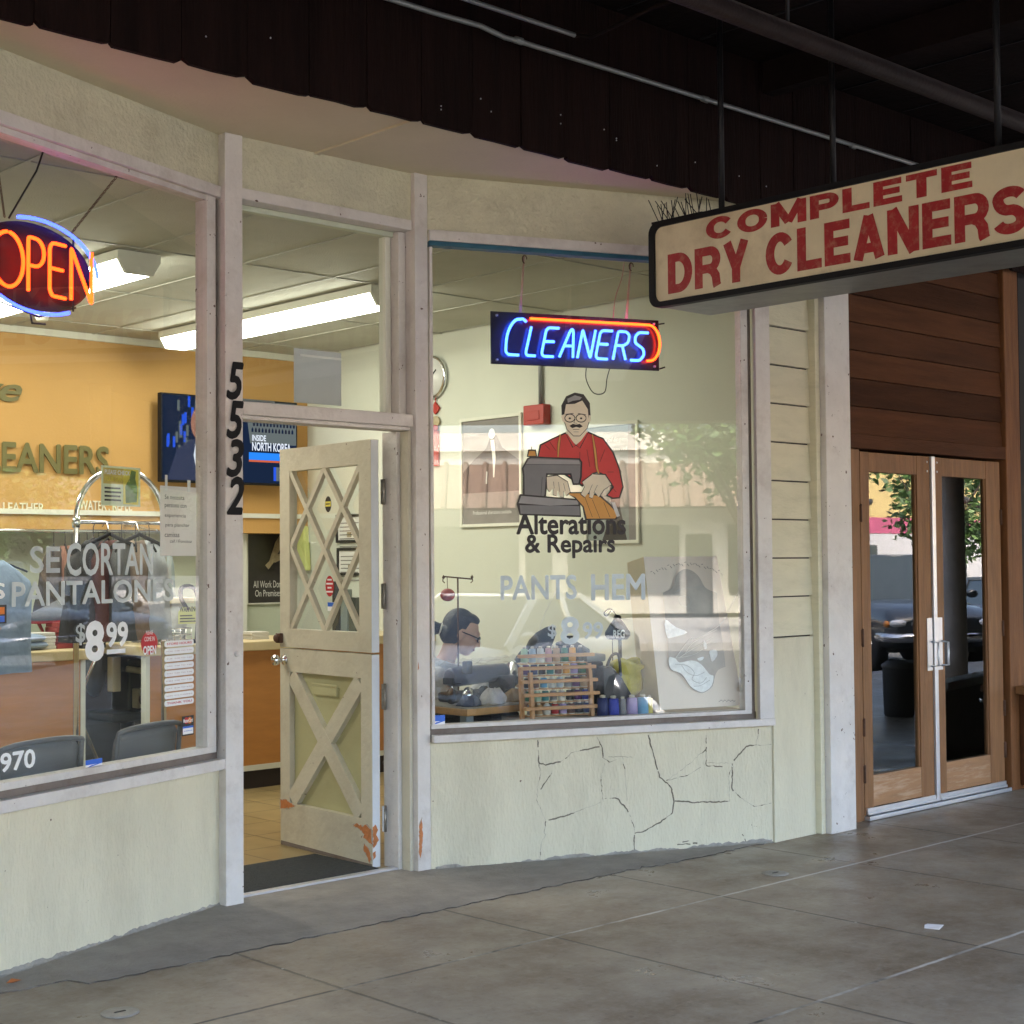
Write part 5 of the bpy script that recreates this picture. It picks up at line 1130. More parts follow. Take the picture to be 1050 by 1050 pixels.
D.px(Z((568, 345), (566, 295), (585, 258), (620, 243), (655, 250), (680, 285), (683, 340), (675, 350), (672, 310), (650, 275), (620, 288), (585, 290), (578, 330)), dk_)
D.px(Z((590, 268), (620, 254), (648, 262), (640, 272), (612, 276), (592, 284)), hl_)
D.px(Z((565, 335), (576, 330), (580, 362), (570, 358)), sk_); D.px(Z((684, 335), (676, 333), (674, 362), (682, 358)), sk_)
for cx_ in (600, 645):
    D.ln([(430+x/3.889, 340+y/3.889) for x, y in ov(cx_, 345, 20, 16, 20, 0, 359.9)], .9, dk_); D.px(Z(*ov(cx_, 346, 5, 4, 8)), dk_)
D.ln(Z((620, 342), (626, 342)), .8, dk_); D.ln(Z((582, 330), (615, 326)), 1.1, dk_); D.ln(Z((632, 326), (664, 332)), 1.1, dk_)
D.ln(Z((622, 348), (616, 364), (630, 366)), .7, dk_)
D.px(Z((598, 376), (612, 368), (625, 371), (640, 368), (652, 378), (640, 384), (625, 380), (610, 385)), dk_); D.ln(Z((612, 390), (638, 390)), .8, dk_); D.ln(Z((615, 400), (635, 400)), .6, dk_)
for pts in (((562, 410), (556, 450), (553, 500)), ((690, 410), (700, 470), (708, 545), (716, 566))):
    D.ln(Z(*pts), 3.0, dk_); D.ln(Z(*pts), 2.2, tn_)
for pts in (((500, 450), (520, 470)), ((740, 470), (720, 520)), ((775, 560), (750, 560)), ((640, 480), (640, 560)), ((668, 470), (680, 540)), ((520, 440), (545, 475)), ((760, 610), (785, 640))): D.ln(Z(*pts), .8, dk_)
# machine
D.px(Z((430, 505), (445, 498), (640, 505), (650, 520), (648, 580), (640, 612), (612, 612), (600, 572), (512, 572), (506, 655), (500, 668), (412, 660), (412, 575), (408, 545)), dk_)
D.px(Z((434, 510), (447, 504), (636, 511), (643, 522), (641, 578), (634, 605), (616, 605), (606, 565), (506, 565), (499, 650), (494, 660), (420, 654), (419, 572), (416, 545)), gy_)
D.px(Z((440, 508), (636, 514), (640, 528), (425, 528)), hl_)
D.ln(Z((425, 530), (640, 532)), .6, dk_); D.ln(Z((490, 580), (485, 655)), .7, dk_)
D.px(Z((388, 688), (400, 648), (640, 668), (645, 740), (400, 732)), dk_); D.px(Z((396, 684), (406, 655), (634, 674), (634, 690), (520, 694)), hl_); D.px(Z((400, 692), (638, 696), (640, 733), (404, 726)), gy_)
D.px(Z((428, 500), (434, 470), (465, 470), (470, 500)), dk_); D.px(Z((434, 496), (438, 476), (461, 476), (465, 496)), tn_); D.ln(Z((448, 458), (448, 470)), 1.5, dk_)
# cloth and hands
D.px(Z((580, 640), (650, 640), (720, 650), (765, 690), (800, 730), (785, 750), (660, 752), (650, 700), (620, 665)), dk_); D.px(Z((586, 645), (650, 645), (716, 656), (760, 694), (792, 730), (780, 745), (668, 746), (656, 698), (622, 660)), tn_)
for pts in (((690, 670), (720, 745)), ((660, 660), (690, 740)), ((735, 680), (760, 740))): D.ln(Z(*pts), .8, dk_)
D.px(Z((765, 680), (780, 680), (800, 735), (788, 740)), bpy.data.materials['pale vinyl lettering'])
for hand in (((508, 580), (550, 575), (590, 600), (600, 640), (585, 655), (574, 635), (575, 660), (560, 658), (552, 632), (548, 655), (534, 650), (534, 625), (520, 640), (510, 625)), ((650, 600), (690, 570), (740, 572), (765, 610), (735, 630), (715, 660), (700, 640), (690, 664), (678, 660), (680, 635), (660, 660), (645, 648), (660, 620))):
    cx_ = sum(p[0] for p in hand)/len(hand); cy_ = sum(p[1] for p in hand)/len(hand)
    D.px(Z(*[(x+(x-cx_)*.07, y+(y-cy_)*.08) for x, y in hand]), dk_); D.px(Z(*hand), sk_)
for pts in (((555, 600), (560, 640)), ((575, 605), (582, 635)), ((535, 598), (538, 625)), ((690, 610), (675, 645)), ((710, 612), (695, 645))): D.ln(Z(*pts), .7, dk_)
D.b.build('print', TD)
for txt, a, c in (('Alterations', (530, 547.5), (641, 527)), ('& Repairs', (539, 566.5), (630, 548.5))):
    u0, z0 = RW(*a); u1, z1 = RW(*c); q = MB(FR); q.text(txt, u0, u1, z0-(.027 if 'R' in txt else 0), z1, .0125, dk_, bold=.035); q.build('lettering', TD)
# stickers and papers
stk_blue = mat('blue sticker', (.03, .14, .62), .4, var=.05); stk_white = mat('white sticker', (.85, .86, .86), .5, var=.04); stk_red = mat('red sticker', (.50, .02, .03), .45, var=.06); stk_blk = mat('black sticker', (.015, .015, .018), .4); stk_or = mat('orange sticker', (.7, .18, .02), .45); stk_yel = mat('yellow sticker', (.80, .70, .10), .5, var=.05); stk_grn = mat('green sticker print', (.12, .22, .035), .5, var=.4, vs_=40); stk_grey = mat('pink grey ink', (.42, .20, .22), .5); stk_tape = mat('clear tape', (.6, .58, .5), .4, alpha=.6)
paper_w = mat('white paper notice', (.85, .80, .78), .75, var=.03, vs_=8)
def onglass(F, P, name, label, cat, x0, y1, x1, y0, grp=None):
    """thing whose local rectangle comes from its top-left / bottom-right pixels on that pane"""
    u0, z0 = P(x0, y0, .016); u1, z1 = P(x1, y1, .016)
    return thing(name, label, cat, tuple(F @ Vector(((u0+u1)/2, .016, z0))), grp), u0, u1, z0, z1
t, u0, u1, z0, z1 = onglass(FL, LW, 'paper_notice', 'white paper notice in Spanish taped inside the left display window', 'notice', 167, 500, 204, 570)
q = MB(FL); q.box(u0, u1, .030, .031, z0, z1, paper_w); W_ = u1-u0; H_ = z1-z0
for k, (s, xa, xb) in enumerate((('Se necesita', .12, .66), ('persona con', .12, .72), ('experiencia', .12, .70), ('para planchar', .14, .80), ('camisas', .12, .52))):
    zz = z1-H_*(.19+.135*k); q.text(s, u0+W_*xa, u0+W_*xb, zz, zz+H_*.065, .0295, M['black'])
q.text('call / Francisca', u0+W_*.26, u0+W_*.86, z0+H_*.19, z0+H_*.235, .0295, M['black'], shear=.3); q.build('sheet', t)
q = MB(FL); q.box(u0+.03, u0+.045, .029, .0298, z1-.02, z1+.045, stk_white); q.box(u1-.06, u1-.04, .029, .0298, z1-.02, z1+.03, stk_white); q.build('tape', t)
t, u0, u1, z0, z1 = onglass(FL, LW, 'yellow_sticker', 'square yellow green sticker with a green figure asking customers to check garments', 'sticker', 106, 480, 146, 518)
q = MB(FL); q.box(u0, u1, .027, .028, z0, z1, mat('pale green sticker border', (.75, .82, .58), .5)); W_ = u1-u0; H_ = z1-z0
q.box(u0+W_*.05, u1-W_*.05, .0265, .0269, z0+H_*.55, z1-H_*.05, mat('mustard sticker', (.62, .48, .10), .5, var=.1)); q.box(u0+W_*.55, u1-W_*.05, .0262, .0264, z0+H_*.05, z1-H_*.05, stk_yel)
q.text('PLEASE CHECK', u0+W_*.08, u0+W_*.72, z1-H_*.21, z1-H_*.1, .0259, stk_white, bold=.03); q.text('YOUR GARMENT', u0+W_*.08, u0+W_*.72, z1-H_*.38, z1-H_*.27, .0259, stk_yel, bold=.03)
for k in range(4): q.box(u0+W_*.08, u0+W_*(.50-.02*(k % 2)), .0262, .0265, z0+H_*(.12+.10*k), z0+H_*(.165+.10*k), M['black'])
q.prism([(u0+W_*a, z0+H_*c) for a, c in ((.62, .08), (.9, .12), (.92, .45), (.86, .72), (.88, .9), (.76, .93), (.72, .75), (.6, .5))], .0256, .026, stk_grn); q.build('print', t)
t, u0, u1, z0, z1 = onglass(FL, LW, 'round_sticker', 'red oval sticker with white wording near the left window middle', 'sticker', 144, 647, 161, 672)
q = MB(FL); cu, cz = (u0+u1)/2, (z0+z1)/2; q.prism([(cu+(u1-u0)/2*math.cos(k*.2618), cz+(z1-z0)/2*math.sin(k*.2618)) for k in range(24)], .0125, .0135, stk_red)
q.text('PLEASE', u0+.03, u1-.03, cz+.035, cz+.05, .0121, stk_white); q.text('COME IN', u0+.02, u1-.02, cz+.008, cz+.026, .0121, stk_white); q.text('OPEN', u0+.012, u1-.012, cz-.045, cz-.012, .0121, stk_white, bold=.04); q.build('print', t)
t, u0, u1, z0, z1 = onglass(FL, LW, 'hours_sticker', 'tall white store hours sticker of stacked rounded rows in the left window corner', 'sticker', 168, 655, 198, 726)
n = 9; hh = (z1-z0)/n; q = MB(FL)
for k in range(n):
    a, c = z1-hh*(k+1)+.004, z1-hh*k-.002
    pts = [(x, zz) for x, zz in rr(u0, u1, a, c, (c-a)*.42, 4)]; q.prism(pts, .0125, .0135, stk_white)
    if k == 0: q.text('STORE HOURS', u0+.014, u1-.014, a+.008, c-.007, .012, stk_red, bold=.02)
    elif k == n-1: q.text('THANK YOU', u0+.014, u1-.014, a+.008, c-.007, .012, stk_red, bold=.02)
    else:
        q.text(['MON', 'TUE', 'WED', 'THU', 'FRI', 'SAT', 'SUN'][k-1], u0+.012, u0+.05, a+.010, c-.010, .012, stk_grey); q.text(['7:00 TO 7:00', '7:00 TO 7:00', '7:00 TO 7:00', '7:00 TO 7:00', '7:00 TO 7:00', '8:00 TO 6:00', 'CLOSED'][k-1], u0+.062, u1-.012, a+.010, c-.010, .012, stk_grey)
q.build('print', t)
t, u0, u1, z0, z1 = onglass(FL, LW, 'card_sticker', 'black orange blue and white payment card sticker under the store hours', 'sticker', 186, 733, 198, 755)
q = MB(FL); q.box(u0, u1, .0125, .0135, z0, z1, stk_blk); zm = (z0+z1)/2+.002; W_ = u1-u0; cz = (zm+z1)/2; r_ = (z1-zm)*.36
q.prism([(u0+W_*.36+r_*math.cos(k*.4), cz+r_*math.sin(k*.4)) for k in range(16)], .0119, .0123, stk_red); q.prism([(u0+W_*.64+r_*math.cos(k*.4), cz+r_*math.sin(k*.4)) for k in range(16)], .0115, .0118, stk_or)
q.text('MasterCard', u0+W_*.1, u1-W_*.1, cz-.008, cz+.008, .0113, stk_white, bold=.02)
q.box(u0+W_*.06, u1-W_*.06, .0119, .0123, z0+.006, zm-.004, stk_white); q.text('VISA', u0+W_*.15, u1-W_*.15, z0+.018, zm-.022, .0117, stk_blue, bold=.04, shear=.2); q.box(u0+W_*.06, u1-W_*.06, .0116, .0118, zm-.012, zm-.004, stk_blue); q.build('print', t)
t, u0, u1, z0, z1 = onglass(FL, LW, 'card_sticker', 'orange and blue payment card sticker at the far left edge of the left window', 'sticker', -10, 620, 6, 640)
q = MB(FL); q.box(u0, u1, .0125, .0135, z0, z1, stk_blk); q.box(u0, u1-.01, .0119, .0123, (z0+z1)/2, z1-.008, stk_or); q.box(u0, u1-.01, .0119, .0123, z0+.006, (z0+z1)/2-.006, stk_blue); q.build('print', t)
for F, P, (x0, y1, x1, y0), lab in ((FL, LW, (87, 777, 104, 790), 'blue and white sticker at the bottom of the left display window'), (FR, RW, (443, 733, 456, 746), 'blue and white sticker in the lower corner of the right display window')):
    t, u0, u1, z0, z1 = onglass(F, P, 'blue_sticker', lab, 'sticker', x0, y1, x1, y0)
    q = MB(F); q.box(u0, u1, .0125, .0135, z0, z1, stk_white); H_ = z1-z0; W_ = u1-u0; q.box(u0, u1, .0118, .0124, z0+H_*.5, z1, stk_blue); q.prism([(u0+W_*.05, z0+H_*.2), (u0+W_*.5, z0+H_*.35), (u1-W_*.05, z0+H_*.5), (u1-W_*.05, z0+H_*.56), (u0+W_*.3, z0+H_*.42)], .0114, .0117, stk_blue); q.build('print', t)
# on the dutch door glass
def ondoor(px, py):
    Fi = HA.inverted(); o = Fi @ CP; v = Fi.to_3x3() @ ray(px, py); k = (-.028-o.y)/v.y; p = o+v*k; return p.x, p.z
for nm, (cx_, cy_), rx, rz, lab, mt in (('oval_sticker', (336.5, 517), .028, .04, 'small black and yellow oval sticker on the lattice door glass', stk_blk), ('oval_sticker', (338, 601), .037, .052, 'red oval sticker on the lattice door glass', stk_red)):
    u, z = ondoor(cx_, cy_); t = thing(nm, lab, 'sticker', tuple(HA @ Vector((u, -.027, z-rz)))); q = MB(HA)
    q.prism([(u+rx*math.cos(k*.2618), z+rz*math.sin(k*.2618)) for k in range(24)], -.0285, -.0275, mt)
    if mt is stk_blk: q.box(u-.024, u+.024, -.0272, -.0268, z-.012, z+.014, stk_yel); q.box(u-.018, u+.018, -.0266, -.0264, z-.002, z+.004, stk_blk)
    else:
        for k, w_ in enumerate((.02, .03, .018, .03)): q.box(u-w_, u+w_, -.0272, -.0269, z+.028-.02*k, z+.036-.02*k, stk_white)
    q.build('print', t)
u, z = ondoor(340, 622); t = thing('small_sticker', 'small blue and white sticker low on the lattice door glass', 'sticker', tuple(HA @ Vector((u, -.027, z-.02)))); q = MB(HA); q.box(u-.035, u+.035, -.0285, -.0275, z-.022, z+.022, stk_white); q.box(u-.034, u+.034, -.0273, -.027, z+.0, z+.021, stk_blue); q.build('print', t)
# card taped in the transom
p0, p1 = oY(302, 411, 5.755), oY(350, 362, 5.755); q = MB(); gc = mat('grey card', (.62, .65, .67), .8, var=.04); q.box(p0.x, p1.x, 5.757, 5.760, 2.195, p1.z, gc); q.box(p0.x+.03, p1.x, 5.754, 5.757, p1.z-.035, p1.z-.025, stk_white)
tag(q.build('grey_card'), 'blank grey card leaning in the window above the door', 'card')
q = MB(); q.box(3.71, 3.96, 5.77, 5.80, 2.176, 2.195, mat('pale blue folded cloth', (.25, .30, .36), .8, var=.2)); tag(q.build('folded_cloth', bevel=.005), 'pale blue folded cloth lying on the rail above the door', 'cloth')
# ------------------------------------------------------------------ right display window contents
LZ = .672
q = MB(FR); q.box(.52, 1.80, .055, .42, .62, LZ, mat('display shelf', (.30, .26, .2), .6, var=.15)); q.box(.54, .58, .35, .40, .0, .62, M['railwhite']); q.box(1.74, 1.78, .35, .40, 0, .62, M['railwhite'])
tag(q.build('display_shelf'), 'low display shelf just inside the right window under the thread rack', 'shelf')
# sewing table
tc = G(479, 727.5, .735); TX0, TY0 = tc.x, tc.y
ST = thing('sewing_table', 'wood edged sewing table with grey legs behind the right display window', 'table', (TX0+.45, TY0+.28, 0))
tw_ = mat('honey wood edge', (.40, .22, .08), .5, var=.2, vs_=6, stretch=(1, 8, 8)); tt = mat('grey table top', (.20, .19, .17), .5, var=.15)
q = MB(); q.box(TX0+.002, TX0+.62, TY0+.002, TY0+.56, .70, .734, tw_); q.build('edge', ST, bevel=.003); q = MB(); q.box(TX0+.006, TX0+.616, TY0+.006, TY0+.556, .7342, .739, tt); q.build('top', ST)
lg = mat('blue grey steel', (.16, .20, .24), .45, metal=.3, var=.1)
for x in (.05, .54):
    for y in (.06, .48): q = MB(); q.box(TX0+x-.025, TX0+x+.025, TY0+y-.025, TY0+y+.025, 0, .699, lg); q.build('leg', ST, bevel=.004)
q = MB(); q.box(TX0+.15, TX0+.5, TY0+.15, TY0+.45, .42, .68, M['black']); q.tube([(TX0+.2, TY0+.1, .66), (TX0+.3, TY0+.05, .4), (TX0+.45, TY0+.08, .12)], .012, M['blackmetal'], 8); q.build('motor', ST, bevel=.02)
# covered sewing machine on it
MZ = .7395; mc = mat('purple grey enamel', (.05, .048, .065), .3, var=.15, coat=.3)
a = oY(452, 690, TY0+.33); bb = oY(506, 684, TY0+.28)
SM = thing('sewing_machine', 'dark sewing machine under a crumpled clear plastic cover on the wood edged table', 'sewing machine', (TX0+.3, TY0+.28, MZ))
q = MB(); ax = a.x+.055; az = .865
q.box(ax-.02, ax+.42, TY0+.20, TY0+.40, MZ, MZ+.05, M['black']); q.build('bed', SM, bevel=.012)
q = MB(); q.tube([(ax+.0, TY0+.33, az), (ax+.06, TY0+.33, az+.003), (ax+.36, TY0+.29, az+.015)], [.047, .052, .045], mc, 18); q.box(ax+.28, ax+.39, TY0+.24, TY0+.34, MZ+.05, az, mc); q.build('arm', SM, bevel=.01)
q = MB(); q.box(ax-.01, ax+.05, TY0+.29, TY0+.37, MZ+.09, az, M['black']); q.tube([(ax+.02, TY0+.33, MZ+.09), (ax+.02, TY0+.33, MZ+.05)], .006, M['chrome'], 8); q.box(ax+.045, ax+.085, TY0+.24, TY0+.28, az+.02, az+.085, M['black']); q.build('needle_head', SM, bevel=.006)
q = MB(); q.lathe([(.0, 0), (.06, .0), (.068, .012), (.06, .03), (.02, .034)], (ax+.40, TY0+.29, az+.0), M['chrome'], 18, Matrix.Rotation(R(90), 3, 'Y')); q.build('hand_wheel', SM)
q = MB(); rnd = random.Random(9)
for k in range(4):
    x = TX0+.06+.11*k; q.tube([(x, TY0+.17+rnd.uniform(0, .03), MZ+.025), (x+.04, TY0+.22+rnd.uniform(0, .03), MZ+.06)], rnd.uniform(.022, .036), M['chrome'] if k % 3 == 1 else M['black'], 12)
q.build('attachment', SM)
# crumpled clear cover
pm = bpy.data.materials.new('clear plastic cover'); pm.use_nodes = True; pb = pm.node_tree.nodes['Principled BSDF']; pb.inputs['Base Color'].default_value = (.75, .78, .85, 1); pb.inputs['Roughness'].default_value = .12; pb.inputs['Alpha'].default_value = .14; pb.inputs['Specular IOR Level'].default_value = .9
rnd = random.Random(4); nx, ny = 26, 14; vs = []; fs = []
for j in range(ny+1):
    for i in range(nx+1):
        u, v = i/nx, j/ny; x = ax-.09+u*.60; s = math.sin(math.pi*v); y = TY0+.03+v*.46-.02*s
        z = MZ+.01+(.215+.03*math.sin(u*9+1)*.4-.10*abs(u-.45)**1.5)*s**.55+.012*math.sin(u*31+v*17)*s+.008*math.sin(u*13-v*29)*s; vs.append((x, y+.01*math.sin(u*40), z))
for j in range(ny):
    for i in range(nx): k = j*(nx+1)+i; fs.append((k, k+1, k+nx+2, k+nx+1))
q = MB(); q.add(vs, fs, pm, True); q.build('plastic_cover', SM)
q = MB(); p = oY(540, 670, TY0+.1); gcl = garment_mat('grey cloth bag', (.07, .075, .085))
Tb = Matrix.Rotation(R(-33), 3, Vector((.68, .73, 0))); Tc = Matrix.Rotation(R(36), 3, Vector((.68, .73, 0)))
GBp = oY(548, 667, TY0+.15)
rightv = Vector((Rt.x, Rt.y, 0)).normalized(); fwd = Vector((Fw.x, Fw.y, 0)).normalized()
pts = []; 
for (dx, dz, r_) in ((-.10, -.055, .012), (-.06, -.03, .03), (-.03, .0, .026), (.0, .015, .050), (.05, .055, .056), (.085, .10, .035), (.10, .125, .012)): pts.append((GBp+rightv*dx+Vector((0, 0, dz)), r_))
q.tube([p_[0] for p_ in pts], [p_[1] for p_ in pts], gcl, 12); q.build('x_'); o = bpy.data.objects['x_']; o.name = 'tied_cloth_bag'; tag(o, 'dark grey cloth bundle tied with white cord above the thread rack', 'cloth bag')
q = MB(); c0 = pts[2][0]; q.tube([c0+rightv*.028*math.cos(t)+fwd*.028*math.sin(t)+Vector((0, 0, -.01*math.cos(t))) for t in [k*.4 for k in range(16)]], .004, M['whitep'], 6, closed=True); q.tube(smoothpts([c0+rightv*.02, c0+rightv*.03+Vector((0, 0, -.06)), c0+rightv*.025+Vector((0, 0, -.16))]), .003, M['whitep'], 6); q.tube([c0+rightv*.01, GBp+rightv*.06+Vector((0, 0, .2)), GBp+rightv*.12+Vector((0, 0, .32))], .0015, M['whitep'], 5); q.build('cord', o, loc=(0, 0, 0))
def crumple(nm, lab, c, rx, ry, rz, col, seed):
    r = random.Random(seed); n, h = 22, 9; vs = []; fs = []; ph = [r.uniform(0, 6.28) for _ in range(6)]
    for j in range(h):
        v = j/(h-1)
        for i in range(n):
            t_ = 2*math.pi*i/n; k = (1-v**2.2)**.5*(1+.18*math.sin(3*t_+ph[0]+2*v)+.12*math.sin(7*t_+ph[1]-3*v)); vs.append((c[0]+rx*k*math.cos(t_), c[1]+ry*k*math.sin(t_), c[2]+rz*v*(1+.25*math.sin(4*t_+ph[2])*(v < .9))))
    for j in range(h-1):
        for i in range(n): fs.append((j*n+i, j*n+(i+1) % n, (j+1)*n+(i+1) % n, (j+1)*n+i))
    fs.append(tuple(range(n))[::-1]); q = MB(); q.add(vs, fs, garment_mat(nm+str(seed), col), True); tag(q.build(nm), lab, 'cloth', 'fabric pieces on the sewing table')
crumple('fabric_piece', 'crumpled white cloth on the sewing table in front of the covered machine', (TX0+.27, TY0+.10, MZ+.0005), .07, .05, .075, (.62, .58, .56), 1)
crumple('fabric_piece', 'crumpled tan cloth on the sewing table beside the thread rack', (TX0+.46, TY0+.12, MZ+.0005), .09, .06, .06, (.36, .24, .12), 2)
crumple('fabric_piece', 'dark blue folded cloth at the window end of the sewing table', (TX0+.10, TY0+.10, MZ+.0005), .06, .05, .05, (.03, .04, .08), 3)
# thread stand with a red pincushion
ps = oY(470, 690, TY0+.40); pt = oY(466, 592, TY0+.40)
TSd = thing('thread_stand', 'thin thread stand with hooks and a hanging red pincushion beside the seamstress', 'thread stand', (ps.x, ps.y, MZ))
q = MB(); q.tube([(ps.x, ps.y, MZ), (ps.x, ps.y, pt.z)], .0045, M['rust'], 8); q.lathe([(.05, 0), (.05, .008), (.01, .014)], (ps.x, ps.y, MZ), M['blackmetal'], 14); q.build('pole', TSd)
q = MB(); e = rightv*.075; cpt = Vector((ps.x, ps.y, pt.z)); q.tube([cpt-e+Vector((0, 0, .005)), cpt+e-Vector((0, 0, .01))], .004, M['rust'], 6)
for s in (-1, 1): q.tube([cpt+e*s+Vector((0, 0, .012)), cpt+e*s*1.05+Vector((0, 0, -.02)), cpt+e*s*.9+Vector((0, 0, -.03))], .003, M['rust'], 6); q.ell(cpt+e*s, (.008, .008, .008), M['rust'], 8, 6)
q.build('cross_bar', TSd)
q = MB(); pc = oY(459, 610, TY0+.40); q.ell((pc.x, pc.y, pc.z), (.04, .04, .034), mat('red satin', (.40, .035, .03), .5, var=.25, vs_=20), 14, 10); q.tube([cpt-e*.75, (pc.x, pc.y, pc.z+.03)], .002, M['rust'], 5)
q.build('pincushion', TSd)
# thread rack with its spools
rk = mat('pine rack wood', (.46, .235, .09), .55, var=.18, vs_=5)
u0, _ = onF(FR, 536, 700, .16); u1, _ = onF(FR, 611, 700, .16)
RK = thing('thread_rack', 'stepped pine thread rack full of coloured spools inside the right window', 'rack', tuple(FR @ Vector(((u0+u1)/2, .16, LZ))))
q = MB(FR)
def upright(b, u, d, z1, lean): b.bar((u, d, LZ+.001), (u, d+lean, z1), .026, .018, (1, 0, 0), rk)
ztop = onF(FR, 608, 680, .2)[1]
upright(q, u0+.012, .20, ztop-.01, .02); upright(q, u1-.012, .20, ztop, .02); upright(q, u0+.04, .13, LZ+.235, .03); upright(q, u1-.035, .13, LZ+.235, .03); q.build('upright', RK)
rows = [(.02, .12), (.085, .14), (.15, .16), (.215, .18), (.275, .20)]
for dz, d in rows: q = MB(FR); q.box(u0-.006, u1+.008, d-.012, d+.018, LZ+dz+.03, LZ+dz+.047, rk); q.build('shelf_rail', RK, bevel=.002)
q = MB(FR)
for dz, d in rows: q.box(u0+.02, u1-.02, d+.019, d+.085, LZ+dz-.004, LZ+dz, rk)
q.build('spool_shelf', RK)
TH = {'white': (.6, .6, .58), 'mint': (.35, .5, .36), 'pale blue': (.40, .50, .60), 'dusty pink': (.5, .28, .30), 'tan': (.42, .28, .14), 'navy': (.02, .03, .12), 'forest green': (.02, .14, .06), 'orange yellow': (.65, .30, .02), 'black': (.015, .015, .018), 'plum': (.10, .03, .14), 'red': (.42, .02, .02), 'teal': (.02, .20, .22), 'grey': (.22, .22, .23), 'brown': (.12, .05, .025), 'lilac': (.38, .30, .55), 'sky blue': (.08, .30, .52), 'royal blue': (.03, .05, .38), 'yellow': (.55, .45, .06)}
thm = {k: mat(k+' thread', c, .6, var=.12, vs_=60, stretch=(1, 1, 12)) for k, c in TH.items()}; core = mat('spool plastic', (.55, .5, .4), .5)
def spool(u, d, z, color, label, grp, r=.021, h=.062):
    o_ = FR @ Vector((u, d, z)); s = thing('thread_spool', label, 'spool', tuple(o_), grp)
    q = MB(); q.lathe([(r*.72, .004), (r, .007), (r*.96, h*.5), (r*.86, h*.92), (r*.5, h*.94)], o_, thm[color], 12); q.build('thread', s)
    q = MB(); q.lathe([(r*1.02, 0), (r*1.02, .004), (r*.45, .005)], o_, core, 12); q.lathe([(r*.45, h*.941), (r*.5, h*1.05), (r*.3, h*1.08)], o_, core, 10); q.build('core', s); return s
rowcol = [['grey', 'tan', 'white', 'red', 'lilac', 'brown', 'black', 'navy'], ['forest green', 'mint', 'teal', 'grey', 'white', 'black', 'plum', 'royal blue'], ['black', 'brown', 'sky blue', 'white', 'pale blue', 'grey', 'plum', 'tan'], ['plum', 'navy', 'black', 'teal', 'brown', 'orange yellow', 'lilac', 'forest green'], ['mint', 'pale blue', 'white', 'dusty pink', 'tan', 'forest green', 'orange yellow', 'black']]
rn = ['bottom', 'second', 'middle', 'fourth', 'top']
for (dz, d), cl, nm in zip(rows, rowcol, rn):
    for i, c in enumerate(cl): spool(u0+.045+(u1-u0-.09)*i/7, d+.05, LZ+dz+.0005, c, f'{c} thread spool on the {nm} shelf of the pine rack', 'spools on the thread rack', r=.0195, h=.078 if nm == 'top' else .056)
for x, c, r_, h_ in ((618, 'navy', .034, .105), (629, 'royal blue', .034, .10), (638.5, 'grey', .022, .095), (648, 'lilac', .034, .10), (659, 'sky blue', .034, .10), (666, 'yellow', .02, .095)):
    u, _ = onF(FR, x, 735, .11); spool(u, .11, LZ+.0005, c, f'fat {c} thread cone on the display shelf right of the pine rack', 'thread cones in a row', r=r_*.92, h=h_)
for y, c in ((688, 'red'), (698, 'dusty pink'), (706, 'red')):
    pass
# dark green machine head, black bag, lamp, yellow bag, box
c = FR @ Vector((onF(FR, 583, 672, .33)[0], .33, 0)); 
IM = thing('overlock_machine', 'dark green industrial sewing machine head behind the thread rack', 'sewing machine', (c.x, c.y, LZ))
q = MB(FR); uu = onF(FR, 583, 672, .33)[0]; zz = onF(FR, 583, 667, .33)[1]
q.box(uu-.09, uu+.09, .28, .40, LZ, LZ+.06, M['mgreen']); q.box(uu+.03, uu+.09, .29, .39, LZ+.06, zz, M['mgreen']); q.build('bed', IM, bevel=.012)
q = MB(FR); q.tube([(uu-.095, .34, zz-.04), (uu-.06, .34, zz-.02), (uu+.05, .34, zz-.005), (uu+.10, .34, zz-.03)], [.02, .042, .05, .04], bpy.data.materials['dark green enamel'], 14); q.ell((uu-.02, .34, zz+.035), (.05, .03, .018), M['mgreen'], 12, 6); q.tube([(uu-.08, .34, zz-.02), (uu-.085, .34, zz+.03)], .004, M['chrome'], 6); q.tube([(uu+.01, .34, zz+.04), (uu+.01, .34, zz+.075)], .006, M['blackmetal'], 6); q.tube([(uu-.015, .34, zz+.07), (uu+.035, .34, zz+.07)], .006, M['blackmetal'], 6); q.build('arm', IM)
uu = onF(FR, 606, 676, .36)[0]; q = MB(FR); z6 = onF(FR, 606, 674, .36)[1]; q.box(uu-.05, uu+.05, .31, .41, LZ, z6-.02, M['black']); q.box(uu-.06, uu+.06, .30, .42, z6-.019, z6+.02, mat('grey machine cap', (.14, .16, .17), .5)); tag(q.build('motor_unit', bevel=.01), 'small grey topped motor unit behind the right end of the thread rack', 'motor')
BB = FR @ Vector((onF(FR, 632, 700, .2)[0], .2, LZ)); q = MB(FR); u9, z9 = onF(FR, 631, 697, .24); lth = mat('black bag leather', (.012, .012, .016), .4, var=.3, bump=.4, bs=12)
q.prism([(u9-.085, LZ+.03), (u9+.10, LZ+.06), (u9+.075, LZ+.10), (u9+.02, LZ+.19), (u9-.04, LZ+.25), (u9-.085, LZ+.24)], .20, .30, lth); q.tube(smoothpts([(u9-.05, .24, LZ+.24), (u9-.02, .24, LZ+.30), (u9+.02, .24, LZ+.30), (u9+.03, .24, LZ+.19)]), .008, lth, 8); q.box(u9-.085, u9+.10, .2, .3, LZ, LZ+.032, M['blackmetal'])
tag(q.build('black_bag', bevel=.02), 'black slumped bag between the thread rack and the yellow bag', 'bag')
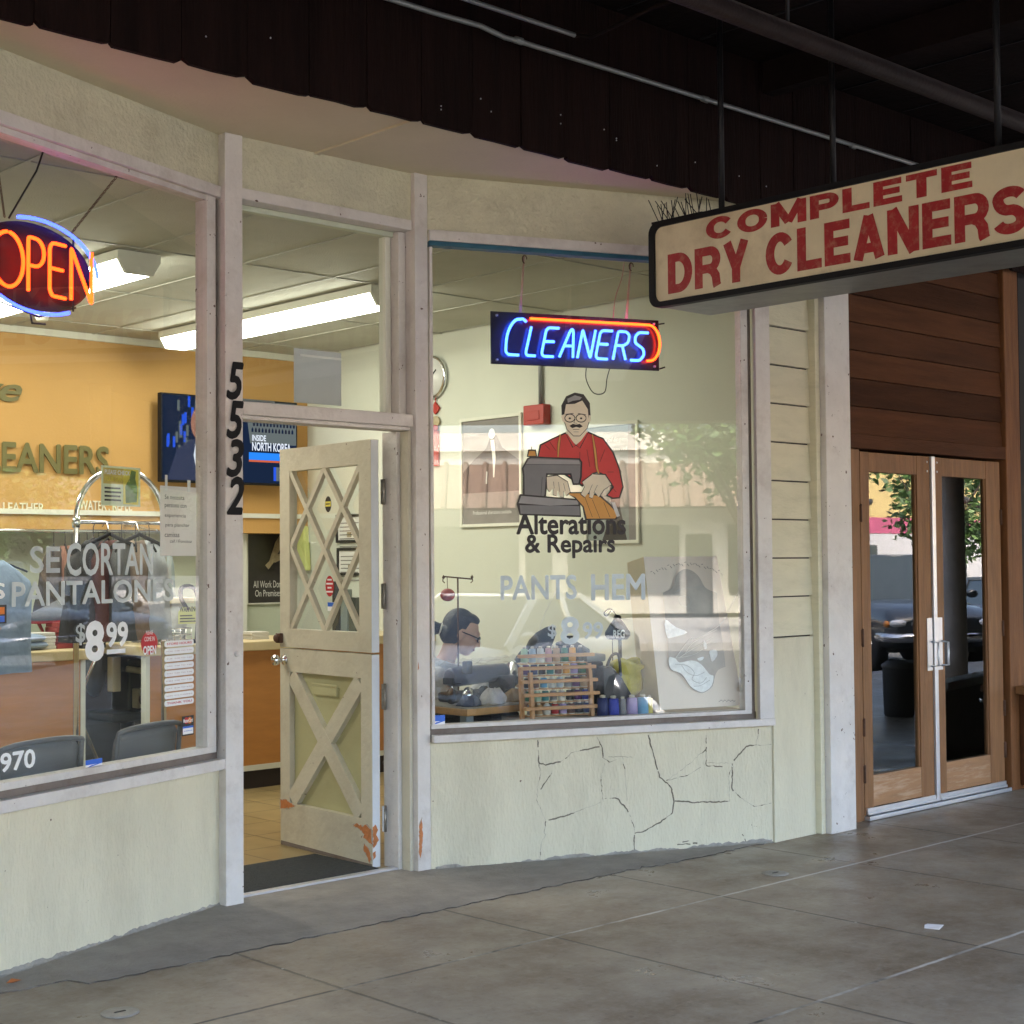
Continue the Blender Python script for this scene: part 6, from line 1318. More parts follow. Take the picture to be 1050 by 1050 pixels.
u8, z8 = onF(FR, 645, 690, .33); q = MB(FR); q.prism([(u8-.035, LZ), (u8+.09, LZ), (u8+.085, LZ+.25), (u8-.03, LZ+.24)], .31, .41, mat('brown cardboard', (.22, .12, .06), .8, var=.15)); tag(q.build('cardboard_box', bevel=.004), 'brown cardboard box behind the row of thread cones', 'box')
YBg = mat('yellow plastic bag', (.50, .42, .05), .35, var=.3, vs_=14, bump=.5, bs=14)
n = 18; vs = []; fs = []; rnd = random.Random(8); prof = [(.0, .05), (.03, .075), (.08, .07), (.13, .065), (.16, .085), (.175, .09), (.178, .07)]
ub, zb9 = onF(FR, 641, 696, .30)
for j, (dz, r_) in enumerate(prof):
    for i in range(n):
        t_ = 2*math.pi*i/n; k = 1+.16*math.sin(3*t_+j)+rnd.uniform(-.08, .08); vs.append((ub+r_*1.05*k*math.cos(t_), .27+r_*.5*k*math.sin(t_), zb9-.085+dz+.02*math.sin(t_*2)*(j > 3)))
for j in range(len(prof)-1):
    for i in range(n): fs.append((j*n+i, j*n+(i+1) % n, (j+1)*n+(i+1) % n, (j+1)*n+i))
fs.append(tuple(range(n))[::-1]); q = MB(FR); q.add(vs, fs, YBg, True); tag(q.build('yellow_bag'), 'crumpled yellow plastic bag beside the leaning poster board', 'bag')
ul, zl = onF(FR, 634, 646, .30); ld = onF(FR, 637, 690, .30)[1]
LP = thing('desk_lamp', 'black cone shaded desk lamp marked RFG beside the leaning poster board', 'lamp', tuple(FR @ Vector((ul+.02, .30, LZ))))
q = MB(FR); q.tube([(ul+.025, .33, LZ), (ul+.022, .33, zl)], .010, M['black'], 8); q.lathe([(.06, 0), (.06, .012), (.02, .02)], (ul+.025, .33, LZ), M['black'], 16); q.tube([(ul-.02, .33, LZ+.02), (ul-.02, .33, zl)], .003, M['blackmetal'], 6); q.build('stem', LP)
q = MB(FR); q.lathe([(.052, -.048), (.066, -.03), (.066, -.012), (.04, .03), (.022, .055), (.018, .075), (.0, .08)], (ul, .31, zl), M['black'], 20); q.build('shade', LP)
q = MB(FR); q.tube(smoothpts([(ul, .31, zl+.07), (ul-.04, .31, zl+.11), (ul-.075, .31, zl+.09), (ul-.06, .31, zl+.075), (ul-.03, .31, zl+.105)]), .004, M['blackmetal'], 6); q.build('cord', LP)
q = MB(FR); q.text('RFG', ul-.055, ul+.008, zl-.038, zl+.002, .243, M['whitep'], bold=.03, depth=.001); q.build('lettering', LP)
# leaning poster board with plastic-wrapped bib shape
cb = mat('pale pinkish card', (.80, .71, .63), .8, var=.05, vs_=3); cbs = mat('tan card side', (.55, .48, .32), .8, var=.08)
def bp3(x, y, k=0):       # plane that leans back from the shelf: z decides the depth
    z = None; d = .10
    for _ in range(6):
        u, z = onF(FR, x, y, d); d = .10+.22*(z-LZ)-.003*k
    return (u, d, z)
PB = thing('poster_board', 'pale card board leaning in the window with a plastic wrapped bib shape', 'poster board', tuple(FR @ Vector((1.45, .12, LZ))))
c4 = [bp3(677, 728), bp3(762, 723), bp3(735, 570.5), bp3(660, 571)]
bk = [(u, d+.012, z) for u, d, z in c4]
q = MB(FR); q.add(c4+bk, [(0, 1, 2, 3), (7, 6, 5, 4), (0, 4, 5, 1), (1, 5, 6, 2), (2, 6, 7, 3), (3, 7, 4, 0)], cb); q.build('card', PB)
e1, e2 = onF(FR, 643, 577, .40), onF(FR, 656, 722, .30)
q = MB(FR); q.add([c4[3], (e1[0], .40, e1[1]), (e2[0], .28, LZ+.005), c4[0]]+[(c4[3][0]+.004, c4[3][1]+.01, c4[3][2]), (e1[0]+.008, .405, e1[1]), (e2[0]+.008, .285, LZ+.005), (c4[0][0]+.004, c4[0][1]+.01, c4[0][2])], [(0, 1, 2, 3), (7, 6, 5, 4), (0, 4, 5, 1), (1, 5, 6, 2), (2, 6, 7, 3), (3, 7, 4, 0)], cbs); q.build('side_flap', PB)
bz = lambda l: [(650+x/5.53, 550+y/5.53) for x, y in l]
def closed_smooth(pts, n=4):
    P = [Vector((*p, 0)) for p in pts]; N_ = len(P); out = []
    for i in range(N_):
        p0, p1, p2, p3 = P[i-1], P[i], P[(i+1) % N_], P[(i+2) % N_]
        for k in range(n): t_ = k/n; v = .5*((2*p1)+(-p0+p2)*t_+(2*p0-5*p1+4*p2-p3)*t_*t_+(-p0+3*p1-3*p2+p3)*t_**3); out.append((v.x, v.y))
    return out
bib = closed_smooth(bz([(290, 185), (330, 195), (370, 230), (400, 285), (430, 305), (466, 320), (472, 340), (474, 380), (482, 470), (490, 520), (505, 620), (517, 725), (515, 740), (480, 755), (460, 790), (445, 850), (400, 885), (370, 885), (320, 855), (285, 805), (240, 770), (210, 757), (200, 740), (196, 690), (192, 600), (180, 480), (166, 335), (168, 318), (205, 300), (225, 270), (240, 220), (265, 195)]), 3)
gb = mat('grey cloth in plastic', (.44, .41, .385), .6, var=.32, vs_=4, spec=.4, bump=.15, bs=7); q = MB(FR)
f = [bp3(x, y, 4) for x, y in bib]; k_ = [bp3(x, y, .3) for x, y in bib]; n = len(f)
q.add(f+k_, [tuple(range(n))]+[(i, n+i, n+(i+1) % n, (i+1) % n) for i in range(n)], gb); q.build('bib_shape', PB)
foil = mat('crinkled film and painted glints', (.86, .88, .90), .3, var=.16, vs_=30, spec=.6, bump=.9, bs=22)
def film(pts, k0):
    P = [bp3(x, y, k0) for x, y in closed_smooth(bz(pts), 3)]; N_ = len(P); B_ = [(u, d+.004, z) for u, d, z in P]; q = MB(FR)
    q.add(P+B_, [tuple(range(N_))]+[(i, N_+i, N_+(i+1) % N_, (i+1) % N_) for i in range(N_)], foil); q.build('film_and_glint', PB)
film([(200, 688), (235, 692), (260, 715), (330, 703), (380, 724), (430, 782), (452, 792), (440, 848), (400, 880), (370, 880), (322, 850), (290, 802), (265, 775), (210, 752)], 6)
film([(177, 472), (235, 512), (303, 545), (215, 573), (188, 568)], 6); film([(430, 650), (465, 642), (474, 672), (446, 710), (434, 680)], 6); film([(400, 590), (414, 620), (408, 640), (396, 628)], 6); film([(362, 692), (395, 682), (390, 700), (370, 704)], 6)  # white triangle is a bright highlight on the plastic, painted as a patch
crs = mat('grey crease line', (.42, .43, .44), .5)
for pts, mt, r_ in ((((240, 685), (320, 580), (350, 585), (490, 500), (548, 400), (600, 300)), M['whitep'], .0022), (((290, 665), (340, 600), (470, 530)), M['whitep'], .0018), (((255, 690), (330, 640), (400, 600), (450, 570)), M['whitep'], .0015), (((235, 690), (300, 680), (360, 660), (440, 600)), M['whitep'], .0012),
    (((235, 725), (300, 732), (342, 772), (330, 812), (380, 832), (412, 800)), crs, .0014), (((270, 730), (300, 770), (350, 790), (400, 770)), crs, .0012), (((340, 850), (380, 845), (430, 815)), crs, .0012), (((220, 320), (300, 292), (400, 285)), crs, .0012), (((250, 350), (280, 338), (318, 352), (320, 385), (290, 398), (262, 380), (252, 352)), crs, .0014)):
    q = MB(FR); q.tube(smoothpts([Vector(bp3(650+x/5.53, 550+y/5.53, 6.6)) for x, y in pts], 4), r_, mt, 5); q.build('plastic_crease', PB)
q = MB(FR); ink = mat('pale grey ink', (.30, .26, .24), .8); txt = 'Creations of that dripping needle memory'
c_u = (bp3(600+70, 590)[0]+bp3(735, 585)[0])/2; 
for i in range(26):
    s = i/25; x = 415+s*345; y = 178-46*math.sin(math.pi*min(1, s*1.0))*1.0+(6 if i % 2 else 0); a = bp3(580+x/4.7727, 550+(y-4)/4.7727, .6); c2_ = bp3(580+(x+9)/4.7727, 550+(y+(7 if i % 3 else -7))/4.7727, .6); q.tube([a, c2_], .0014, ink, 4)
for i in range(9): x = 750+i*9; a = bp3(580+x/4.7727, 550+(806-(5 if i % 2 else -4))/4.7727, .6); c2_ = bp3(580+(x+8)/4.7727, 550+(803)/4.7727, .6); q.tube([a, c2_], .0014, ink, 4)
q.build('handwriting', PB)

# ------------------------------------------------------------------ the seamstress
SP = oY(474, 650, 6.28); hz = SP.z
FP = frame((SP.x, SP.y, 0), -38)
PE = thing('person', 'seamstress with dark tied back hair and glasses wearing a grey hooded top', 'person', (SP.x-.2*math.cos(R(-38)), SP.y-.2*math.sin(R(-38)), 0))
skin = mat('tan skin', (.60, .36, .25), .5, var=.06, vs_=20); hairm = mat('dark blue black hair', (.016, .018, .028), .38, var=.3, vs_=30, bump=.4, bs=60, stretch=(1, 1, 6)); hood = mat('pale grey fleece', (.60, .60, .60), .9, var=.1, vs_=12, bump=.4, bs=90); jean = mat('dark trousers', (.03, .035, .06), .8)
tilt = Matrix.Rotation(R(20), 4, 'Y'); HM = FP @ Matrix.Translation((0, 0, hz)) @ tilt
hd = MB(HM)
hd.ell((-.012, 0, .028), (.092, .072, .092), skin, 24, 16); hd.ell((.022, 0, -.025), (.066, .060, .080), skin, 20, 14); hd.ell((.045, 0, -.078), (.036, .038, .030), skin, 16, 10)
hd.ell((.076, 0, .022), (.020, .05, .022), skin, 14, 8); hd.tube([(.084, 0, .012), (.100, 0, -.018), (.106, 0, -.030), (.086, 0, -.036)], [.010, .012, .014, .010], skin, 10)
hd.ell((.082, 0, -.056), (.012, .022, .007), skin, 12, 8); hd.ell((.078, 0, -.068), (.012, .020, .007), skin, 12, 8)
for s in (-1, 1): hd.ell((-.01, s*.074, -.004), (.022, .009, .034), skin, 12, 8); hd.ell((.055, s*.034, -.03), (.024, .02, .024), skin, 12, 8)
bd = MB(FP); bd.v = list(hd.v); bd.f = list(hd.f); bd.mi = list(hd.mi); bd.sm = list(hd.sm); bd.mats = list(hd.mats)
nk = [(-.05, 0, hz-.05), (-.085, 0, hz-.13), (-.12, 0, hz-.20)]
bd.tube(nk, [.05, .05, .065], skin, 16)
sh = hz-.235
def limb(b, pts, rs, mt): b.tube(pts, rs, mt, 14); [b.ell(p, (r_, r_, r_), mt, 12, 8) for p, r_ in zip(pts, rs)]
bd.ell((-.15, 0, sh-.06), (.10, .165, .13), skin, 22, 14); bd.ell((-.20, 0, sh-.24), (.095, .14, .16), skin, 20, 14); bd.ell((-.24, 0, .50), (.12, .165, .11), skin, 20, 12)
for s in (-1, 1):
    limb(bd, [(-.14, s*.175, sh), (-.04, s*.20, sh-.20), (.17, s*.10, .80)], [.05, .041, .026], skin)
    limb(bd, [(-.22, s*.09, .50), (.17, s*.10, .50), (.15, s*.10, .08)], [.078, .056, .038], skin); limb(bd, [(.14, s*.10, .045), (.27, s*.10, .035)], [.036, .030], skin)
    hx, hy = .17, s*.10; bd.ell((hx+.045, hy-s*.005, .795), (.045, .036, .017), skin, 14, 8)
    for k, (dy, L_) in enumerate(((-.028, .058), (-.010, .068), (.009, .064), (.026, .050))):
        y = hy+dy; bd.tube([(hx+.06, y, .796), (hx+.085+L_*.25, y, .802), (hx+.088+L_*.62, y, .792), (hx+.09+L_*.85, y, .776)], [.0105, .0095, .0088, .0078], skin, 8)
    bd.tube([(hx+.02, hy-s*.028, .793), (hx+.05, hy-s*.052, .788), (hx+.082, hy-s*.056, .778)], [.013, .011, .009], skin, 8)
vs, fs = apply_remesh(bd, .0058, 3)
q = MB(); q.add(vs, fs, skin, True); q.build('body', PE)
# hair: cap, side sweep, pony tail
hb = MB(HM); hb.ell((-.034, 0, .036), (.091, .079, .098), hairm, 26, 18); hb.ell((-.055, 0, -.01), (.07, .076, .075), hairm, 20, 14); hb.ell((.010, 0, .090), (.060, .060, .034), hairm, 18, 10)
hb.ell((-.115, 0, -.01), (.03, .03, .03), hairm, 12, 8); hb.tube([(-.115, 0, -.01), (-.155, 0, -.015), (-.185, 0, -.055), (-.195, 0, -.12)], [.025, .040, .040, .018], hairm, 14)
vs, fs = apply_remesh(hb, .006, 3); q = MB(); q.add(vs, fs, hairm, True); q.build('hair', PE)
q = MB(HM); q.tube([(-.118+.0, .030*math.cos(t), -.010+.030*math.sin(t)) for t in [k*.5236 for k in range(12)]], .008, M['whitep'], 6, closed=True); q.build('hair_tie', PE)
q = MB(HM)
for s in (-1, 1):
    c_ = Vector((.098, s*.034, .0)); ring_ = [c_+Vector((-.012*abs(math.cos(t))*1.0, .026*math.cos(t), .015*math.sin(t))) for t in [k*.45 for k in range(14)]]
    q.tube(ring_, .0034, M['black'], 6, closed=True); q.tube([(.088, s*.060, .006), (.04, s*.075, .010), (-.012, s*.080, .012)], .0032, M['black'], 6)
q.tube([(.096, -.010, .004), (.103, 0, .007), (.096, .010, .004)], .003, M['black'], 6); q.build('glasses', PE)
for s in (-1, 1): q = MB(HM); q.ell((.079, s*.031, .002), (.009, .014, .006), M['whitep'], 10, 6); q.ell((.0865, s*.031, .0), (.003, .006, .006), M['black'], 8, 6); q.build('eye', PE)
q = MB(HM); q.ell((.0865, 0, -.0625), (.008, .021, .006), mat('lip tone', (.34, .12, .10), .5), 12, 6); q.build('mouth', PE)
cl = MB(FP); cl.ell((-.15, 0, sh-.06), (.125, .195, .15), hood, 24, 14); cl.ell((-.20, 0, sh-.24), (.12, .17, .18), hood, 22, 14); cl.ell((-.235, 0, .50), (.14, .185, .10), hood, 20, 12); cl.ell((-.14, 0, sh+.035), (.085, .125, .05), hood, 20, 10)
for s in (-1, 1): limb(cl, [(-.14, s*.175, sh), (-.04, s*.205, sh-.20), (.155, s*.105, .802)], [.072, .060, .043], hood)
cl.ell((-.20, 0, sh+.03), (.07, .13, .06), hood, 18, 10); cl.tube([(-.10+.085*math.cos(t), .085*math.sin(t), hz-.165+.03*math.cos(t)*-1) for t in [k*.3927 for k in range(16)]], .026, hood, 10, closed=True)
vs, fs = apply_remesh(cl, .009, 5); q = MB(); q.add(vs, fs, hood, True); q.build('hooded_top', PE)
tr_ = MB(FP); tr_.ell((-.235, 0, .49), (.135, .18, .10), jean, 18, 12)
for s in (-1, 1): limb(tr_, [(-.22, s*.09, .50), (.17, s*.10, .50), (.15, s*.10, .10)], [.09, .068, .052], jean)
vs, fs = apply_remesh(tr_, .012, 3); q = MB(); q.add(vs, fs, jean, True); q.build('trousers', PE)
q = MB(FP)
for s in (-1, 1): q.ell((.20, s*.10, .04), (.13, .046, .036), M['black'], 16, 8)
q.build('shoes', PE)
CHR = thing('work_stool', 'dark work stool under the seamstress', 'stool', tuple(FP @ Vector((-.24, 0, 0)))); q = MB(FP); q.lathe([(.19, .365), (.20, .385), (.18, .40)], (-.24, 0, 0), M['black'], 20); q.build('seat', CHR)
for k in range(4): a_ = R(45+90*k); q = MB(FP); q.tube([(-.24+.1*math.cos(a_), .1*math.sin(a_), .37), (-.24+.2*math.cos(a_), .2*math.sin(a_), .006)], .012, M['blackmetal'], 8); q.build('leg', CHR)
# ------------------------------------------------------------------ small things on the pavement
q = MB(); p = G(957, 951); T_ = Matrix.Translation((p.x, p.y, .0015)) @ Matrix.Rotation(R(20), 4, 'Z'); q.add([T_ @ Vector(v) for v in ((-.036, -.03, 0), (.034, -.034, .003), (.038, .03, .001), (0, .034, .004), (-.034, .028, 0), (-.036, -.03, .002), (.034, -.034, .005), (.038, .03, .003), (0, .034, .006), (-.034, .028, .002))], [(0, 4, 3, 2, 1), (5, 6, 7, 8, 9), (0, 1, 6, 5), (1, 2, 7, 6), (2, 3, 8, 7), (3, 4, 9, 8), (4, 0, 5, 9)], paper_w); tag(q.build('paper_scrap'), 'small white scrap of paper lying on the pavement', 'litter')
for (x, y, lab) in ((795, 896, 'round metal cover set in the pavement before the white corner post'), (123, 1039, 'round metal cover set in the pavement near the left window')):
    p = G(x, y); q = MB(); q.lathe([(.062, .0005), (.062, .004), (.052, .0055), (.0, .0055)], p, mat('worn metal cover', (.30, .28, .25), .5, metal=.3, var=.25, vs_=30), 24); q.box(p.x-.02, p.x+.02, p.y-.004, p.y+.004, .005, .007, M['blackmetal']); tag(q.build('cleanout_cover'), lab, 'cover')
p = G(14, 1010); q = MB(); lf = mat('orange leaf', (.45, .13, .03), .7, var=.3, vs_=40); q.add([(p.x-.028, p.y, .011), (p.x, p.y-.016, .016), (p.x+.03, p.y, .012), (p.x, p.y+.017, .02), (p.x, p.y, .008)], [(0, 1, 4), (1, 2, 4), (2, 3, 4), (3, 0, 4), (0, 3, 2, 1)], lf); tag(q.build('fallen_leaf'), 'orange leaf at the foot of the left bulkhead', 'leaf')

# ------------------------------------------------------------------ the street behind the camera (seen in the glass)
tyre = mat('tyre rubber', (.015, .015, .015), .8); rim = mat('alloy rim', (.4, .4, .42), .35, metal=.8); cglass = mat('dark car glass', (.02, .028, .028), .06, spec=.8, var=0); lens = mat('clear lamp lens', (.7, .7, .7), .1, var=0); amber = mat('amber lamp', (.6, .2, .02), .2, var=0); plast = mat('black trim plastic', (.02, .02, .02), .5); chr_ = mat('bumper chrome', (.6, .6, .62), .15, metal=.9, var=.05)
def car(name, label, cat, loc, ang, col, suv=False):
    F = frame(loc, ang); C_ = thing(name, label, cat, loc, 'cars parked at the kerb'); paint = mat('car paint '+label[:14], col, .28, var=.02, coat=.6, spec=.5)
    if suv: st = [(-2.15, .78, .50, 1.02), (-2.05, .86, .38, 1.08), (-.2, .90, .34, 1.10), (.75, .90, .34, 1.10), (1.0, .88, .34, 1.08), (1.9, .84, .38, .98), (2.15, .78, .45, .86), (2.22, .70, .50, .78)]; gh = [(-2.02, 1.08), (-1.9, 1.74), (.15, 1.76), (1.02, 1.09)]; wr, wb = .64, .82
    else: st = [(-2.2, .66, .45, .80), (-2.05, .80, .30, .92), (-1.2, .86, .25, .92), (.8, .87, .25, .90), (1.2, .85, .25, .84), (1.95, .80, .28, .72), (2.2, .70, .34, .64), (2.26, .58, .38, .58)]; gh = [(-1.75, .91), (-.95, 1.33), (.10, 1.35), (1.05, .88)]; wr, wb = .56, .76
    def ring(x, w_, zl, zt):
        h = zt-zl; half = [(w_*.80, zl), (w_*.95, zl+.06*h), (w_, zl+.35*h), (w_*.985, zl+.62*h), (w_*.95, zl+.9*h), (w_*.86, zt-.012), (w_*.5, zt+.015)]
        return [(x, y, z) for y, z in half]+[(x, -y, z) for y, z in half[::-1]]
    q = MB(F); vs = []; n = 14
    for s in st: vs += ring(*s)
    fs = [(i*n+k, i*n+(k+1) % n, (i+1)*n+(k+1) % n, (i+1)*n+k) for i in range(len(st)-1) for k in range(n)]+[tuple(range(n))[::-1], tuple((len(st)-1)*n+k for k in range(n))]
    q.add(vs, fs, paint, True); q.build('body', C_)
    g = MB(F); (xa, za), (xb, zb), (xc, zc), (xd, zd) = gh
    V_ = [(xa, wb, za-.02), (xb, wr, zb), (xc, wr, zc), (xd, wb, zd-.02)]; V_ += [(x, -y, z) for x, y, z in V_]
    g.add(V_, [(0, 1, 2, 3), (7, 6, 5, 4), (0, 4, 5, 1), (2, 6, 7, 3)], cglass); g.build('window', C_)
    r_ = MB(F)
    r_.add([(xb, wr+.01, zb-.004), (xc, wr+.01, zc-.004), (xc, -wr-.01, zc-.004), (xb, -wr-.01, zb-.004), (xb+.06, wr-.06, zb+.04), (xc-.08, wr-.06, zc+.03), (xc-.08, -wr+.06, zc+.03), (xb+.06, -wr+.06, zb+.04)], [(4, 7, 6, 5), (0, 1, 5, 4), (1, 2, 6, 5), (2, 3, 7, 6), (3, 0, 4, 7), (0, 3, 2, 1)], paint, True); r_.build('roof', C_)
    pl_ = MB(F)
    for s in (-1, 1):
        for a_, b_ in (((xa, s*wb, za-.02), (xb, s*wr, zb)), ((xd, s*wb, zd-.02), (xc, s*wr, zc)), (((xa+xd)/2-.1, s*(wb+.005), zd), ((xb+xc)/2-.05, s*(wr+.005), zc))): pl_.bar(a_, b_, .085, .03, (0, s, .3), paint)
        pl_.bar((xb, s*(wr+.01), zb), (xc, s*(wr+.01), zc), .05, .03, (0, s, .2), paint)
    pl_.build('pillar', C_)
    xf, wf, zf0, zf1 = st[-2]
    q = MB(F); q.tube([(xf-.28, .86*wf/.78, zf0+.10), (xf+.02, .80*wf/.78, zf0+.10), (xf+.12, .4, zf0+.10), (xf+.12, -.4, zf0+.10), (xf+.02, -.80*wf/.78, zf0+.10), (xf-.28, -.86*wf/.78, zf0+.10)], .075, chr_ if suv else paint, 10); q.build('bumper', C_)
    q = MB(F); q.box(xf+.02, xf+.085, -.42, .42, zf1-.17 if suv else zf1-.12, zf1-.04, plast); q.build('grille', C_)
    for s in (-1, 1):
        q = MB(F); q.ell((xf-.0, s*(wf-.13), zf1-.10), (.10, .14, .065), lens, 14, 8); q.build('headlight', C_)
        q = MB(F); q.ell((xf-.10, s*(wf+.02), zf1-.11), (.09, .05, .055), amber, 10, 6); q.build('indicator', C_)
        q = MB(F); q.ell((xd-.15, s*(wb+.17), zd+.08), (.06, .10, .07), paint, 12, 8); q.build('mirror', C_)
        for xw in (1.38, -1.32):
            R_ = .36 if suv else .31; T9 = Matrix.Rotation(R(90), 3, 'X'); q = MB(F); q.lathe([(R_*.6, -.10), (R_*.97, -.095), (R_, -.05), (R_, .05), (R_*.97, .095), (R_*.6, .10)], (xw, s*.76, R_+.0), tyre, 22, T9); wh = q.build('wheel', C_)
            q = MB(F); q.lathe([(R_*.58, -.108), (R_*.5, -.101), (R_*.15, -.108), (R_*.15, .108), (R_*.5, .101), (R_*.58, .108)], (xw, s*.76, R_), rim, 14, T9); q.build('rim', wh)
    q = MB(F); q.box(-1.9, 1.9, -.7, .7, st[2][2]-.02, st[2][2]+.1, plast); q.build('underbody', C_)
    return C_
ZS = -.239
def mirror(F, P):
    l = F.inverted() @ Vector(P); l.y = -l.y; return F @ l
pv0 = mirror(FR, (10.87, 11.86, 0)); WC = (pv0.x, pv0.y, ZS)
car('parked_suv', 'dark blue grey off-road car parked at the kerb facing the timber doors', 'car', (21.5, -4.0, ZS), 128, (.030, .037, .044), True)
car('parked_car', 'white saloon parked at the kerb opposite the right display window', 'car', WC, 118, (.62, .63, .60))
car('parked_car', 'silver saloon parked at the kerb beside the white saloon', 'car', (9.0, -4.3, ZS), 118, (.35, .36, .37))
car('parked_car', 'dark red saloon parked at the kerb between the silver car and the column', 'car', (13.0, -4.2, ZS), 118, (.22, .02, .02))
car('parked_suv', 'white off-road car parked at the kerb short of the canopy column', 'car', (16.6, -4.4, ZS), 118, (.60, .60, .58), True)
car('parked_car', 'black saloon parked at the kerb beyond the blue grey off-road car', 'car', (26.0, -4.4, ZS), 122, (.02, .02, .022))
car('parked_car', 'beige saloon parked at the kerb behind the photographer', 'car', (1.6, -4.3, ZS), 118, (.40, .36, .28))
# litter bin and low planter wall under the canopy, reflected in the timber doors
LBn = thing('litter_bin', 'dark ribbed litter bin on the pavement by the kerb columns', 'bin', (12.46, 1.9, 0)); q = MB(); q.lathe([(.125, .0), (.14, .02), (.15, .44), (.15, .45)], (12.46, 1.9, 0), mat('dark bin', (.05, .045, .042), .7, var=.2), 20); q.build('body', LBn); q = MB(); q.lathe([(.158, .451), (.16, .48), (.10, .52), (.09, .50)], (12.46, 1.9, 0), mat('bin lid grey', (.12, .11, .10), .6), 20); q.build('lid', LBn)
LWl = thing('low_wall', 'low block wall with a pale cap standing on the pavement beyond the timber doors', 'wall', (11.4, 3.65, 0)); FW_ = frame((9.96, 3.9, 0), -11.5); q = MB(FW_); q.box(0, 3.0, -.12, 0, 0, .50, mat('grey blocks', (.34, .32, .28), .85, var=.2, vs_=6, bump=.4, bs=25)); q.build('body', LWl, bevel=.01); q = MB(FW_); q.box(-.03, 3.04, -.15, .03, .502, .565, mat('pale cap stone', (.62, .60, .55), .7, var=.15)); q.build('cap', LWl, bevel=.012)
# buildings across the street
shw = mat('pale shop wall', (.55, .53, .47), .8, var=.06, vs_=.6); tiles = mat('red brown roof tiles', (.17, .115, .085), .8, var=.3, vs_=3, bump=.6, bs=8, stretch=(3, 1, 3)); wing = mat('shop window glass', (.05, .06, .06), .08, var=0, spec=.8)
SB = thing('strip_mall', 'long low pale shop building with a red tiled eave across the street', 'building', (5, -34, -.1))
q = MB(); q.box(-30, 36, -46, -34, -.1, 5.2, shw); q.box(-30.2, 36.2, -34.4, -33.8, 4.9, 5.45, shw); q.build('wall', SB)
q = MB(); q.add([(-30, -32.2, 3.1), (36, -32.2, 3.1), (36, -33.98, 4.5), (-30, -33.98, 4.5), (-30, -33.98, 3.1), (36, -33.98, 3.1)], [(0, 1, 2, 3), (0, 4, 5, 1), (3, 2, 5, 4), (1, 5, 2), (0, 3, 4)], tiles)
for i in range(110): q.tube([(-29.8+.6*i, -32.19, 3.13), (-29.8+.6*i, -33.97, 4.53)], .09, tiles, 6)
q.build('roof', SB)
for i in range(13):
    x = -28+4.9*i; q = MB(); q.box(x, x+3.4, -33.99, -33.93, .5, 2.6, wing); q.box(x+3.6, x+4.4, -33.99, -33.93, -.1, 2.3, wing); q.build('window', SB)
yel = mat('yellow stucco', (.40, .31, .13), .8, var=.05); pnk = mat('magenta band', (.30, .06, .12), .7, var=.05); YB_ = thing('yellow_building', 'yellow stucco building with a magenta band and swoosh sign across the street', 'building', (66, -31, -.1))
q = MB(); q.box(40, 76, -50, -31, -.1, 9.5, yel); q.build('wall', YB_); q = MB(); q.box(39.97, 76.03, -30.99, -30.93, 2.75, 3.5, pnk); q.build('band', YB_); q = MB(); q.box(39.97, 76.03, -30.99, -30.94, -.1, 2.73, mat('grey base wall', (.34, .34, .35), .8)); q.build('base_wall', YB_)
q = MB()
for i in range(3):
    x0 = 46+10*i; q.tube(smoothpts([(x0, -30.9, 5.4), (x0+1.5, -30.9, 5.1), (x0+3, -30.9, 5.2), (x0+5, -30.9, 6.2)]), .22, pnk, 8); q.tube(smoothpts([(x0+1.2, -30.9, 5.0), (x0+3, -30.9, 4.7), (x0+5.4, -30.9, 4.2)]), .18, plast, 8)
q.build('swoosh_sign', YB_)
for i in range(4):
    q = MB(); q.box(42+8*i, 46+8*i, -30.985, -30.92, .3, 2.2, wing); q.build('window', YB_)
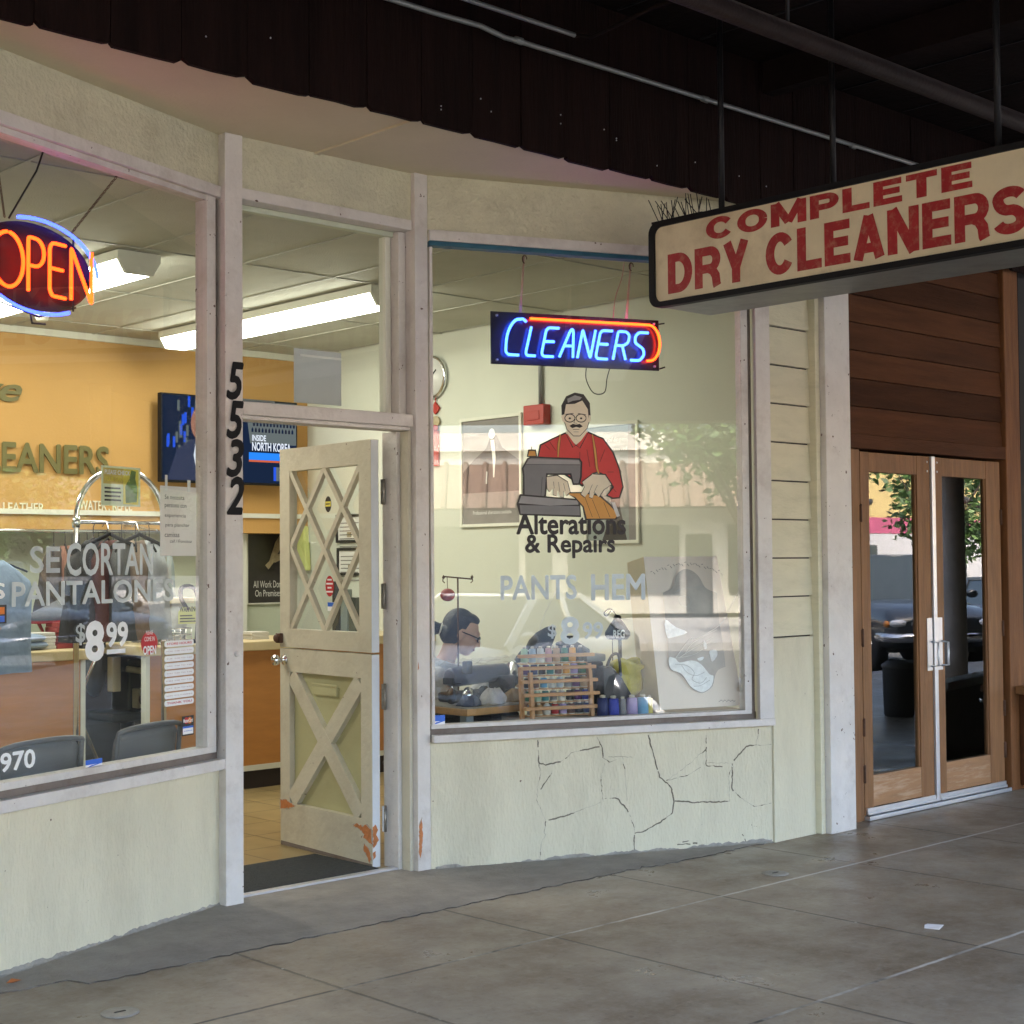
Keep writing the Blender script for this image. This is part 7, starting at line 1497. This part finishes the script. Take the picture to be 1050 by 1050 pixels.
# trees
leafm = []
for k, c in enumerate(((.05, .105, .025), (.075, .135, .03), (.032, .07, .018))): leafm.append(mat('tree leaf %d' % k, c, .6, var=.25, vs_=2))
bark = mat('tree bark', (.10, .075, .055), .9, var=.3, vs_=8)
def tree(label, loc, h, rad, seed, n=2600, group='street trees'):
    r = random.Random(seed); t = thing('street_tree', label, 'tree', loc, group); L_ = Vector(loc)
    q = MB(); q.tube([L_, L_+Vector((.05, 0, h*.25)), L_+Vector((-.05, .05, h*.55)), L_+Vector((0, 0, h*.8))], [.14, .11, .08, .03], bark, 10)
    cl_ = []
    for i in range(13):
        a = r.uniform(0, 6.28); d = rad*r.uniform(.15, .85); zz = h*r.uniform(.45, .95); c_ = L_+Vector((d*math.cos(a), d*math.sin(a), zz)); cl_.append((c_, rad*r.uniform(.28, .5)))
        q.tube([L_+Vector((0, 0, h*.35)), L_+Vector((d*.4*math.cos(a), d*.4*math.sin(a), (h*.35+zz)/2)), c_], [.05, .035, .012], bark, 6)
    q.build('trunk', t); q = MB(); vs = [[], [], []]; fs = [[], [], []]
    for i in range(n):
        c_, rr_ = cl_[i % len(cl_)]; d = Vector((r.gauss(0, 1), r.gauss(0, 1), r.gauss(0, .8))).normalized()*rr_*r.uniform(.5, 1.08); p_ = c_+d; k = r.choice((0, 0, 1, 2)); s_ = r.uniform(.07, .15)
        u = Vector((r.uniform(-1, 1), r.uniform(-1, 1), r.uniform(-.6, .6))).normalized(); v_ = u.cross(Vector((r.uniform(-1, 1), r.uniform(-1, 1), r.uniform(-1, 1)))).normalized(); o_ = len(vs[k]); vs[k] += [p_-u*s_, p_+v_*s_*.5, p_+u*s_, p_-v_*s_*.5]; fs[k].append((o_, o_+1, o_+2, o_+3))
    for k in range(3): q.add(vs[k], fs[k], leafm[k])
    q.build('crown', t); return t
tree('small bushy street tree behind the blue grey off-road car', (35.5, -11.6, -.2), 4.6, 1.9, 1)
v = mirror(FR, (0, 0, 0)); d_ = ray(768, 560); d_.z = 0; d_.normalize(); pv = d_*33; pr = mirror(FR, (pv.x, pv.y, 0))
tree('tall leafy tree standing before the pale shop building', (pr.x, pr.y, -.2), 6.0, 2.1, 2, 4200)
tree('round street tree beyond the black saloon', (43, -12.5, -.2), 6.0, 2.4, 3)
tree('spreading street tree far along the kerb', (56, -13, -.2), 7.0, 3.0, 4)
tree('slender tree at the far left end of the pale shop building', (-14, -27, -.2), 6.5, 2.2, 5, 1800)

# ------------------------------------------------------------------ tidy
for o in bpy.data.objects:
    if '_w' in o: del o['_w']
